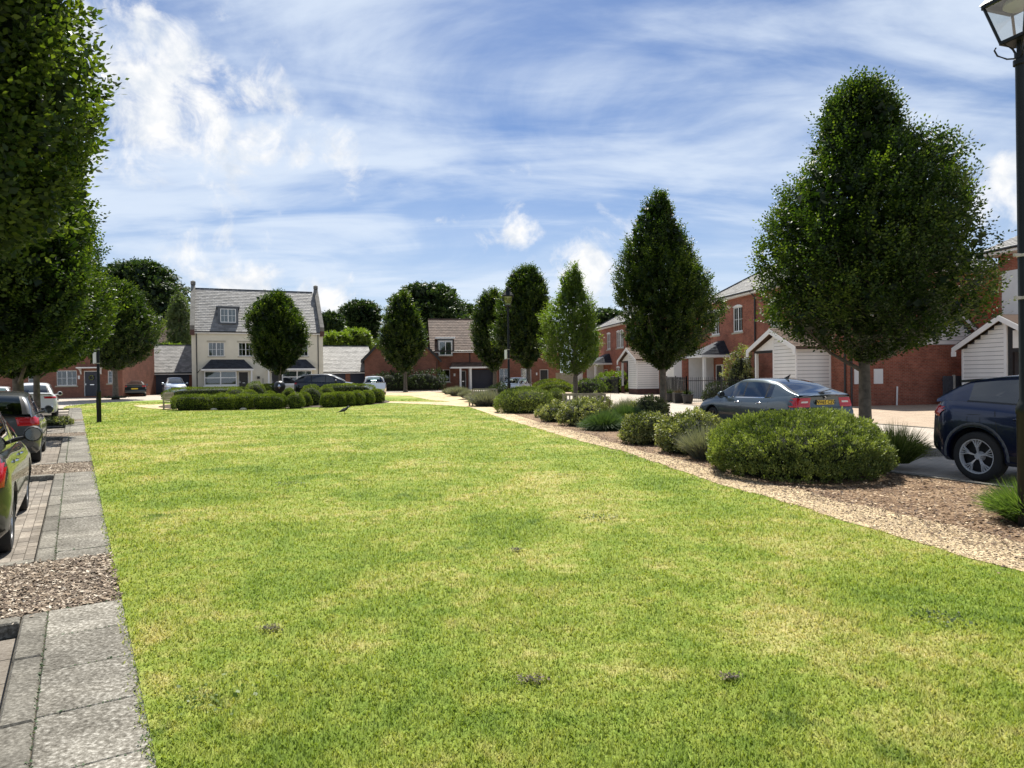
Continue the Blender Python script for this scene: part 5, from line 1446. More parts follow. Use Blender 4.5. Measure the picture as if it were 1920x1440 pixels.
q = gx(320, 37.5); bench((q.x + .05, q.y + .2, float(gz(q.x, q.y))), PI / 2 + .15, 'weathered bench end showing at the left end of the clipped hedge', L=1.6)
q = gx(878, 38.0); bench((q.x, q.y, 0), -.3, 'pale bench half hidden in lavender beside the gravel path', L=1.5)
q = gx(1052, 25.0); bench((q.x, q.y, 0), -.15, 'wooden bench sunk in variegated shrubs beside the gravel path', L=1.6)
q = gx(1052, 45); cyc = None
# black birdbath-like ornament in the middle of the ring garden
q = gx(524, 41.0)
t = thing('garden_ornament', (q.x, q.y, float(gz(q.x, q.y))), .3, 'dark rounded ornament on a stem between the clipped balls', 'ornament')
m = MB(); m.lathe([(.22, 0), (.22, .1), (.09, .16), (.075, .75), (.16, .82), (.3, .95), (.34, 1.12), (.3, 1.3), (.17, 1.42), (0, 1.45)], 20); m.build('body', M['black'], t, smooth=50)
m = MB(); m.tube([(-.02, -.33, 1.0), (-.02, -.36, 1.12), (-.02, -.33, 1.25)], [.02, .09, .02], 10); m.build('highlight_plate', M['chrome'], t, smooth=50)  # chrome bulge added to stand for the white highlight on the dark body

# ================================================================== TREES
RT = 'leafy hornbeam'
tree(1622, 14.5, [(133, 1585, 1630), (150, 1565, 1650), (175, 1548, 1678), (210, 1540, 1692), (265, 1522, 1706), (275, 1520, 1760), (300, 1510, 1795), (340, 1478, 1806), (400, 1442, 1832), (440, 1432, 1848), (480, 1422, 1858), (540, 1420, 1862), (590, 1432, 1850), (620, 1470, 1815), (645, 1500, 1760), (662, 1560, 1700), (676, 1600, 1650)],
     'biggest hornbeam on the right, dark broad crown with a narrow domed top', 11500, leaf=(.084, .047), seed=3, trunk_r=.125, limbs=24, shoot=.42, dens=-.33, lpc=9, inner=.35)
tree(1243, 25.6, [(352, 1232, 1237), (365, 1218, 1247), (386, 1202, 1256), (404, 1192, 1267), (436, 1172, 1290), (468, 1168, 1303), (500, 1156, 1318), (531, 1151, 1350), (563, 1154, 1364), (595, 1158, 1358), (627, 1165, 1345), (659, 1184, 1318), (678, 1212, 1274), (692, 1232, 1255)],
     'pear shaped hornbeam in front of the brick houses, pointed top, beside the grey saloon', 8500, leaf=(.10, .056), seed=8, trunk_r=.135, limbs=20, shoot=.4, dens=-.33, inner=.3)
tree(1079, 49, [(488, 1062, 1066), (510, 1050, 1090), (538, 1044, 1093), (551, 1042, 1104), (565, 1036, 1124), (592, 1012, 1124), (619, 1005, 1128), (646, 1008, 1134), (673, 1016, 1130), (687, 1024, 1118), (700, 1050, 1090)],
     'thin crowned light green hornbeam with sky showing through, left of the railings', 3600, leaf=(.15, .085), seed=12, trunk_r=.15, limbs=22, shoot=.7, mat='leaf_light', dens=-.5, inner=.2, gap_f=1.8)
tree(991, 58, [(492, 985, 1005), (500, 968, 1012), (511, 958, 1020), (538, 944, 1031), (565, 931, 1036), (592, 920, 1039), (619, 916, 1039), (646, 922, 1034), (665, 944, 1018), (681, 966, 1002), (690, 980, 998)],
     'dense dark hornbeam behind the middle lamp post, tallest of the trees in the centre', 5200, leaf=(.17, .10), seed=15, trunk_r=.2, limbs=14, shoot=.7, dens=-.7, inner=.6)
tree(928, 68, [(537, 912, 925), (550, 900, 936), (565, 890, 941), (592, 885, 946), (632, 879, 949), (660, 888, 951), (681, 903, 945), (695, 917, 935)],
     'dark hornbeam just left of the middle lamp post, narrower than the one behind the lamp', 3800, leaf=(.19, .11), seed=17, trunk_r=.2, limbs=12, shoot=.75, dens=-.7, inner=.6)
tree(760, 66, [(541, 752, 762), (552, 742, 770), (565, 733, 777), (592, 716, 789), (619, 706, 801), (643, 706, 808), (665, 711, 797), (681, 724, 782), (697, 748, 770)],
     'egg shaped dark hornbeam in front of the gabled brick wing', 4200, leaf=(.18, .10), seed=21, trunk_r=.17, limbs=12, shoot=.65, dens=-.75, inner=.6)
tree(525, 51, [(541, 508, 524), (548, 492, 534), (557, 480, 544), (582, 467, 562), (607, 464, 577), (632, 462, 583), (657, 470, 578), (678, 480, 555), (690, 492, 540), (700, 515, 532)],
     'rounded dark hornbeam standing in front of the cream house', 5200, leaf=(.15, .085), seed=24, trunk_r=.14, limbs=12, shoot=.55, dens=-.75, inner=.7)
tree(216, 53, [(518, 205, 232), (530, 195, 250), (540, 185, 262), (560, 172, 276), (580, 163, 294), (601, 158, 304), (621, 155, 304), (641, 155, 300), (661, 160, 290), (676, 168, 268), (692, 195, 235)],
     'round bright topped hornbeam by the left garages, trunk on a small mound', 6000, leaf=(.15, .085), seed=27, trunk_r=.2, limbs=16, shoot=.6, dens=-.7, inner=.7)
bush('mound', gx(216, 52.6), .95, .8, .16, 400, (.05, .03), 'leaf_dark', 'low leafy mound round the foot of the left garage tree', 'mound', seed=3)


def uv_tree(u, v, zs, label, **kw):
    x, y = pv(u, v); return Vector((x, y, 0))


def sym(px, lst): return [(y, 2 * px - xr, xr) for y, xr in lst]


q1 = uv_tree(6.8, 1.65, 0, ''); xc = 960 + FPX * q1.x / q1.y
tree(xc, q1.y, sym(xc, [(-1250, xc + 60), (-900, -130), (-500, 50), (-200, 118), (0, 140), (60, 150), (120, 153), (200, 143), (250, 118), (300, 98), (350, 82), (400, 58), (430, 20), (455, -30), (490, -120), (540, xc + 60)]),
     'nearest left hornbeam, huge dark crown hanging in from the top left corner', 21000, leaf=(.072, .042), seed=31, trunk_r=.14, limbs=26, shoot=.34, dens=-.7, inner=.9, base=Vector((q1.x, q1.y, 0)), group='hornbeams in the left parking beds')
q2 = uv_tree(15.5, 1.65, 0, ''); xc = 960 + FPX * q2.x / q2.y
tree(xc, q2.y, sym(xc, [(-40, xc + 15), (40, 40), (130, 98), (220, 127), (300, 145), (400, 162), (450, 173), (500, 176), (545, 168), (600, 142), (645, 120), (680, 50), (700, xc + 8)]),
     'second left hornbeam, dark crown above the grey hatchback', 14500, leaf=(.09, .05), seed=34, trunk_r=.14, limbs=22, shoot=.36, dens=-.7, inner=.8, base=Vector((q2.x, q2.y, 0)), group='hornbeams in the left parking beds')
q3 = uv_tree(25.1, 1.7, 0, ''); xc = 960 + FPX * q3.x / q3.y
tree(xc, q3.y, sym(xc, [(190, xc + 10), (260, 90), (330, 130), (400, 160), (480, 186), (530, 197), (580, 200), (625, 186), (660, 160), (690, 110), (708, xc + 8)]),
     'third left hornbeam, its trunk rising behind the grey hatchback roof', 9000, leaf=(.12, .068), seed=37, trunk_r=.15, limbs=18, shoot=.4, dens=-.7, inner=.8, base=Vector((q3.x, q3.y, 0)), group='hornbeams in the left parking beds')
q4 = uv_tree(34.1, 1.6, 0, ''); xc = 960 + FPX * q4.x / q4.y
tree(xc, q4.y, sym(xc, [(330, xc + 10), (400, 110), (460, 145), (530, 175), (580, 187), (620, 188), (655, 172), (685, 130), (702, xc + 8)]),
     'fourth left hornbeam, its slim trunk in front of the white car', 6500, leaf=(.14, .08), seed=39, trunk_r=.12, limbs=16, shoot=.45, dens=-.7, inner=.7, base=Vector((q4.x, q4.y, 0)), group='hornbeams in the left parking beds')
BG = 'trees beyond the houses'
tree(265, 112, [(483, 262, 290), (488, 215, 300), (500, 198, 318), (520, 190, 335), (545, 190, 352), (570, 195, 362), (600, 200, 362), (640, 200, 362), (690, 210, 350)], 'big dark oak rising behind the left garages', 6500, leaf=(.42, .3), name='oak_tree', mat='leaf_oak', group=BG, seed=41, trunk_r=.5, up=.2, shoot=1.2, dens=-.25, inner=.5, limbs=14, gap_f=.75)
tree(338, 92, [(540, 330, 345), (555, 322, 352), (580, 316, 360), (610, 312, 362), (640, 312, 364), (670, 318, 360)], 'drooping grey green birch beside the cream house gable', 3000, leaf=(.2, .1), name='birch_tree', mat='leaf_birch', group=BG, seed=43, trunk_r=.15, up=-.5, shoot=1.0, dens=-.35, inner=.2, gap_f=1.3)
tree(805, 118, [(527, 775, 830), (533, 758, 850), (545, 745, 860), (560, 735, 864), (580, 725, 880), (600, 722, 890), (640, 722, 892), (690, 740, 880)], 'big round oak rising behind the brick terrace', 8000, leaf=(.42, .3), name='oak_tree', mat='leaf_oak', group=BG, seed=45, trunk_r=.5, up=.2, shoot=1.2, dens=-.45, inner=.7, limbs=14, gap_f=.7)
tree(676, 125, [(559, 665, 690), (565, 650, 708), (578, 640, 716), (595, 636, 718), (620, 638, 715), (660, 645, 705)], 'loose crowned grey green tree between the cream house and the brick wing', 3800, leaf=(.4, .28), name='maple_tree', mat='leaf_oak', group=BG, seed=47, trunk_r=.4, up=.2, shoot=1.1, dens=-.1, inner=.25, gap_f=.9)
tree(622, 110, [(580, 608, 630), (595, 596, 645), (620, 590, 655), (660, 592, 660)], 'smaller dark tree peeping past the right gable of the cream house', 2200, leaf=(.35, .22), name='maple_tree', mat='leaf_oak', group=BG, seed=49, trunk_r=.3, up=.2, shoot=1.0, dens=-.3, inner=.4)
for i, (px_, Y_, o_, lab) in enumerate([(632, 92, [(618, 615, 650), (630, 600, 668), (650, 596, 672), (690, 600, 670)], 'bright green shrubby tree above the right garage roof, left one of the pair'),
                                        (668, 94, [(612, 655, 685), (624, 640, 698), (645, 635, 702), (690, 640, 700)], 'bright green shrubby tree above the right garage roof, right one of the pair')]):
    tree(px_, Y_, o_, lab, 2600, leaf=(.28, .18), name='lime_tree', mat='leaf_lime', group=BG, seed=52 + i, trunk_r=.2, up=.3, shoot=.9, dens=-.7, inner=.5)
tree(1140, 120, [(573, 1128, 1150), (580, 1112, 1165), (592, 1100, 1180), (620, 1100, 1185), (680, 1105, 1180)], 'far green tree showing above the farther brick house roof', 2600, leaf=(.42, .3), name='maple_tree', mat='leaf_oak', group=BG, seed=57, trunk_r=.4, up=.2, shoot=1.2, dens=-.4, inner=.4)
tree(872, 125, [(566, 868, 884), (580, 858, 900), (600, 855, 905), (650, 858, 905)], 'lower dark tree at the right shoulder of the big oak', 2200, leaf=(.42, .3), name='maple_tree', mat='leaf_oak', group=BG, seed=59, trunk_r=.35, up=.2, shoot=1.2, dens=-.4, inner=.4)
tree(320, 88, [(640, 300, 345), (650, 296, 352), (670, 296, 352), (700, 300, 350)], 'bright green shrub above the left garage ridge', 1600, leaf=(.25, .16), name='lime_tree', mat='leaf_lime', group=BG, seed=61, trunk_r=.15, up=.3, shoot=.7, dens=-.7, inner=.4)

# ================================================================== BUSHES
BR = 'shrubs along the gravel path'


def bp_(px, py, dy=0.0): g = G(px, py); return Vector((g.x + g.x / g.y * dy, g.y + dy, g.z))


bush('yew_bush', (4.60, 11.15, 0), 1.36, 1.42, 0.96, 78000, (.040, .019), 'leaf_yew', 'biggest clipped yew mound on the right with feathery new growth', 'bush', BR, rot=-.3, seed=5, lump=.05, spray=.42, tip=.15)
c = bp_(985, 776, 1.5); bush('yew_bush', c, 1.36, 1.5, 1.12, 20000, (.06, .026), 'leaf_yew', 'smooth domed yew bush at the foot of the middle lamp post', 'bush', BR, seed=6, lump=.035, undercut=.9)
c = bp_(1043, 757, 1.2); bush('yew_bush', c, .6, .9, .85, 5000, (.07, .03), 'leaf_yew', 'small yew dome peeping out behind the smooth domed yew', 'bush', BR, seed=7, lump=.03)
c = bp_(1302, 856, .75); bush('variegated_shrub', c, .68, .72, .80, 12500, (.05, .03), 'leaf_varieg', 'pale variegated mound between the big yew and its smaller twin', 'bush', BR, seed=9, lump=.10, spray=.6)
c = bp_(1213, 838, .8); bush('variegated_shrub', c, .56, .6, .69, 10500, (.05, .03), 'leaf_varieg', 'round pale variegated mound in front of the pear shaped tree trunk', 'bush', BR, seed=10, lump=.09, spray=.6)
c = bp_(1218, 790, 1.2); bush('bronze_shrub', c, .66, .6, .80, 7000, (.055, .033), 'leaf_varieg', 'bronze green rounded shrub touching the pear shaped tree trunk', 'bush', BR, seed=11, lump=.1, spray=.6)
c = bp_(1098, 801, .9); bush('variegated_shrub', c, .80, .8, .82, 10500, (.055, .035), 'leaf_varieg', 'wide pale shrub in front of the sunken bench seat', 'bush', BR, seed=12, lump=.13, spray=.65)
c = bp_(1046, 792, .6); bush('variegated_shrub', c, .55, .6, .62, 6500, (.055, .035), 'leaf_varieg', 'pale shrub at the left arm of the sunken bench', 'bush', BR, seed=13, lump=.13, spray=.65)
c = bp_(1024, 784, .6); bush('variegated_shrub', c, .42, .5, .45, 3500, (.055, .035), 'leaf_varieg', 'lowest pale shrub next to the smooth domed yew', 'bush', BR, seed=14, lump=.13, spray=.65)
c = bp_(1112, 782, 2.0); bush('variegated_shrub', c, .75, .8, .80, 7000, (.06, .035), 'leaf_varieg', 'pale shrub behind the sunken bench', 'bush', BR, seed=15, lump=.13, spray=.65)
c = bp_(1134, 809, .6); spiky('rosemary_bush', c, .62, .66, 5200, .006, 'leaf_rosemary', 'dark green rosemary like dome nearest the path', 'bush', BR, seed=3, spread=1.15, droop=.3)
c = bp_(1174, 796, 1.3); spiky('rosemary_bush', c, .55, .70, 4200, .006, 'leaf_rosemary', 'taller green spiky bush behind the dark green dome', 'bush', BR, seed=4, spread=1.0, droop=.25)
c = bp_(1178, 786, 2.4); spiky('lavender_bush', c, .55, .78, 2200, .007, 'leaf_lav', 'grey lavender showing over the green spiky bush', 'bush', BR, seed=6, spread=.9)
c = bp_(1326, 868, .55); spiky('lavender_bush', c, .42, .72, 2600, .004, 'leaf_lav', 'straggly grey lavender against the left flank of the big yew', 'bush', BR, seed=7, spread=.7)
c = bp_(1140, 786, 2.5); spiky('strap_leaved_plant', c, .35, .95, 90, .022, 'leaf_purple', 'bronze strap leaved plant with sword leaves spreading wide', 'plant', BR, seed=8, spread=1.3, droop=.3)
for i, (px_, py_, dy, r_, h_, lab) in enumerate([(912, 763, .8, .85, 1.0, 'grey lavender clump nearest to the smooth domed yew'), (893, 755, 1.2, .6, .75, 'grey lavender clump beside the pale bench'), (877, 748, 1.6, .55, .62, 'small lavender clump in front of the pale bench'), (860, 743, 2, .9, .75, 'farthest grey lavender clump by the path, left one'), (845, 741, 2.2, .6, .6, 'last little lavender at the far end of the path bed')]):
    c = bp_(px_, py_, dy); spiky('lavender_bush', c, r_, h_, 3000, .011, 'leaf_lav', lab, 'bush', BR, seed=20 + i, spread=.9)
c = bp_(936, 760, 3); bush('dark_shrub', c, .7, .8, 1.1, 4000, (.09, .05), 'leaf_dark', 'dark shrub between the far lavender and the white car', 'bush', BR, seed=31, spray=.6)
c = Vector((6.75, 12.15, 0)); spiky('ornamental_grass', c, .42, .78, 1900, .005, 'tuft', 'green ornamental grass with pale stems behind the big yew, beside the blue car', 'grass clump', BR, seed=33, spread=.75, droop=.25)
c = Vector((5.35, 7.0, 0)); spiky('lavender_bush', (5.47, 7.2, 0), .36, .55, 3600, .0035, 'leaf_lavg', 'bright green lavender at the foot of the nearest lamp post', 'bush', BR, seed=36, spread=.95, droop=.2)
for k in range(5): pass
# front garden planting of the right houses
bush('garden_shrub', (14.1, 42.6, -.09), .95, .9, 3.2, 5200, (.12, .06), 'leaf_varieg', 'tall pale leafy shrub behind the railings next to the boarded porch', 'bush', None, seed=41, spray=.7, lump=.18, flat=1.8, undercut=.5)
bush('garden_shrub', (12.9, 42.0, -.09), 1.2, .7, 1.2, 3500, (.1, .05), 'leaf_dark', 'low dark shrubs behind the railings by the saloon', 'bush', None, seed=42, spray=.6)
bush('garden_hedge', (9.6, 66.5, -.09), 1.5, 2.6, 1.9, 5000, (.13, .08), 'leaf_lime', 'yellow green hedge before the farther house, behind the small railings', 'hedge', None, seed=43, flat=4)
bush('garden_shrub', (7.0, 62.6, -.09), 1.5, .8, 1.35, 3500, (.12, .07), 'leaf_light', 'grassy green shrubs crowding the small railings', 'bush', None, seed=44, spray=.6)
for px_, Y_, rx_, h_, lab in [(1034, 71, 2.0, 1.35, 'rounded green hedge by the far dark doorway'), (1042, 66, 1.9, 1.0, 'lower clipped green mound before the far doorway hedge')]:
    c = gx(px_, Y_); c.z = -.05; bush('clipped_mound', c, rx_, 1.0, h_, 5000, (.11, .06), 'leaf_box', lab, 'bush', None, seed=int(px_), lump=.03)
for px_, Y_, rx_, h_, lab in [(735, 71.5, 2.3, 2.4, 'dark shrubs against the gabled wing, left of the egg shaped tree'), (790, 72, 2.6, 2.5, 'dark shrubs against the gabled wing, right of the egg shaped tree')]:
    c = gx(px_, Y_); bush('dark_shrub', c, rx_, 1.3, h_ * .8, 5000, (.14, .08), 'leaf_dark', lab, 'bush', None, seed=int(px_), lump=.16, spray=.7)
# box garden
HG = 'clipped box hedges of the ring garden'


def hedge(c, rx, ry, h, lab, seed, n=9000, rot=0.0, flat=5): return bush('box_hedge', c, rx, ry, h, n, (.06, .034), 'leaf_box', lab, 'hedge', HG, seed=seed, lump=.03, flat=flat, undercut=.86, rot=rot)


def hp(px, Y): return gx(px, Y)


hedge(hp(364, 37.0), 1.12, .55, .83, 'left end block of the long front box hedge', 51)
hedge(hp(419, 37.0), .62, .52, .80, 'second block of the front box hedge', 52, 6000)
hedge(hp(455, 37.0), .52, .5, .82, 'third block of the front box hedge, slightly yellow', 53, 6000)
hedge(hp(503, 37.2), .92, .52, .80, 'right block of the front box hedge, next to the gap', 54)
hedge(hp(400, 45.5), 3.4, .5, .95, 'rear box hedge running behind the front one', 55, 12000)
for i, (px_, Y_, r_, h_, lab) in enumerate([(553, 37.4, .50, .88, 'front clipped ball right of the gap in the hedge'), (569, 39.0, .45, .85, 'clipped ball tucked behind the front ball'),
                                            (583, 40.6, .72, 1.22, 'biggest clipped ball of the ring garden'), (612, 42.8, .55, 1.1, 'clipped ball right behind the biggest ball'),
                                            (541, 42.5, .45, .95, 'clipped ball beside the dark ornament'), (505, 42.0, .48, .80, 'low clipped ball left of the dark ornament'),
                                            (466, 40.5, .63, .95, 'front left dome of the clipped group'), (441, 42.8, .68, 1.05, 'left dome of the clipped group behind the front hedge'),
                                            (478, 44.5, .72, 1.35, 'tallest dome at the back of the left clipped group'), (498, 45.8, .45, 1.1, 'small dome at the back beside the tallest one'), (413, 39.5, .55, .82, 'low dome showing just over the front hedge')]):
    bush('clipped_ball', hp(px_, Y_), r_, r_, h_, 4200, (.055, .03), 'leaf_box', lab, 'bush', 'clipped balls of the ring garden', seed=60 + i, lump=.025, flat=2.1, undercut=.7)
for i, (px_, Y_, lab) in enumerate([(616, 38.2, 'ragged left end bush of the curved right hedge'), (633, 38.7, 'second bush of the curved right hedge'), (651, 39.3, 'third bush of the curved right hedge'), (669, 40.0, 'fourth bush of the curved right hedge'), (687, 40.9, 'fifth bush of the curved right hedge'), (706, 42.2, 'right end bush of the curved right hedge')]):
    hedge(hp(px_, Y_), .44, .5, .80 + .03 * (i % 2), lab, 80 + i, 4500, flat=3)
hedge(hp(652, 47.0), 1.9, .45, 1.0, 'rear right box hedge below the parked black car', 90, 9000)
hedge(hp(508, 49.0), .9, .4, 1.0, 'dark rear hedge piece in front of the cream house door', 91, 5000)
# pale stones at the hedge foot
for i, (px_, lab) in enumerate([(400, 'pale stone under the left part of the front hedge'), (455, 'pale stone under the right part of the front hedge')]):
    c = hp(px_, 36.4); m = MB(); m.lathe([(0, 0), (.13, .0), (.15, .05), (.1, .11), (0, .13)], 9); o = m.build('stone', M['stone'], None, smooth=60); o.location = c; o.scale = (1.3, .8, 1); tag(o, lab, 'stone', 'stones at the hedge foot')
# small plants at the pavement edge by the white car
x, y = pv(31.0, .9); bush('verge_weeds', (x, y, -.02), .55, .4, .28, 1500, (.07, .04), 'leaf_varieg', 'patch of pale weeds in the bark bed before the white car', 'plant', None, seed=95, spray=.8)


# ================================================================== CARS
def cr(xs, ys, x):
    """smooth interpolation through control points"""
    xs = np.array(xs, float); ys = np.array(ys, float); x = np.asarray(x, float)
    m = np.gradient(ys, xs); i = np.clip(np.searchsorted(xs, x) - 1, 0, len(xs) - 2); h = xs[i + 1] - xs[i]; t = np.clip((x - xs[i]) / h, 0, 1)
    d = (ys[i + 1] - ys[i]) / h
    m0 = np.where(np.sign(m[i]) == np.sign(d), np.sign(d) * np.minimum(np.abs(m[i]), 2.5 * np.abs(d)), 0); m1 = np.where(np.sign(m[i + 1]) == np.sign(d), np.sign(d) * np.minimum(np.abs(m[i + 1]), 2.5 * np.abs(d)), 0)
    return (2 * t ** 3 - 3 * t ** 2 + 1) * ys[i] + (t ** 3 - 2 * t ** 2 + t) * h * m0 + (-2 * t ** 3 + 3 * t ** 2) * ys[i + 1] + (t ** 3 - t ** 2) * h * m1


class Car:
    def __init__(s, name, label, loc, heading, paint, spec, group='cars parked round the green'):
        s.sp = spec; s.root = thing(name, loc, heading, label, 'car', group)
        s.paint = paint; s.L = spec['L']; s.W = spec['W'] / 2
        s.lower(); s.green()
        s.wheels()

    # x forward from -L/2 (tail) to L/2 (nose)
    def lower(s):
        sp = s.sp; L = s.L; nst = 64
        X = np.linspace(-L / 2, L / 2, nst); X = np.sign(X) * (L / 2) * (1 - (1 - np.abs(X) / (L / 2)) ** 1.35)
        ring = []; deck = cr(*sp['deck'], X); bot = cr(*sp['bot'], X)
        for x, zt, zb in zip(X, deck, bot):
            e = abs(x) / (L / 2); wr = s.W * (1 - max(0, (e - .76) / .24) ** 2.2 * sp.get('taper', .26) * .55)
            wt = wr * (sp['wt'] - .03 * max(0, (x / (L / 2)))); sh = zt - .06
            zm = zb + (zt - zb) * .52
            half = [(0, zb), (wr * .55, zb), (wr * .9, zb + .015), (wr * .965, zb + .07), (wr * .985, zb + .2), (wr, zm - .05), (wr * .995, zm + .06), (wr * .985, zm + (sh - zm) * .6), (wr * .965 * .5 + wt * .5 + .008, sh - .01), (wt, zt - .012), (wt * .86, zt + .008), (wt * .5, zt + sp.get('crown', .03)), (0, zt + sp.get('crown', .03) * 1.25)]
            # rounded nose and tail: pull the top and bottom in at the ends
            ring.append([(x, y, z) for y, z in half])
        # give the end faces a lean and a bulge
        for k in range(nst):
            x0 = X[k]; e = max(0, (abs(x0) / (L / 2) - .80) / .20)
            for j, (x, y, z) in enumerate(ring[k]):
                prof = sp['tail'] if x < 0 else sp['nose']; dx = float(np.interp(z, *prof)); yy = (y / s.W)
                x = x - math.copysign(1, x0) * (dx * e ** 1.6 + sp.get('bow', .16) * 1.25 * (abs(yy) ** 3.2) * e ** 1.5)
                ring[k][j] = (x, y, z)
        vs = []; m = len(ring[0]); full = 2 * m - 2
        for r in ring:
            vs += r; vs += [(x, -y, z) for x, y, z in r[-2:0:-1]]
        fs = [(i * full + j, i * full + (j + 1) % full, (i + 1) * full + (j + 1) % full, (i + 1) * full + j) for i in range(nst - 1) for j in range(full)]
        for e, rev in ((0, 1), (nst - 1, 0)):
            o = e * full
            for j in range(m - 1):
                a, b = j, j + 1; c_, d_ = (full - j - 1) % full, (full - j) % full
                q = [o + a, o + b, o + c_, o + d_]; q = list(dict.fromkeys(q)); fs.append(tuple(q if rev else q[::-1]))
        mb = MB(); mb.add(vs, fs); o = mb.build('body', s.paint, s.root)
        # cut wheel arches
        cut = MB()
        for wx in (sp['rear'], sp['front']):
            for sg in (-1, 1):
                r = sp['wr'] + .055; n = 28; pts = [(wx + r * math.cos(2 * PI * k / n), sp['wr'] + .01 + r * math.sin(2 * PI * k / n)) for k in range(n)]
                cut.prism([(p[0], p[1]) for p in pts], 'y', sg * (s.W - .30), sg * (s.W + .2))
        co = cut.build('cutter', M['blackp'], s.root)
        md = o.modifiers.new('b', 'BOOLEAN'); md.operation = 'DIFFERENCE'; md.object = co; md.solver = 'EXACT'; md.use_self = True
        for att in range(8):
            md.use_self = att % 2 == 1; md.use_hole_tolerant = att > 3
            co.rotation_euler = (0, 0.0011 * att, 0); co.location = (0.0013 * att, 0.0007 * att, 0.0017 * att)
            bpy.context.view_layer.update(); dg = bpy.context.evaluated_depsgraph_get(); me = bpy.data.meshes.new_from_object(o.evaluated_get(dg))
            ys_ = np.empty(len(me.vertices) * 3); me.vertices.foreach_get('co', ys_)
            if len(me.vertices) > 100 and np.abs(ys_.reshape(-1, 3)[:, 1]).max() < s.W + .03: break
        o.modifiers.clear(); o.data = me; bpy.data.objects.remove(co)
        me.polygons.foreach_set('use_smooth', [True] * len(me.polygons)); me.set_sharp_from_angle(angle=math.radians(32))
        s.body = o; bm = bmesh.new(); bm.from_mesh(me); s.bvh = BVHTree.FromBMesh(bm); bm.free()
        s.deckf = lambda x: float(cr(*sp['deck'], np.array([x]))[0])

    def green(s):
        sp = s.sp; xa, xb = sp['roof'][0][0], sp['roof'][0][-1]; n = 72; X = np.linspace(xa, xb, n)
        zr = cr(*sp['roof'], X); belt = np.minimum(cr(*sp['deck'], X) - .03, zr - .012); x_rw, x_ws = sp['rw'], sp['ws']   # rear window end, windscreen top
        vs = []; hb = []
        for x, z1, z0 in zip(X, zr, belt):
            e = abs(x) / (s.L / 2); wb = s.W * sp['wt'] * .985 * (1 - max(0, (e - .76) / .24) ** 2.2 * sp.get('taper', .26) * .55); h = (z1 - z0)
            tum = sp.get('tumble', .24) * min(1, h / .45); wr = wb * (1 - tum)
            hh = min(1, h / .12)
            half = [(wb, z0), (wb - (wb - wr) * .06, z0 + h * .07), (wb - (wb - wr) * .45, z0 + h * .5), (wb - (wb - wr) * .80, z0 + h * .83), (wr, z0 + h * .915), (wr - .05 * hh, z0 + h * .965), (wr * .82, z1 - .006 * hh), (wr * .45, z1 + .012 * hh), (0, z1 + .02 * hh)]
            vs.append([(x, y, z) for y, z in half] + [(x, -y, z) for y, z in half[-2::-1]])
        m = len(vs[0]); faces = {'body': [], 'glass': [], 'rear': [], 'front': [], 'dark': []}
        pil = sp['pillars']      # list of (x0,x1) painted / black pillar intervals on the side
        for i in range(n - 1):
            xm = (X[i] + X[i + 1]) / 2
            for j in range(m - 1):
                jj = min(j, m - 2 - j); q = (i, j)
                side = jj in (1, 2); edge = jj in (3,); top = jj >= 5
                if jj in (0,): k = 'body'
                elif top or jj == 4:
                    k = 'body'
                    if xm < x_rw and xm > sp['rw0'] and jj >= 6 - (0): k = 'rear'
                    if xm < x_rw and xm > sp['rw0'] and jj == 5: k = 'dark'
                    if xm > x_ws and xm < sp['ws0'] and jj >= 6: k = 'front'
                    if xm > x_ws and xm < sp['ws0'] and jj == 5: k = 'dark'
                else:
                    k = 'body'
                    if sp['sw'][0] < xm < sp['sw'][1]:
                        k = 'glass' if side else ('dark' if edge else 'body')
                        if edge: k = 'body'
                        for p0, p1, kk in pil:
                            if p0 < xm < p1 and side: k = kk
                faces[k].append(q)
        mats = {'body': s.paint, 'glass': sp.get('glass', M['car_glass']), 'rear': sp.get('rglass', M['car_glass']), 'front': M['car_glass'], 'dark': M['blackp']}
        names = {'body': 'roof', 'glass': 'side_window', 'rear': 'rear_window', 'front': 'windscreen', 'dark': 'window_trim'}
        # whole loft used for shared smooth normals is split by kind
        allb = MB(); allb.add([p for r in vs for p in r], [(i * m + j, i * m + j + 1, (i + 1) * m + j + 1, (i + 1) * m + j) for i in range(n - 1) for j in range(m - 1)])
        bm = bmesh.new(); me = bpy.data.meshes.new('t'); me.from_pydata(allb.v, [], allb.f); bm.from_mesh(me); s.gbvh = BVHTree.FromBMesh(bm); bm.free()
        for k, qs in faces.items():
            if not qs: continue
            def emit(sub, nm):
                mb = MB(); mb.add([p for r in vs for p in r], [(i * m + j, i * m + j + 1, (i + 1) * m + j + 1, (i + 1) * m + j) for i, j in sub])
                o = mb.build(nm, mats[k], s.root); bm = bmesh.new(); bm.from_mesh(o.data); bmesh.ops.delete(bm, geom=[v for v in bm.verts if not v.link_faces], context='VERTS')
                bmesh.ops.recalc_face_normals(bm, faces=bm.faces)
                bm.to_mesh(o.data); bm.free(); o.data.polygons.foreach_set('use_smooth', [True] * len(o.data.polygons)); o.data.set_sharp_from_angle(angle=math.radians(35)); return o
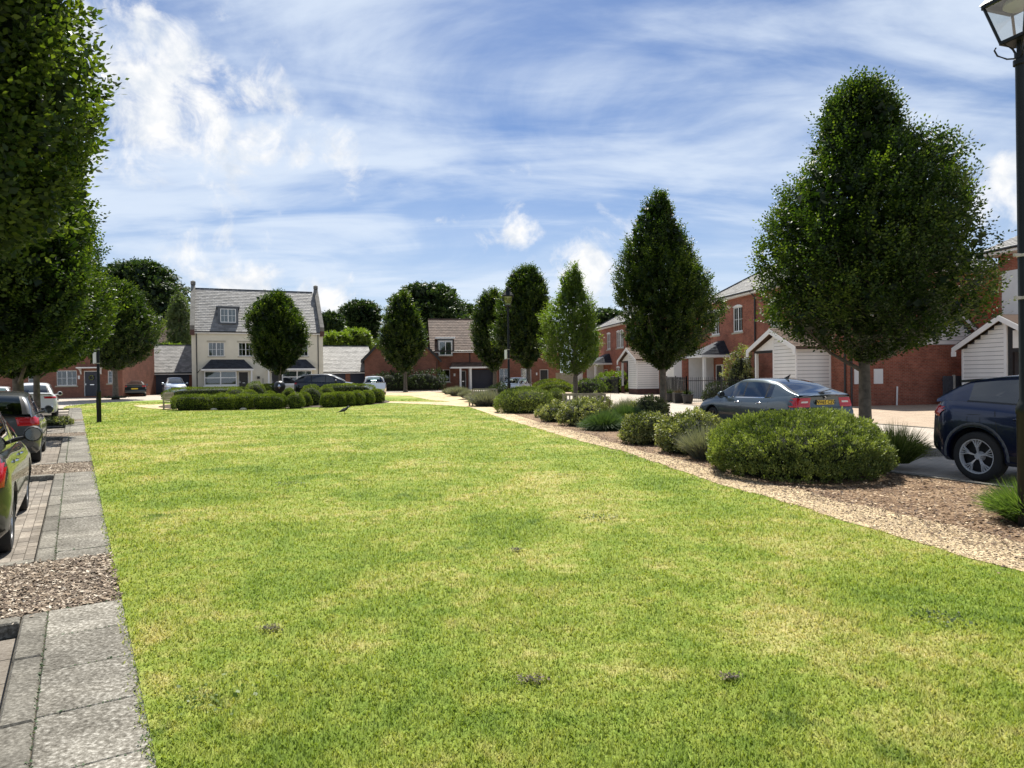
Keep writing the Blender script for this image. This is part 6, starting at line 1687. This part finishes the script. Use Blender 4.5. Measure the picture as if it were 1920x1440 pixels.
            if k == 'glass':
                # one object per pane
                runs = []; cols = sorted({i for i, j in qs}); cur = [cols[0]]
                for c_ in cols[1:]:
                    if c_ == cur[-1] + 1: cur.append(c_)
                    else: runs.append(cur); cur = [c_]
                runs.append(cur)
                for r_ in runs:
                    for lo, hi in ((0, m // 2), (m // 2, m)):
                        sub = [(i, j) for i, j in qs if i in r_ and lo <= j < hi]
                        if sub: emit(sub, 'side_window')
            elif k == 'dark':
                left = set(qs)
                while left:
                    st = [left.pop()]; isl = []
                    while st:
                        c_ = st.pop(); isl.append(c_)
                        for dn in ((1, 0), (-1, 0), (0, 1), (0, -1)):
                            q_ = (c_[0] + dn[0], c_[1] + dn[1])
                            if q_ in left: left.remove(q_); st.append(q_)
                    emit(isl, names[k])
            else: emit(qs, names[k])
        # cabin: floor, seats
        c = MB(); z0 = s.deckf(0) - .1; c.box(xa + .3, xb - .4, -s.W * .8, s.W * .8, z0 - .05, z0); 
        c.build('parcel_shelf', M['interior'], s.root)
        for x in (sp['front'] - 1.1, sp['front'] - 1.95):
            for y in (-.37, .37):
                b = MB(); b.box(x - .08, x + .06, y - .22, y + .22, z0, z0 + .18); b.box(x - .05, x + .03, y - .12, y + .12, z0 + .2, z0 + .36); b.build('headrest', M['seat_grey'], s.root)

    def wheels(s):
        sp = s.sp
        for wx in (sp['rear'], sp['front']):
            for sg in (-1, 1):
                r = sp['wr']; t = bpy.data.objects.new('wheel', None); COL.objects.link(t); t.parent = s.root; t.location = (wx, sg * (s.W - .14), r)
                w = .11
                prof = [(r * .70, -w), (r * .93, -w), (r * .985, -w * .75), (r, -w * .3), (r, w * .3), (r * .985, w * .75), (r * .93, w * .95), (r * .80, w * 1.02), (r * .70, w * .95)]
                n = 40; vs = [(q[0] * math.cos(2 * PI * k / n), q[1] * sg, q[0] * math.sin(2 * PI * k / n)) for q in prof for k in range(n)]; m = len(prof)
                fs = [(j * n + k, j * n + (k + 1) % n, ((j + 1) % m) * n + (k + 1) % n, ((j + 1) % m) * n + k) for j in range(m) for k in range(n)]
                mb = MB(); mb.add(vs, fs); mb.build('tyre', M['tyre'], t, smooth=40)
                d = MB(); dk = [(math.cos(2 * PI * k / n) * r * .70, sg * (-.02), math.sin(2 * PI * k / n) * r * .70) for k in range(n)]; d.add(dk, [tuple(range(n))]); d.build('brake_disc', M['alloy_dark'], t)
                rim = MB(); R1, R2 = r * .71, r * .655
                vs = [(q * math.cos(2 * PI * k / n), y * sg, q * math.sin(2 * PI * k / n)) for q, y in ((R1, w * .93), (R2, w * .9), (R2 * .97, w * .4), (R1, w * .0)) for k in range(n)]
                fs = [(j * n + k, j * n + (k + 1) % n, ((j + 1) % 4) * n + (k + 1) % n, ((j + 1) % 4) * n + k) for j in range(4) for k in range(n)]
                rim.add(vs, fs); k5 = sp.get('spokes', 5); yo = sg * w * .72; 
                for k in range(k5):
                    a = 2 * PI * k / k5 + .3
                    if sp.get('yspoke'):
                        for da, w_ in ((-.27, .011), (.27, .011), (-.10, .008), (.10, .008)):
                            p0 = Vector((math.cos(a) * r * .14, sg * w * .5, math.sin(a) * r * .14)); pm = Vector((math.cos(a + da * .25) * r * .36, yo, math.sin(a + da * .25) * r * .36)); p1 = Vector((math.cos(a + da) * R2, yo, math.sin(a + da) * R2))
                            rim.beam(p0, pm, .03, w_ * 1.1); rim.beam(pm, p1, .03, w_)
                    else:
                        for da in (-.10, .10):
                            p0 = Vector((math.cos(a + da * 2) * r * .12, sg * w * .6, math.sin(a + da * 2) * r * .12)); p1 = Vector((math.cos(a + da) * R2, yo, math.sin(a + da) * R2)); rim.beam(p0, p1, .03, .032)
                hub = [(math.cos(2 * PI * k / 16) * r * .12, yo * .95, math.sin(2 * PI * k / 16) * r * .12) for k in range(16)] + [(math.cos(2 * PI * k / 16) * r * .2, 0, math.sin(2 * PI * k / 16) * r * .2) for k in range(16)]
                rim.add(hub, [tuple(range(16))] + [(k, (k + 1) % 16, 16 + (k + 1) % 16, 16 + k) for k in range(16)])
                rim.build('rim', M[sp.get('rim', 'alloy')], t, smooth=30)
                # dark arch liner
                l = MB(); rr = r + .05; nn = 20; vs = []
                for k in range(nn + 1):
                    a = -.25 + (PI + .5) * k / nn; vs += [(rr * math.cos(a), sg * .05, rr * math.sin(a)), (rr * math.cos(a), -sg * .17, rr * math.sin(a)), ]
                l.add(vs, [(2 * k, 2 * k + 1, 2 * k + 3, 2 * k + 2) for k in range(nn)]); l.build('wheel_arch_liner', M['interior'], t)

    def hit(s, p, d):
        best = None
        for b in (s.bvh, s.gbvh):
            h = b.ray_cast(Vector(p), Vector(d))
            if h[0] is not None and (best is None or h[3] < best[3]): best = h
        return best

    def patch(s, name, corners, d, mat, off=.006, nu=8, nv=5, parent=None, smooth=50, thick=.012):
        """panel that follows the bodywork: bilinear corner grid cast along d onto the body"""
        A, B, C, D = [Vector(c) for c in corners]; d = Vector(d).normalized(); V = []; ok = []
        for j in range(nv + 1):
            for i in range(nu + 1):
                u, v = i / nu, j / nv; p = (A * (1 - u) + B * u) * (1 - v) + (D * (1 - u) + C * u) * v; h = s.hit(p - d * 2.0, d)
                if h is None: ok.append(False); V.append(tuple(p)); V.append(tuple(p)); continue
                edge = i in (0, nu) or j in (0, nv); ok.append(True)
                n_ = h[1] if h[1].dot(d) < 0 else -h[1]
                V.append(tuple(h[0] + n_ * (off if not edge else off * .3))); V.append(tuple(h[0] - n_ * thick))
        F = []
        for j in range(nv):
            for i in range(nu):
                q = [j * (nu + 1) + i, j * (nu + 1) + i + 1, (j + 1) * (nu + 1) + i + 1, (j + 1) * (nu + 1) + i]
                if all(ok[k] for k in q): F.append(tuple(2 * k for k in q))
        if not F: return None
        mb = MB(); mb.add(V, F); o = mb.build(name, mat, parent or s.root, fix=False)
        bm = bmesh.new(); bm.from_mesh(o.data); bmesh.ops.delete(bm, geom=[v for v in bm.verts if not v.link_faces], context='VERTS')
        for f in bm.faces:
            if f.normal.dot(d) > 0: f.normal_flip()
        bm.to_mesh(o.data); bm.free(); o.data.polygons.foreach_set('use_smooth', [True] * len(o.data.polygons)); return o

    def mirror_(s, x, z, mat=None):
        for sg in (-1, 1):
            m = MB(); y = s.W * .93
            m.tube([(x + .09, sg * (y + .06), z + .03), (x + .05, sg * (y + .11), z + .04), (x + .0, sg * (y + .13), z + .04), (x - .05, sg * (y + .13), z + .04)], [.03, .095, .105, .09], 12)
            m.tube([(x + .02, sg * (y - .1), z - .03), (x + .02, sg * (y + .06), z - .0)], [.03, .025], 8)
            o = m.build('wing_mirror', mat or s.paint, s.root, smooth=50); o.scale = (1, 1, 1)
            m = MB(); m.add([(x - .056, sg * (y + .13) + .082 * math.cos(2 * PI * k / 16), z + .04 + .078 * math.sin(2 * PI * k / 16)) for k in range(16)], [tuple(range(16))]); m.build('mirror_glass', M['mirror'], o)

    def seams(s, xs, z0=.32, z1=None, w=.006):
        for x, lean in xs:
            zt = z1 or s.deckf(x) - .03
            for sg in (-1, 1):
                s.patch('door_seam', [(x - w, sg * .6, z0), (x + w, sg * .6, z0), (x + w + lean, sg * .6, zt), (x - w + lean, sg * .6, zt)], (0, -sg, 0), M['ink'], off=.0015, nu=1, nv=10)

    def handles(s, xs, z, mat):
        for x in xs:
            for sg in (-1, 1): s.patch('door_handle', [(x - .1, sg * .6, z - .015), (x + .1, sg * .6, z - .015), (x + .1, sg * .6, z + .018), (x - .1, sg * .6, z + .018)], (0, -sg, 0), mat, off=.035, nu=6, nv=3)

    def plate(s, z, x=None, front=False, text=None, mat='plate_y', wide=.52, dz=.0):
        d = (-1, 0, 0) if front else (1, 0, 0); sx = 1 if front else -1
        h = s.hit((sx * 3.5, 0, z), d); X_ = h[0].x + sx * .03
        m = MB(); m.box(X_ - .006, X_ + .006, -wide / 2, wide / 2, z - .055, z + .055); o = m.build('number_plate', M[mat], s.root)
        if text:
            fc = bpy.data.curves.new('plate_lettering', 'FONT'); fc.body = text; fc.size = .112; fc.align_x = 'CENTER'; fc.align_y = 'CENTER'; fc.extrude = .0015; fc.offset = .0022; fc.space_character = 1.08
            fo = bpy.data.objects.new('plate_lettering', fc); COL.objects.link(fo); fo.parent = o; fc.materials.append(M['ink'])
            bpy.context.view_layer.update(); fm = bpy.data.meshes.new_from_object(fo.evaluated_get(bpy.context.evaluated_depsgraph_get())); bpy.data.objects.remove(fo)
            fo = link('plate_lettering', fm, o); fo['kind'] = 'stuff'
            fo.location = (X_ + sx * .0085, 0, z - .002); fo.rotation_euler = (PI / 2, 0, -PI / 2 if sx < 0 else PI / 2)
        return o


def heading(dx, dy): return math.atan2(dy, dx)


NOSE = ([0.15, .35, .6, .8, 1.1], [.10, .0, .03, .14, .3])
TAIL = ([0.15, .35, .55, .8, 1.0, 1.2], [.10, .0, .02, .06, .12, .22])

# ---- grey-blue saloon (liftback)
p_oct = car_paint('slate_blue_grey_paint', (0.062, 0.085, 0.098), .55, .3)
oct_spec = dict(L=4.66, W=1.84, wt=.90, wr=.325, rear=-1.33, front=1.36, crown=.03, tumble=.27, taper=.2, bow=.14, spokes=5,
                deck=([-2.33, -2.1, -1.7, -1.1, 0, .9, 1.4, 2.0, 2.33], [1.02, 1.04, 1.03, .985, .955, .945, .93, .82, .66]),
                bot=([-2.33, -2.0, -1.5, 1.5, 2.0, 2.33], [.34, .27, .2, .2, .22, .27]),
                nose=NOSE, tail=([0.2, .45, .62, .8, 1.0, 1.1], [.10, .0, .0, .08, .11, .15]),
                roof=([-2.12, -1.75, -1.25, -.85, -.35, .1, .35, .75, 1.1, 1.38], [1.055, 1.16, 1.335, 1.425, 1.462, 1.462, 1.44, 1.30, 1.12, .945]),
                rw=-.98, rw0=-1.98, ws=.42, ws0=1.30, sw=(-1.22, 1.02), pillars=[(-.93, -.87, 'dark'), (.0, .07, 'dark'), (-1.22, -1.12, 'body')])
RD = Vector((-.30, .954))
c0 = Vector((7.28, 17.55)); cc = c0 + Vector((.954, .30)) * .93 + RD * 2.33
car = Car('grey_saloon_car', 'grey blue liftback saloon parked behind the big yew, yellow rear plate showing', (cc.x, cc.y, -.095), heading(*RD), p_oct, oct_spec); car.root.scale = (1.05, 1.05, 1.06)
car.mirror_(.78, .98); car.seams([(-.02, .0), (1.02, -.04), (-1.02, -.1)]); car.handles([-.72, .22], .83, M['chrome'])
for sg in (-1, 1):
    car.patch('tail_light', [(-2.5, sg * .42, .99), (-2.5, sg * .93, .99), (-2.5, sg * .90, .76), (-2.5, sg * .46, .76)], (1, 0, 0), M['red_lens'], off=.012, nu=12, nv=6)
    car.patch('tail_light', [(-2.34, sg * .9, .945), (-2.02, sg * .9, .935), (-2.14, sg * .9, .83), (-2.34, sg * .9, .79)], (0, -sg, 0), M['red_lens'], off=.012, nu=8, nv=5)
    car.patch('reversing_light', [(-2.5, sg * .48, .92), (-2.5, sg * .72, .92), (-2.5, sg * .74, .85), (-2.5, sg * .50, .85)], (1, 0, 0), M['clear_lens'], off=.018, nu=6, nv=3)
    car.patch('headlight', [(2.6, sg * .5, .72), (2.6, sg * .9, .74), (2.6, sg * .88, .60), (2.6, sg * .52, .58)], (-1, 0, 0), M['clear_lens'], off=.01)
    car.patch('window_trim', [(-1.25, sg * .6, .99), (1.1, sg * .6, .955), (1.1, sg * .6, .935), (-1.25, sg * .6, .97)], (0, -sg, 0), M['chrome'], off=.004, nu=20, nv=1)
car.patch('boot_seam', [(-2.6, -.83, .755), (-2.6, .83, .755), (-2.6, .83, .74), (-2.6, -.83, .74)], (1, 0, 0), M['ink'], off=.002, nu=20, nv=1)
car.patch('rear_bumper_trim', [(-2.6, -.8, .42), (-2.6, .8, .42), (-2.6, .8, .30), (-2.6, -.8, .30)], (1, 0, 0), M['blackp'], off=.006, nu=16, nv=3)
car.plate(.875, text='WH65 CZG')
m = MB(); h = car.hit((-3.5, 0, .985), (1, 0, 0)); X_ = h[0].x
m.add([(X_ - .012 - .004 * (k % 2), .036 * math.cos(2 * PI * k / 16), .985 + .036 * math.sin(2 * PI * k / 16)) for k in range(16)], [tuple(range(16))]); m.build('badge', M['chrome'], car.root)
m = MB()
for k in range(3): m.prism([(-.035 + k * .022, .96), (-.02 + k * .022, .96), (.015 + k * .02, 1.01), (.0 + k * .02, 1.012)], 'x', X_ - .02, X_ - .014)
m.build('badge_emblem', M['ink'], car.root)
car.patch('model_lettering', [(-2.6, -.60, .985), (-2.6, -.80, .985), (-2.6, -.80, .965), (-2.6, -.60, .965)], (1, 0, 0), M['chrome'], off=.008, nu=6, nv=1)
m = MB(); m.beam((-1.98, -.02, 1.125), (-1.86, -.46, 1.19), .02, .02); m.box(-2.06, -1.94, -.06, .05, 1.07, 1.12); m.build('rear_wiper', M['blackp'], car.root)
m = MB(); m.prism([(-.80, 1.44), (-.66, 1.47), (-.90, 1.56)], 'y', -.012, .012); m.build('aerial', M['blackp'], car.root)
# ---- navy SUV coupe at the right edge
p_navy = car_paint('navy_blue_paint', (0.006, 0.012, 0.045), .5, .3)
q3_spec = dict(L=4.5, W=1.86, wt=.91, wr=.365, rear=-1.38, front=1.30, crown=.03, tumble=.26, taper=.24, bow=.16, spokes=5, yspoke=True, rim='alloy_bright',
               deck=([-2.25, -2.05, -1.5, 0, .9, 1.4, 2.0, 2.25], [1.14, 1.18, 1.17, 1.09, 1.05, 1.03, .93, .78]),
               bot=([-2.25, -1.9, 1.9, 2.25], [.40, .25, .25, .32]),
               nose=NOSE, tail=([0.2, .5, .7, .95, 1.1, 1.2], [.10, .0, .02, .03, .08, .14]),
               roof=([-2.07, -1.9, -1.62, -1.3, -.8, -.1, .35, .8, 1.2, 1.40], [1.20, 1.32, 1.47, 1.525, 1.56, 1.57, 1.54, 1.38, 1.17, 1.03]),
               rw=-1.72, rw0=-2.12, ws=.42, ws0=1.32, sw=(-1.52, 1.05), pillars=[(-.86, -.82, 'dark'), (.02, .10, 'dark')], glass=M['car_glass_dark'], rglass=M['car_glass_dark'])
RD3 = Vector((.36, -.933)).normalized(); wpt = P(1845, 857, 10.5)
# right rear wheel centre of the car sits at wpt
off = Vector((RD3.y, -RD3.x))          # right hand side of the car
cc = Vector((wpt.x, wpt.y)) - RD3 * (-1.38) - off * .86
car = Car('navy_suv', 'navy blue sports utility car at the right edge, silver spoked wheel towards us', (cc.x, cc.y, -.095), heading(*RD3), p_navy, q3_spec); car.root.scale = (1.05, 1.05, 1.05)
car.mirror_(.8, 1.06); car.seams([(.0, .0), (1.0, -.04), (-.98, -.14)]); car.handles([-.74, .26], .93, p_navy)
for sg in (-1, 1):
    car.patch('tail_light', [(-2.5, sg * .5, 1.09), (-2.5, sg * .93, 1.09), (-2.5, sg * .92, .92), (-2.5, sg * .52, .99)], (1, 0, 0), M['red_lens'], off=.014, nu=12, nv=6)
    car.patch('tail_light', [(-2.22, sg * .9, 1.09), (-1.86, sg * .9, 1.08), (-2.0, sg * .9, .97), (-2.2, sg * .9, .90)], (0, -sg, 0), M['red_lens'], off=.014, nu=8, nv=5)
    # wheel arch trim and sill
    for wx in (-1.38, 1.30):
        n = 16
        for k in range(n):
            a0, a1 = -.1 + (PI + .2) * k / n, -.1 + (PI + .2) * (k + 1) / n; r0, r1 = .415, .485
            car.patch('arch_trim', [(wx + r0 * math.cos(a0), sg * .6, .375 + r0 * math.sin(a0)), (wx + r0 * math.cos(a1), sg * .6, .375 + r0 * math.sin(a1)), (wx + r1 * math.cos(a1), sg * .6, .375 + r1 * math.sin(a1)), (wx + r1 * math.cos(a0), sg * .6, .375 + r1 * math.sin(a0))], (0, -sg, 0), M['lead_and_shade'], off=.016, nu=2, nv=2)
    car.patch('sill_trim', [(-.92, sg * .6, .30), (.85, sg * .6, .30), (.85, sg * .6, .42), (-.92, sg * .6, .42)], (0, -sg, 0), M['blackp'], off=.01, nu=12, nv=2)
    car.patch('window_trim', [(-1.55, sg * .6, 1.18), (1.1, sg * .6, 1.07), (1.1, sg * .6, 1.05), (-1.55, sg * .6, 1.155)], (0, -sg, 0), M['blackp'], off=.004, nu=20, nv=1)
car.patch('fuel_flap_seam', [(-1.50, -.6, .98), (-1.30, -.6, .98), (-1.30, -.6, .972), (-1.50, -.6, .972)], (0, 1, 0), M['ink'], off=.002, nu=3, nv=1)
car.patch('fuel_flap_seam', [(-1.50, -.6, .86), (-1.30, -.6, .86), (-1.30, -.6, .852), (-1.50, -.6, .852)], (0, 1, 0), M['ink'], off=.002, nu=3, nv=1)
car.patch('fuel_flap_seam', [(-1.50, -.6, .98), (-1.492, -.6, .98), (-1.492, -.6, .855), (-1.50, -.6, .855)], (0, 1, 0), M['ink'], off=.002, nu=1, nv=3)
car.patch('fuel_flap_seam', [(-1.308, -.6, .98), (-1.30, -.6, .98), (-1.30, -.6, .855), (-1.308, -.6, .855)], (0, 1, 0), M['ink'], off=.002, nu=1, nv=3)
car.patch('rear_bumper', [(-2.6, -.88, .62), (-2.6, .88, .62), (-2.6, .84, .36), (-2.6, -.84, .36)], (1, 0, 0), M['blackp'], off=.008, nu=16, nv=4)
car.patch('bumper_strip', [(-2.6, -.86, .50), (-2.6, .86, .50), (-2.6, .86, .46), (-2.6, -.86, .46)], (1, 0, 0), M['alloy'], off=.02, nu=16, nv=2)
m = MB(); m.prism([(-1.50, 1.50), (-1.84, 1.475), (-1.82, 1.44), (-1.50, 1.46)], 'y', -.58, .58); m.build('roof_spoiler', M['blackp'], car.root)
# ---- hatchback at the left
p_grey = car_paint('dark_grey_paint', (0.085, 0.09, 0.095), .45, .3)
golf = dict(L=4.2, W=1.78, wt=.90, wr=.315, rear=-1.28, front=1.30, crown=.03, tumble=.22, taper=.2, bow=.14, spokes=7,
            deck=([-2.1, -1.9, -1.4, 0, .9, 1.4, 1.9, 2.1], [.98, 1.02, 1.01, .96, .95, .93, .82, .66]), bot=([-2.1, -1.8, 1.8, 2.1], [.34, .21, .2, .27]), nose=NOSE,
            tail=([0.2, .5, .65, .9, 1.05], [.10, .0, .02, .07, .13]),
            roof=([-2.0, -1.86, -1.68, -1.4, -.8, -.1, .3, .8, 1.2, 1.38], [1.05, 1.23, 1.40, 1.452, 1.485, 1.49, 1.46, 1.28, 1.09, .95]), rw=-1.68, rw0=-1.98, ws=.36, ws0=1.3, sw=(-1.35, 1.05), pillars=[(-.97, -.78, 'body'), (.0, .08, 'dark')])


def at_uv(u, v, rear_x, spec):   # rear wheel at paving coordinate u, right flank at v
    x, y = pv(u - rear_x, v + spec['W'] / 2); return (x, y, float(gz(x, y)) - .088)


def tail_set(car, z0, z1, ya, yb, mat='red_lens', side=None):
    for sg in (-1, 1):
        car.patch('tail_light', [(-3, sg * ya, z1), (-3, sg * yb, z1), (-3, sg * (yb - .02), z0), (-3, sg * (ya + .04), z0)], (1, 0, 0), M[mat], off=.014, nu=12, nv=6)
        if side: car.patch('tail_light', [(side[0], sg * .8, z1 - .01), (side[1], sg * .8, z1 - .05), (side[1] - .05, sg * .8, z0 + .05), (side[0], sg * .8, z0 + .01)], (0, -sg, 0), M[mat], off=.014, nu=8, nv=5)


HD = heading(*PD)
car = Car('grey_hatchback', 'dark grey hatchback with round edged red tail lamp in the second left bay', at_uv(18.0, .88, -1.28, golf), HD, p_grey, golf, 'cars in the left parking bays')
car.mirror_(.72, 1.0); car.seams([(-.0, .0), (1.0, -.05), (-.95, -.06)]); car.handles([-.75, .2], .85, p_grey)
tail_set(car, .80, .98, .46, .87, side=(-2.05, -1.72)); car.plate(.70, text=None)
car.patch('boot_seam', [(-2.6, -.62, .62), (-2.6, .62, .62), (-2.6, .62, .608), (-2.6, -.62, .608)], (1, 0, 0), M['ink'], off=.002, nu=20, nv=1)
car.patch('side_strip', [(-.9, .6, .52), (.9, .6, .52), (.9, .6, .57), (-.9, .6, .57)], (0, -1, 0), M['blackp'], off=.006, nu=12, nv=2)
m = MB(); m.beam((-1.97, 0, 1.09), (-1.86, -.5, 1.13), .02); m.build('rear_wiper', M['blackp'], car.root)
# ---- nearest dark green-black car
p_blk = car_paint('black_green_paint', (0.012, 0.016, 0.013), .3, .28)
near = dict(golf); near.update(L=4.3, W=1.80, spokes=6, rear=-1.28, front=1.34)
car = Car('black_hatchback', 'glossy black green hatchback nearest on the left, round mirror and tyre over the kerb', at_uv(8.7, .79, -1.28, near), HD, p_blk, near, 'cars in the left parking bays')
car.mirror_(.74, 1.0, M['blackp']); car.seams([(-.0, .0), (1.0, -.05), (-.95, -.06)]); car.handles([-.75, .2], .85, M['chrome'])
tail_set(car, .72, .98, .55, .87, side=(-2.1, -1.85))
# ---- white crossover
p_wht = car_paint('white_paint_car', (0.75, 0.76, 0.76), .0, .25)
suv = dict(L=4.6, W=1.9, wt=.88, wr=.355, rear=-1.38, front=1.40, crown=.03, tumble=.27, taper=.26, bow=.18, spokes=5, rim='alloy_dark',
           deck=([-2.3, -2.1, -1.5, 0, .9, 1.4, 2.0, 2.3], [1.10, 1.13, 1.12, 1.06, 1.05, 1.03, .93, .76]), bot=([-2.3, -2.0, 2.0, 2.3], [.40, .25, .25, .32]), nose=NOSE,
           tail=([0.2, .5, .7, .95, 1.15], [.12, .0, .03, .05, .12]),
           roof=([-2.2, -2.0, -1.75, -1.4, -.8, -.1, .35, .85, 1.25, 1.45], [1.16, 1.32, 1.49, 1.60, 1.655, 1.665, 1.63, 1.42, 1.19, 1.04]), rw=-1.62, rw0=-2.16, ws=.42, ws0=1.36, sw=(-1.5, 1.1), pillars=[(-1.0, -.9, 'dark'), (.0, .08, 'dark')], glass=M['car_glass_dark'], rglass=M['car_glass_dark'])
car = Car('white_crossover', 'white crossover with slim dark tail lamps at the far left bays', at_uv(39.4, 1.0, -1.38, suv), HD, p_wht, suv, 'cars in the left parking bays')
car.mirror_(.8, 1.08); tail_set(car, .93, 1.03, .42, .92, side=(-2.25, -1.95)); car.seams([(-.0, .0), (1.0, -.05)])
car.patch('rear_bumper_trim', [(-3, -.75, .5), (-3, .75, .5), (-3, .7, .34), (-3, -.7, .34)], (1, 0, 0), M['blackp'], off=.008, nu=12, nv=3)
# second white car nosing out left of it
x, y = pv(46.5, 3.9); car = Car('white_hatchback', 'white car glimpsed between the dark tree trunks at the left', (x, y, float(gz(x, y)) - .09), HD, p_wht, dict(golf, spokes=5), 'cars in the left parking bays')
tail_set(car, .8, .98, .46, .87)
# ---- cars by the garages
p_char = car_paint('charcoal_paint', (0.022, 0.026, 0.03), .4, .3); p_silv = car_paint('silver_blue_paint', (0.42, 0.48, 0.56), .6, .3)
coupe = dict(oct_spec); coupe.update(W=1.88, roof=([-2.1, -1.75, -1.25, -.85, -.35, .1, .35, .75, 1.1, 1.38], [1.05, 1.13, 1.28, 1.36, 1.40, 1.40, 1.38, 1.24, 1.08, .945]))
q = gx(252, 62.5); car = Car('dark_coupe', 'dark coupe at the left garage, its red tail lamps and yellow plate towards us', (q.x, q.y, float(gz(q.x, q.y)) - .1), PI / 2 + .50, p_char, coupe, 'cars by the garages')
tail_set(car, .86, .97, .56, .90); car.plate(.70); car.mirror_(.78, .98)
q = gx(327, 64.5); car = Car('silver_suv', 'silver blue sports utility car facing us before the second garage door', (q.x, q.y, float(gz(q.x, q.y)) - .1), -PI / 2 + .50, p_silv, dict(suv, W=1.9, glass=M['car_glass']), 'cars by the garages')
for sg in (-1, 1): car.patch('headlight', [(3, sg * .5, .88), (3, sg * .92, .92), (3, sg * .9, .78), (3, sg * .52, .76)], (-1, 0, 0), M['clear_lens'], off=.01)
car.patch('grille', [(3, -.42, .84), (3, .42, .84), (3, .36, .52), (3, -.36, .52)], (-1, 0, 0), M['blackp'], off=.012, nu=10, nv=5); car.plate(.5, front=True, mat='plate_w'); car.mirror_(.8, 1.08)
q = gx(612, 51.5); car = Car('black_suv', 'black sports utility car side on behind the rear hedge of the ring garden', (q.x, q.y, float(gz(q.x, q.y)) - .02), .12, car_paint('gloss_black_paint', (0.01, 0.011, 0.015), .3, .28), dict(suv, L=4.75, rim='alloy'), 'cars by the garages')
tail_set(car, .93, 1.05, .4, .92, side=(-2.3, -1.95)); car.mirror_(.8, 1.08); car.seams([(-.0, .0), (1.0, -.05)])
q = gx(700, 54.5); car = Car('silver_car', 'silver car end flashing in the sun beside the black one', (q.x, q.y, float(gz(q.x, q.y)) - .05), PI / 2 + .25, car_paint('bright_silver_paint', (0.6, 0.61, 0.62), .7, .2), dict(golf), 'cars by the garages')
q = gx(966, 57.0); car = Car('white_compact', 'white compact car facing us below the two dark hornbeams', (q.x, q.y, .02), -PI / 2 - .35, p_wht, dict(golf, L=4.0), 'cars by the brick terrace')
for sg in (-1, 1): car.patch('headlight', [(3, sg * .5, .78), (3, sg * .86, .80), (3, sg * .84, .66), (3, sg * .52, .64)], (-1, 0, 0), M['clear_lens'], off=.01)
car.patch('grille', [(3, -.4, .62), (3, .4, .62), (3, .34, .5), (3, -.34, .5)], (-1, 0, 0), M['blackp'], off=.012); car.mirror_(.72, 1.0)

# ================================================================== CROW
q = G(646, 776)
t = thing('crow', (q.x, q.y, q.z), math.radians(18), 'black crow standing on the lawn before the curved right hedge, beak to the right', 'bird')
m = MB(); m.tube([(-.30, 0, .085), (-.2, 0, .11), (-.12, 0, .15), (-.02, 0, .185), (.08, 0, .23), (.13, 0, .275), (.165, 0, .31), (.20, 0, .315), (.225, 0, .31)], [.008, .03, .055, .075, .065, .042, .04, .036, .012], 12)
m.build('body', M['crow'], t, smooth=60)
m = MB(); m.tube([(.215, 0, .31), (.25, 0, .305), (.28, 0, .293)], [.017, .012, .003], 8); m.build('beak', M['ink'], t, smooth=60)
m = MB(); m.add([(-.36, -.035, .06), (-.36, .035, .06), (-.15, .05, .14), (-.15, -.05, .14), (-.36, -.03, .05), (-.36, .03, .05)], [(0, 1, 2, 3), (0, 3, 4), (1, 5, 2), (0, 4, 5, 1)]); m.build('tail', M['crow'], t)
for sg in (-1, 1):
    m = MB(); m.tube([(-.3, sg * .02, .09), (-.15, sg * .06, .14), (0, sg * .075, .19), (.07, sg * .05, .23)], [.006, .02, .03, .012], 8); m.build('wing', M['crow'], t, smooth=60)
    m = MB(); m.tube([(.0, sg * .03, .14), (-.01, sg * .035, .06), (.01, sg * .035, .008)], [.014, .007, .006], 6)
    for a in (-.4, 0, .4, PI): m.tube([(.01, sg * .035, .008), (.01 + .045 * math.cos(a), sg * .035 + .045 * math.sin(a), .004)], [.005, .003], 5)
    m.build('leg', M['ink'], t)
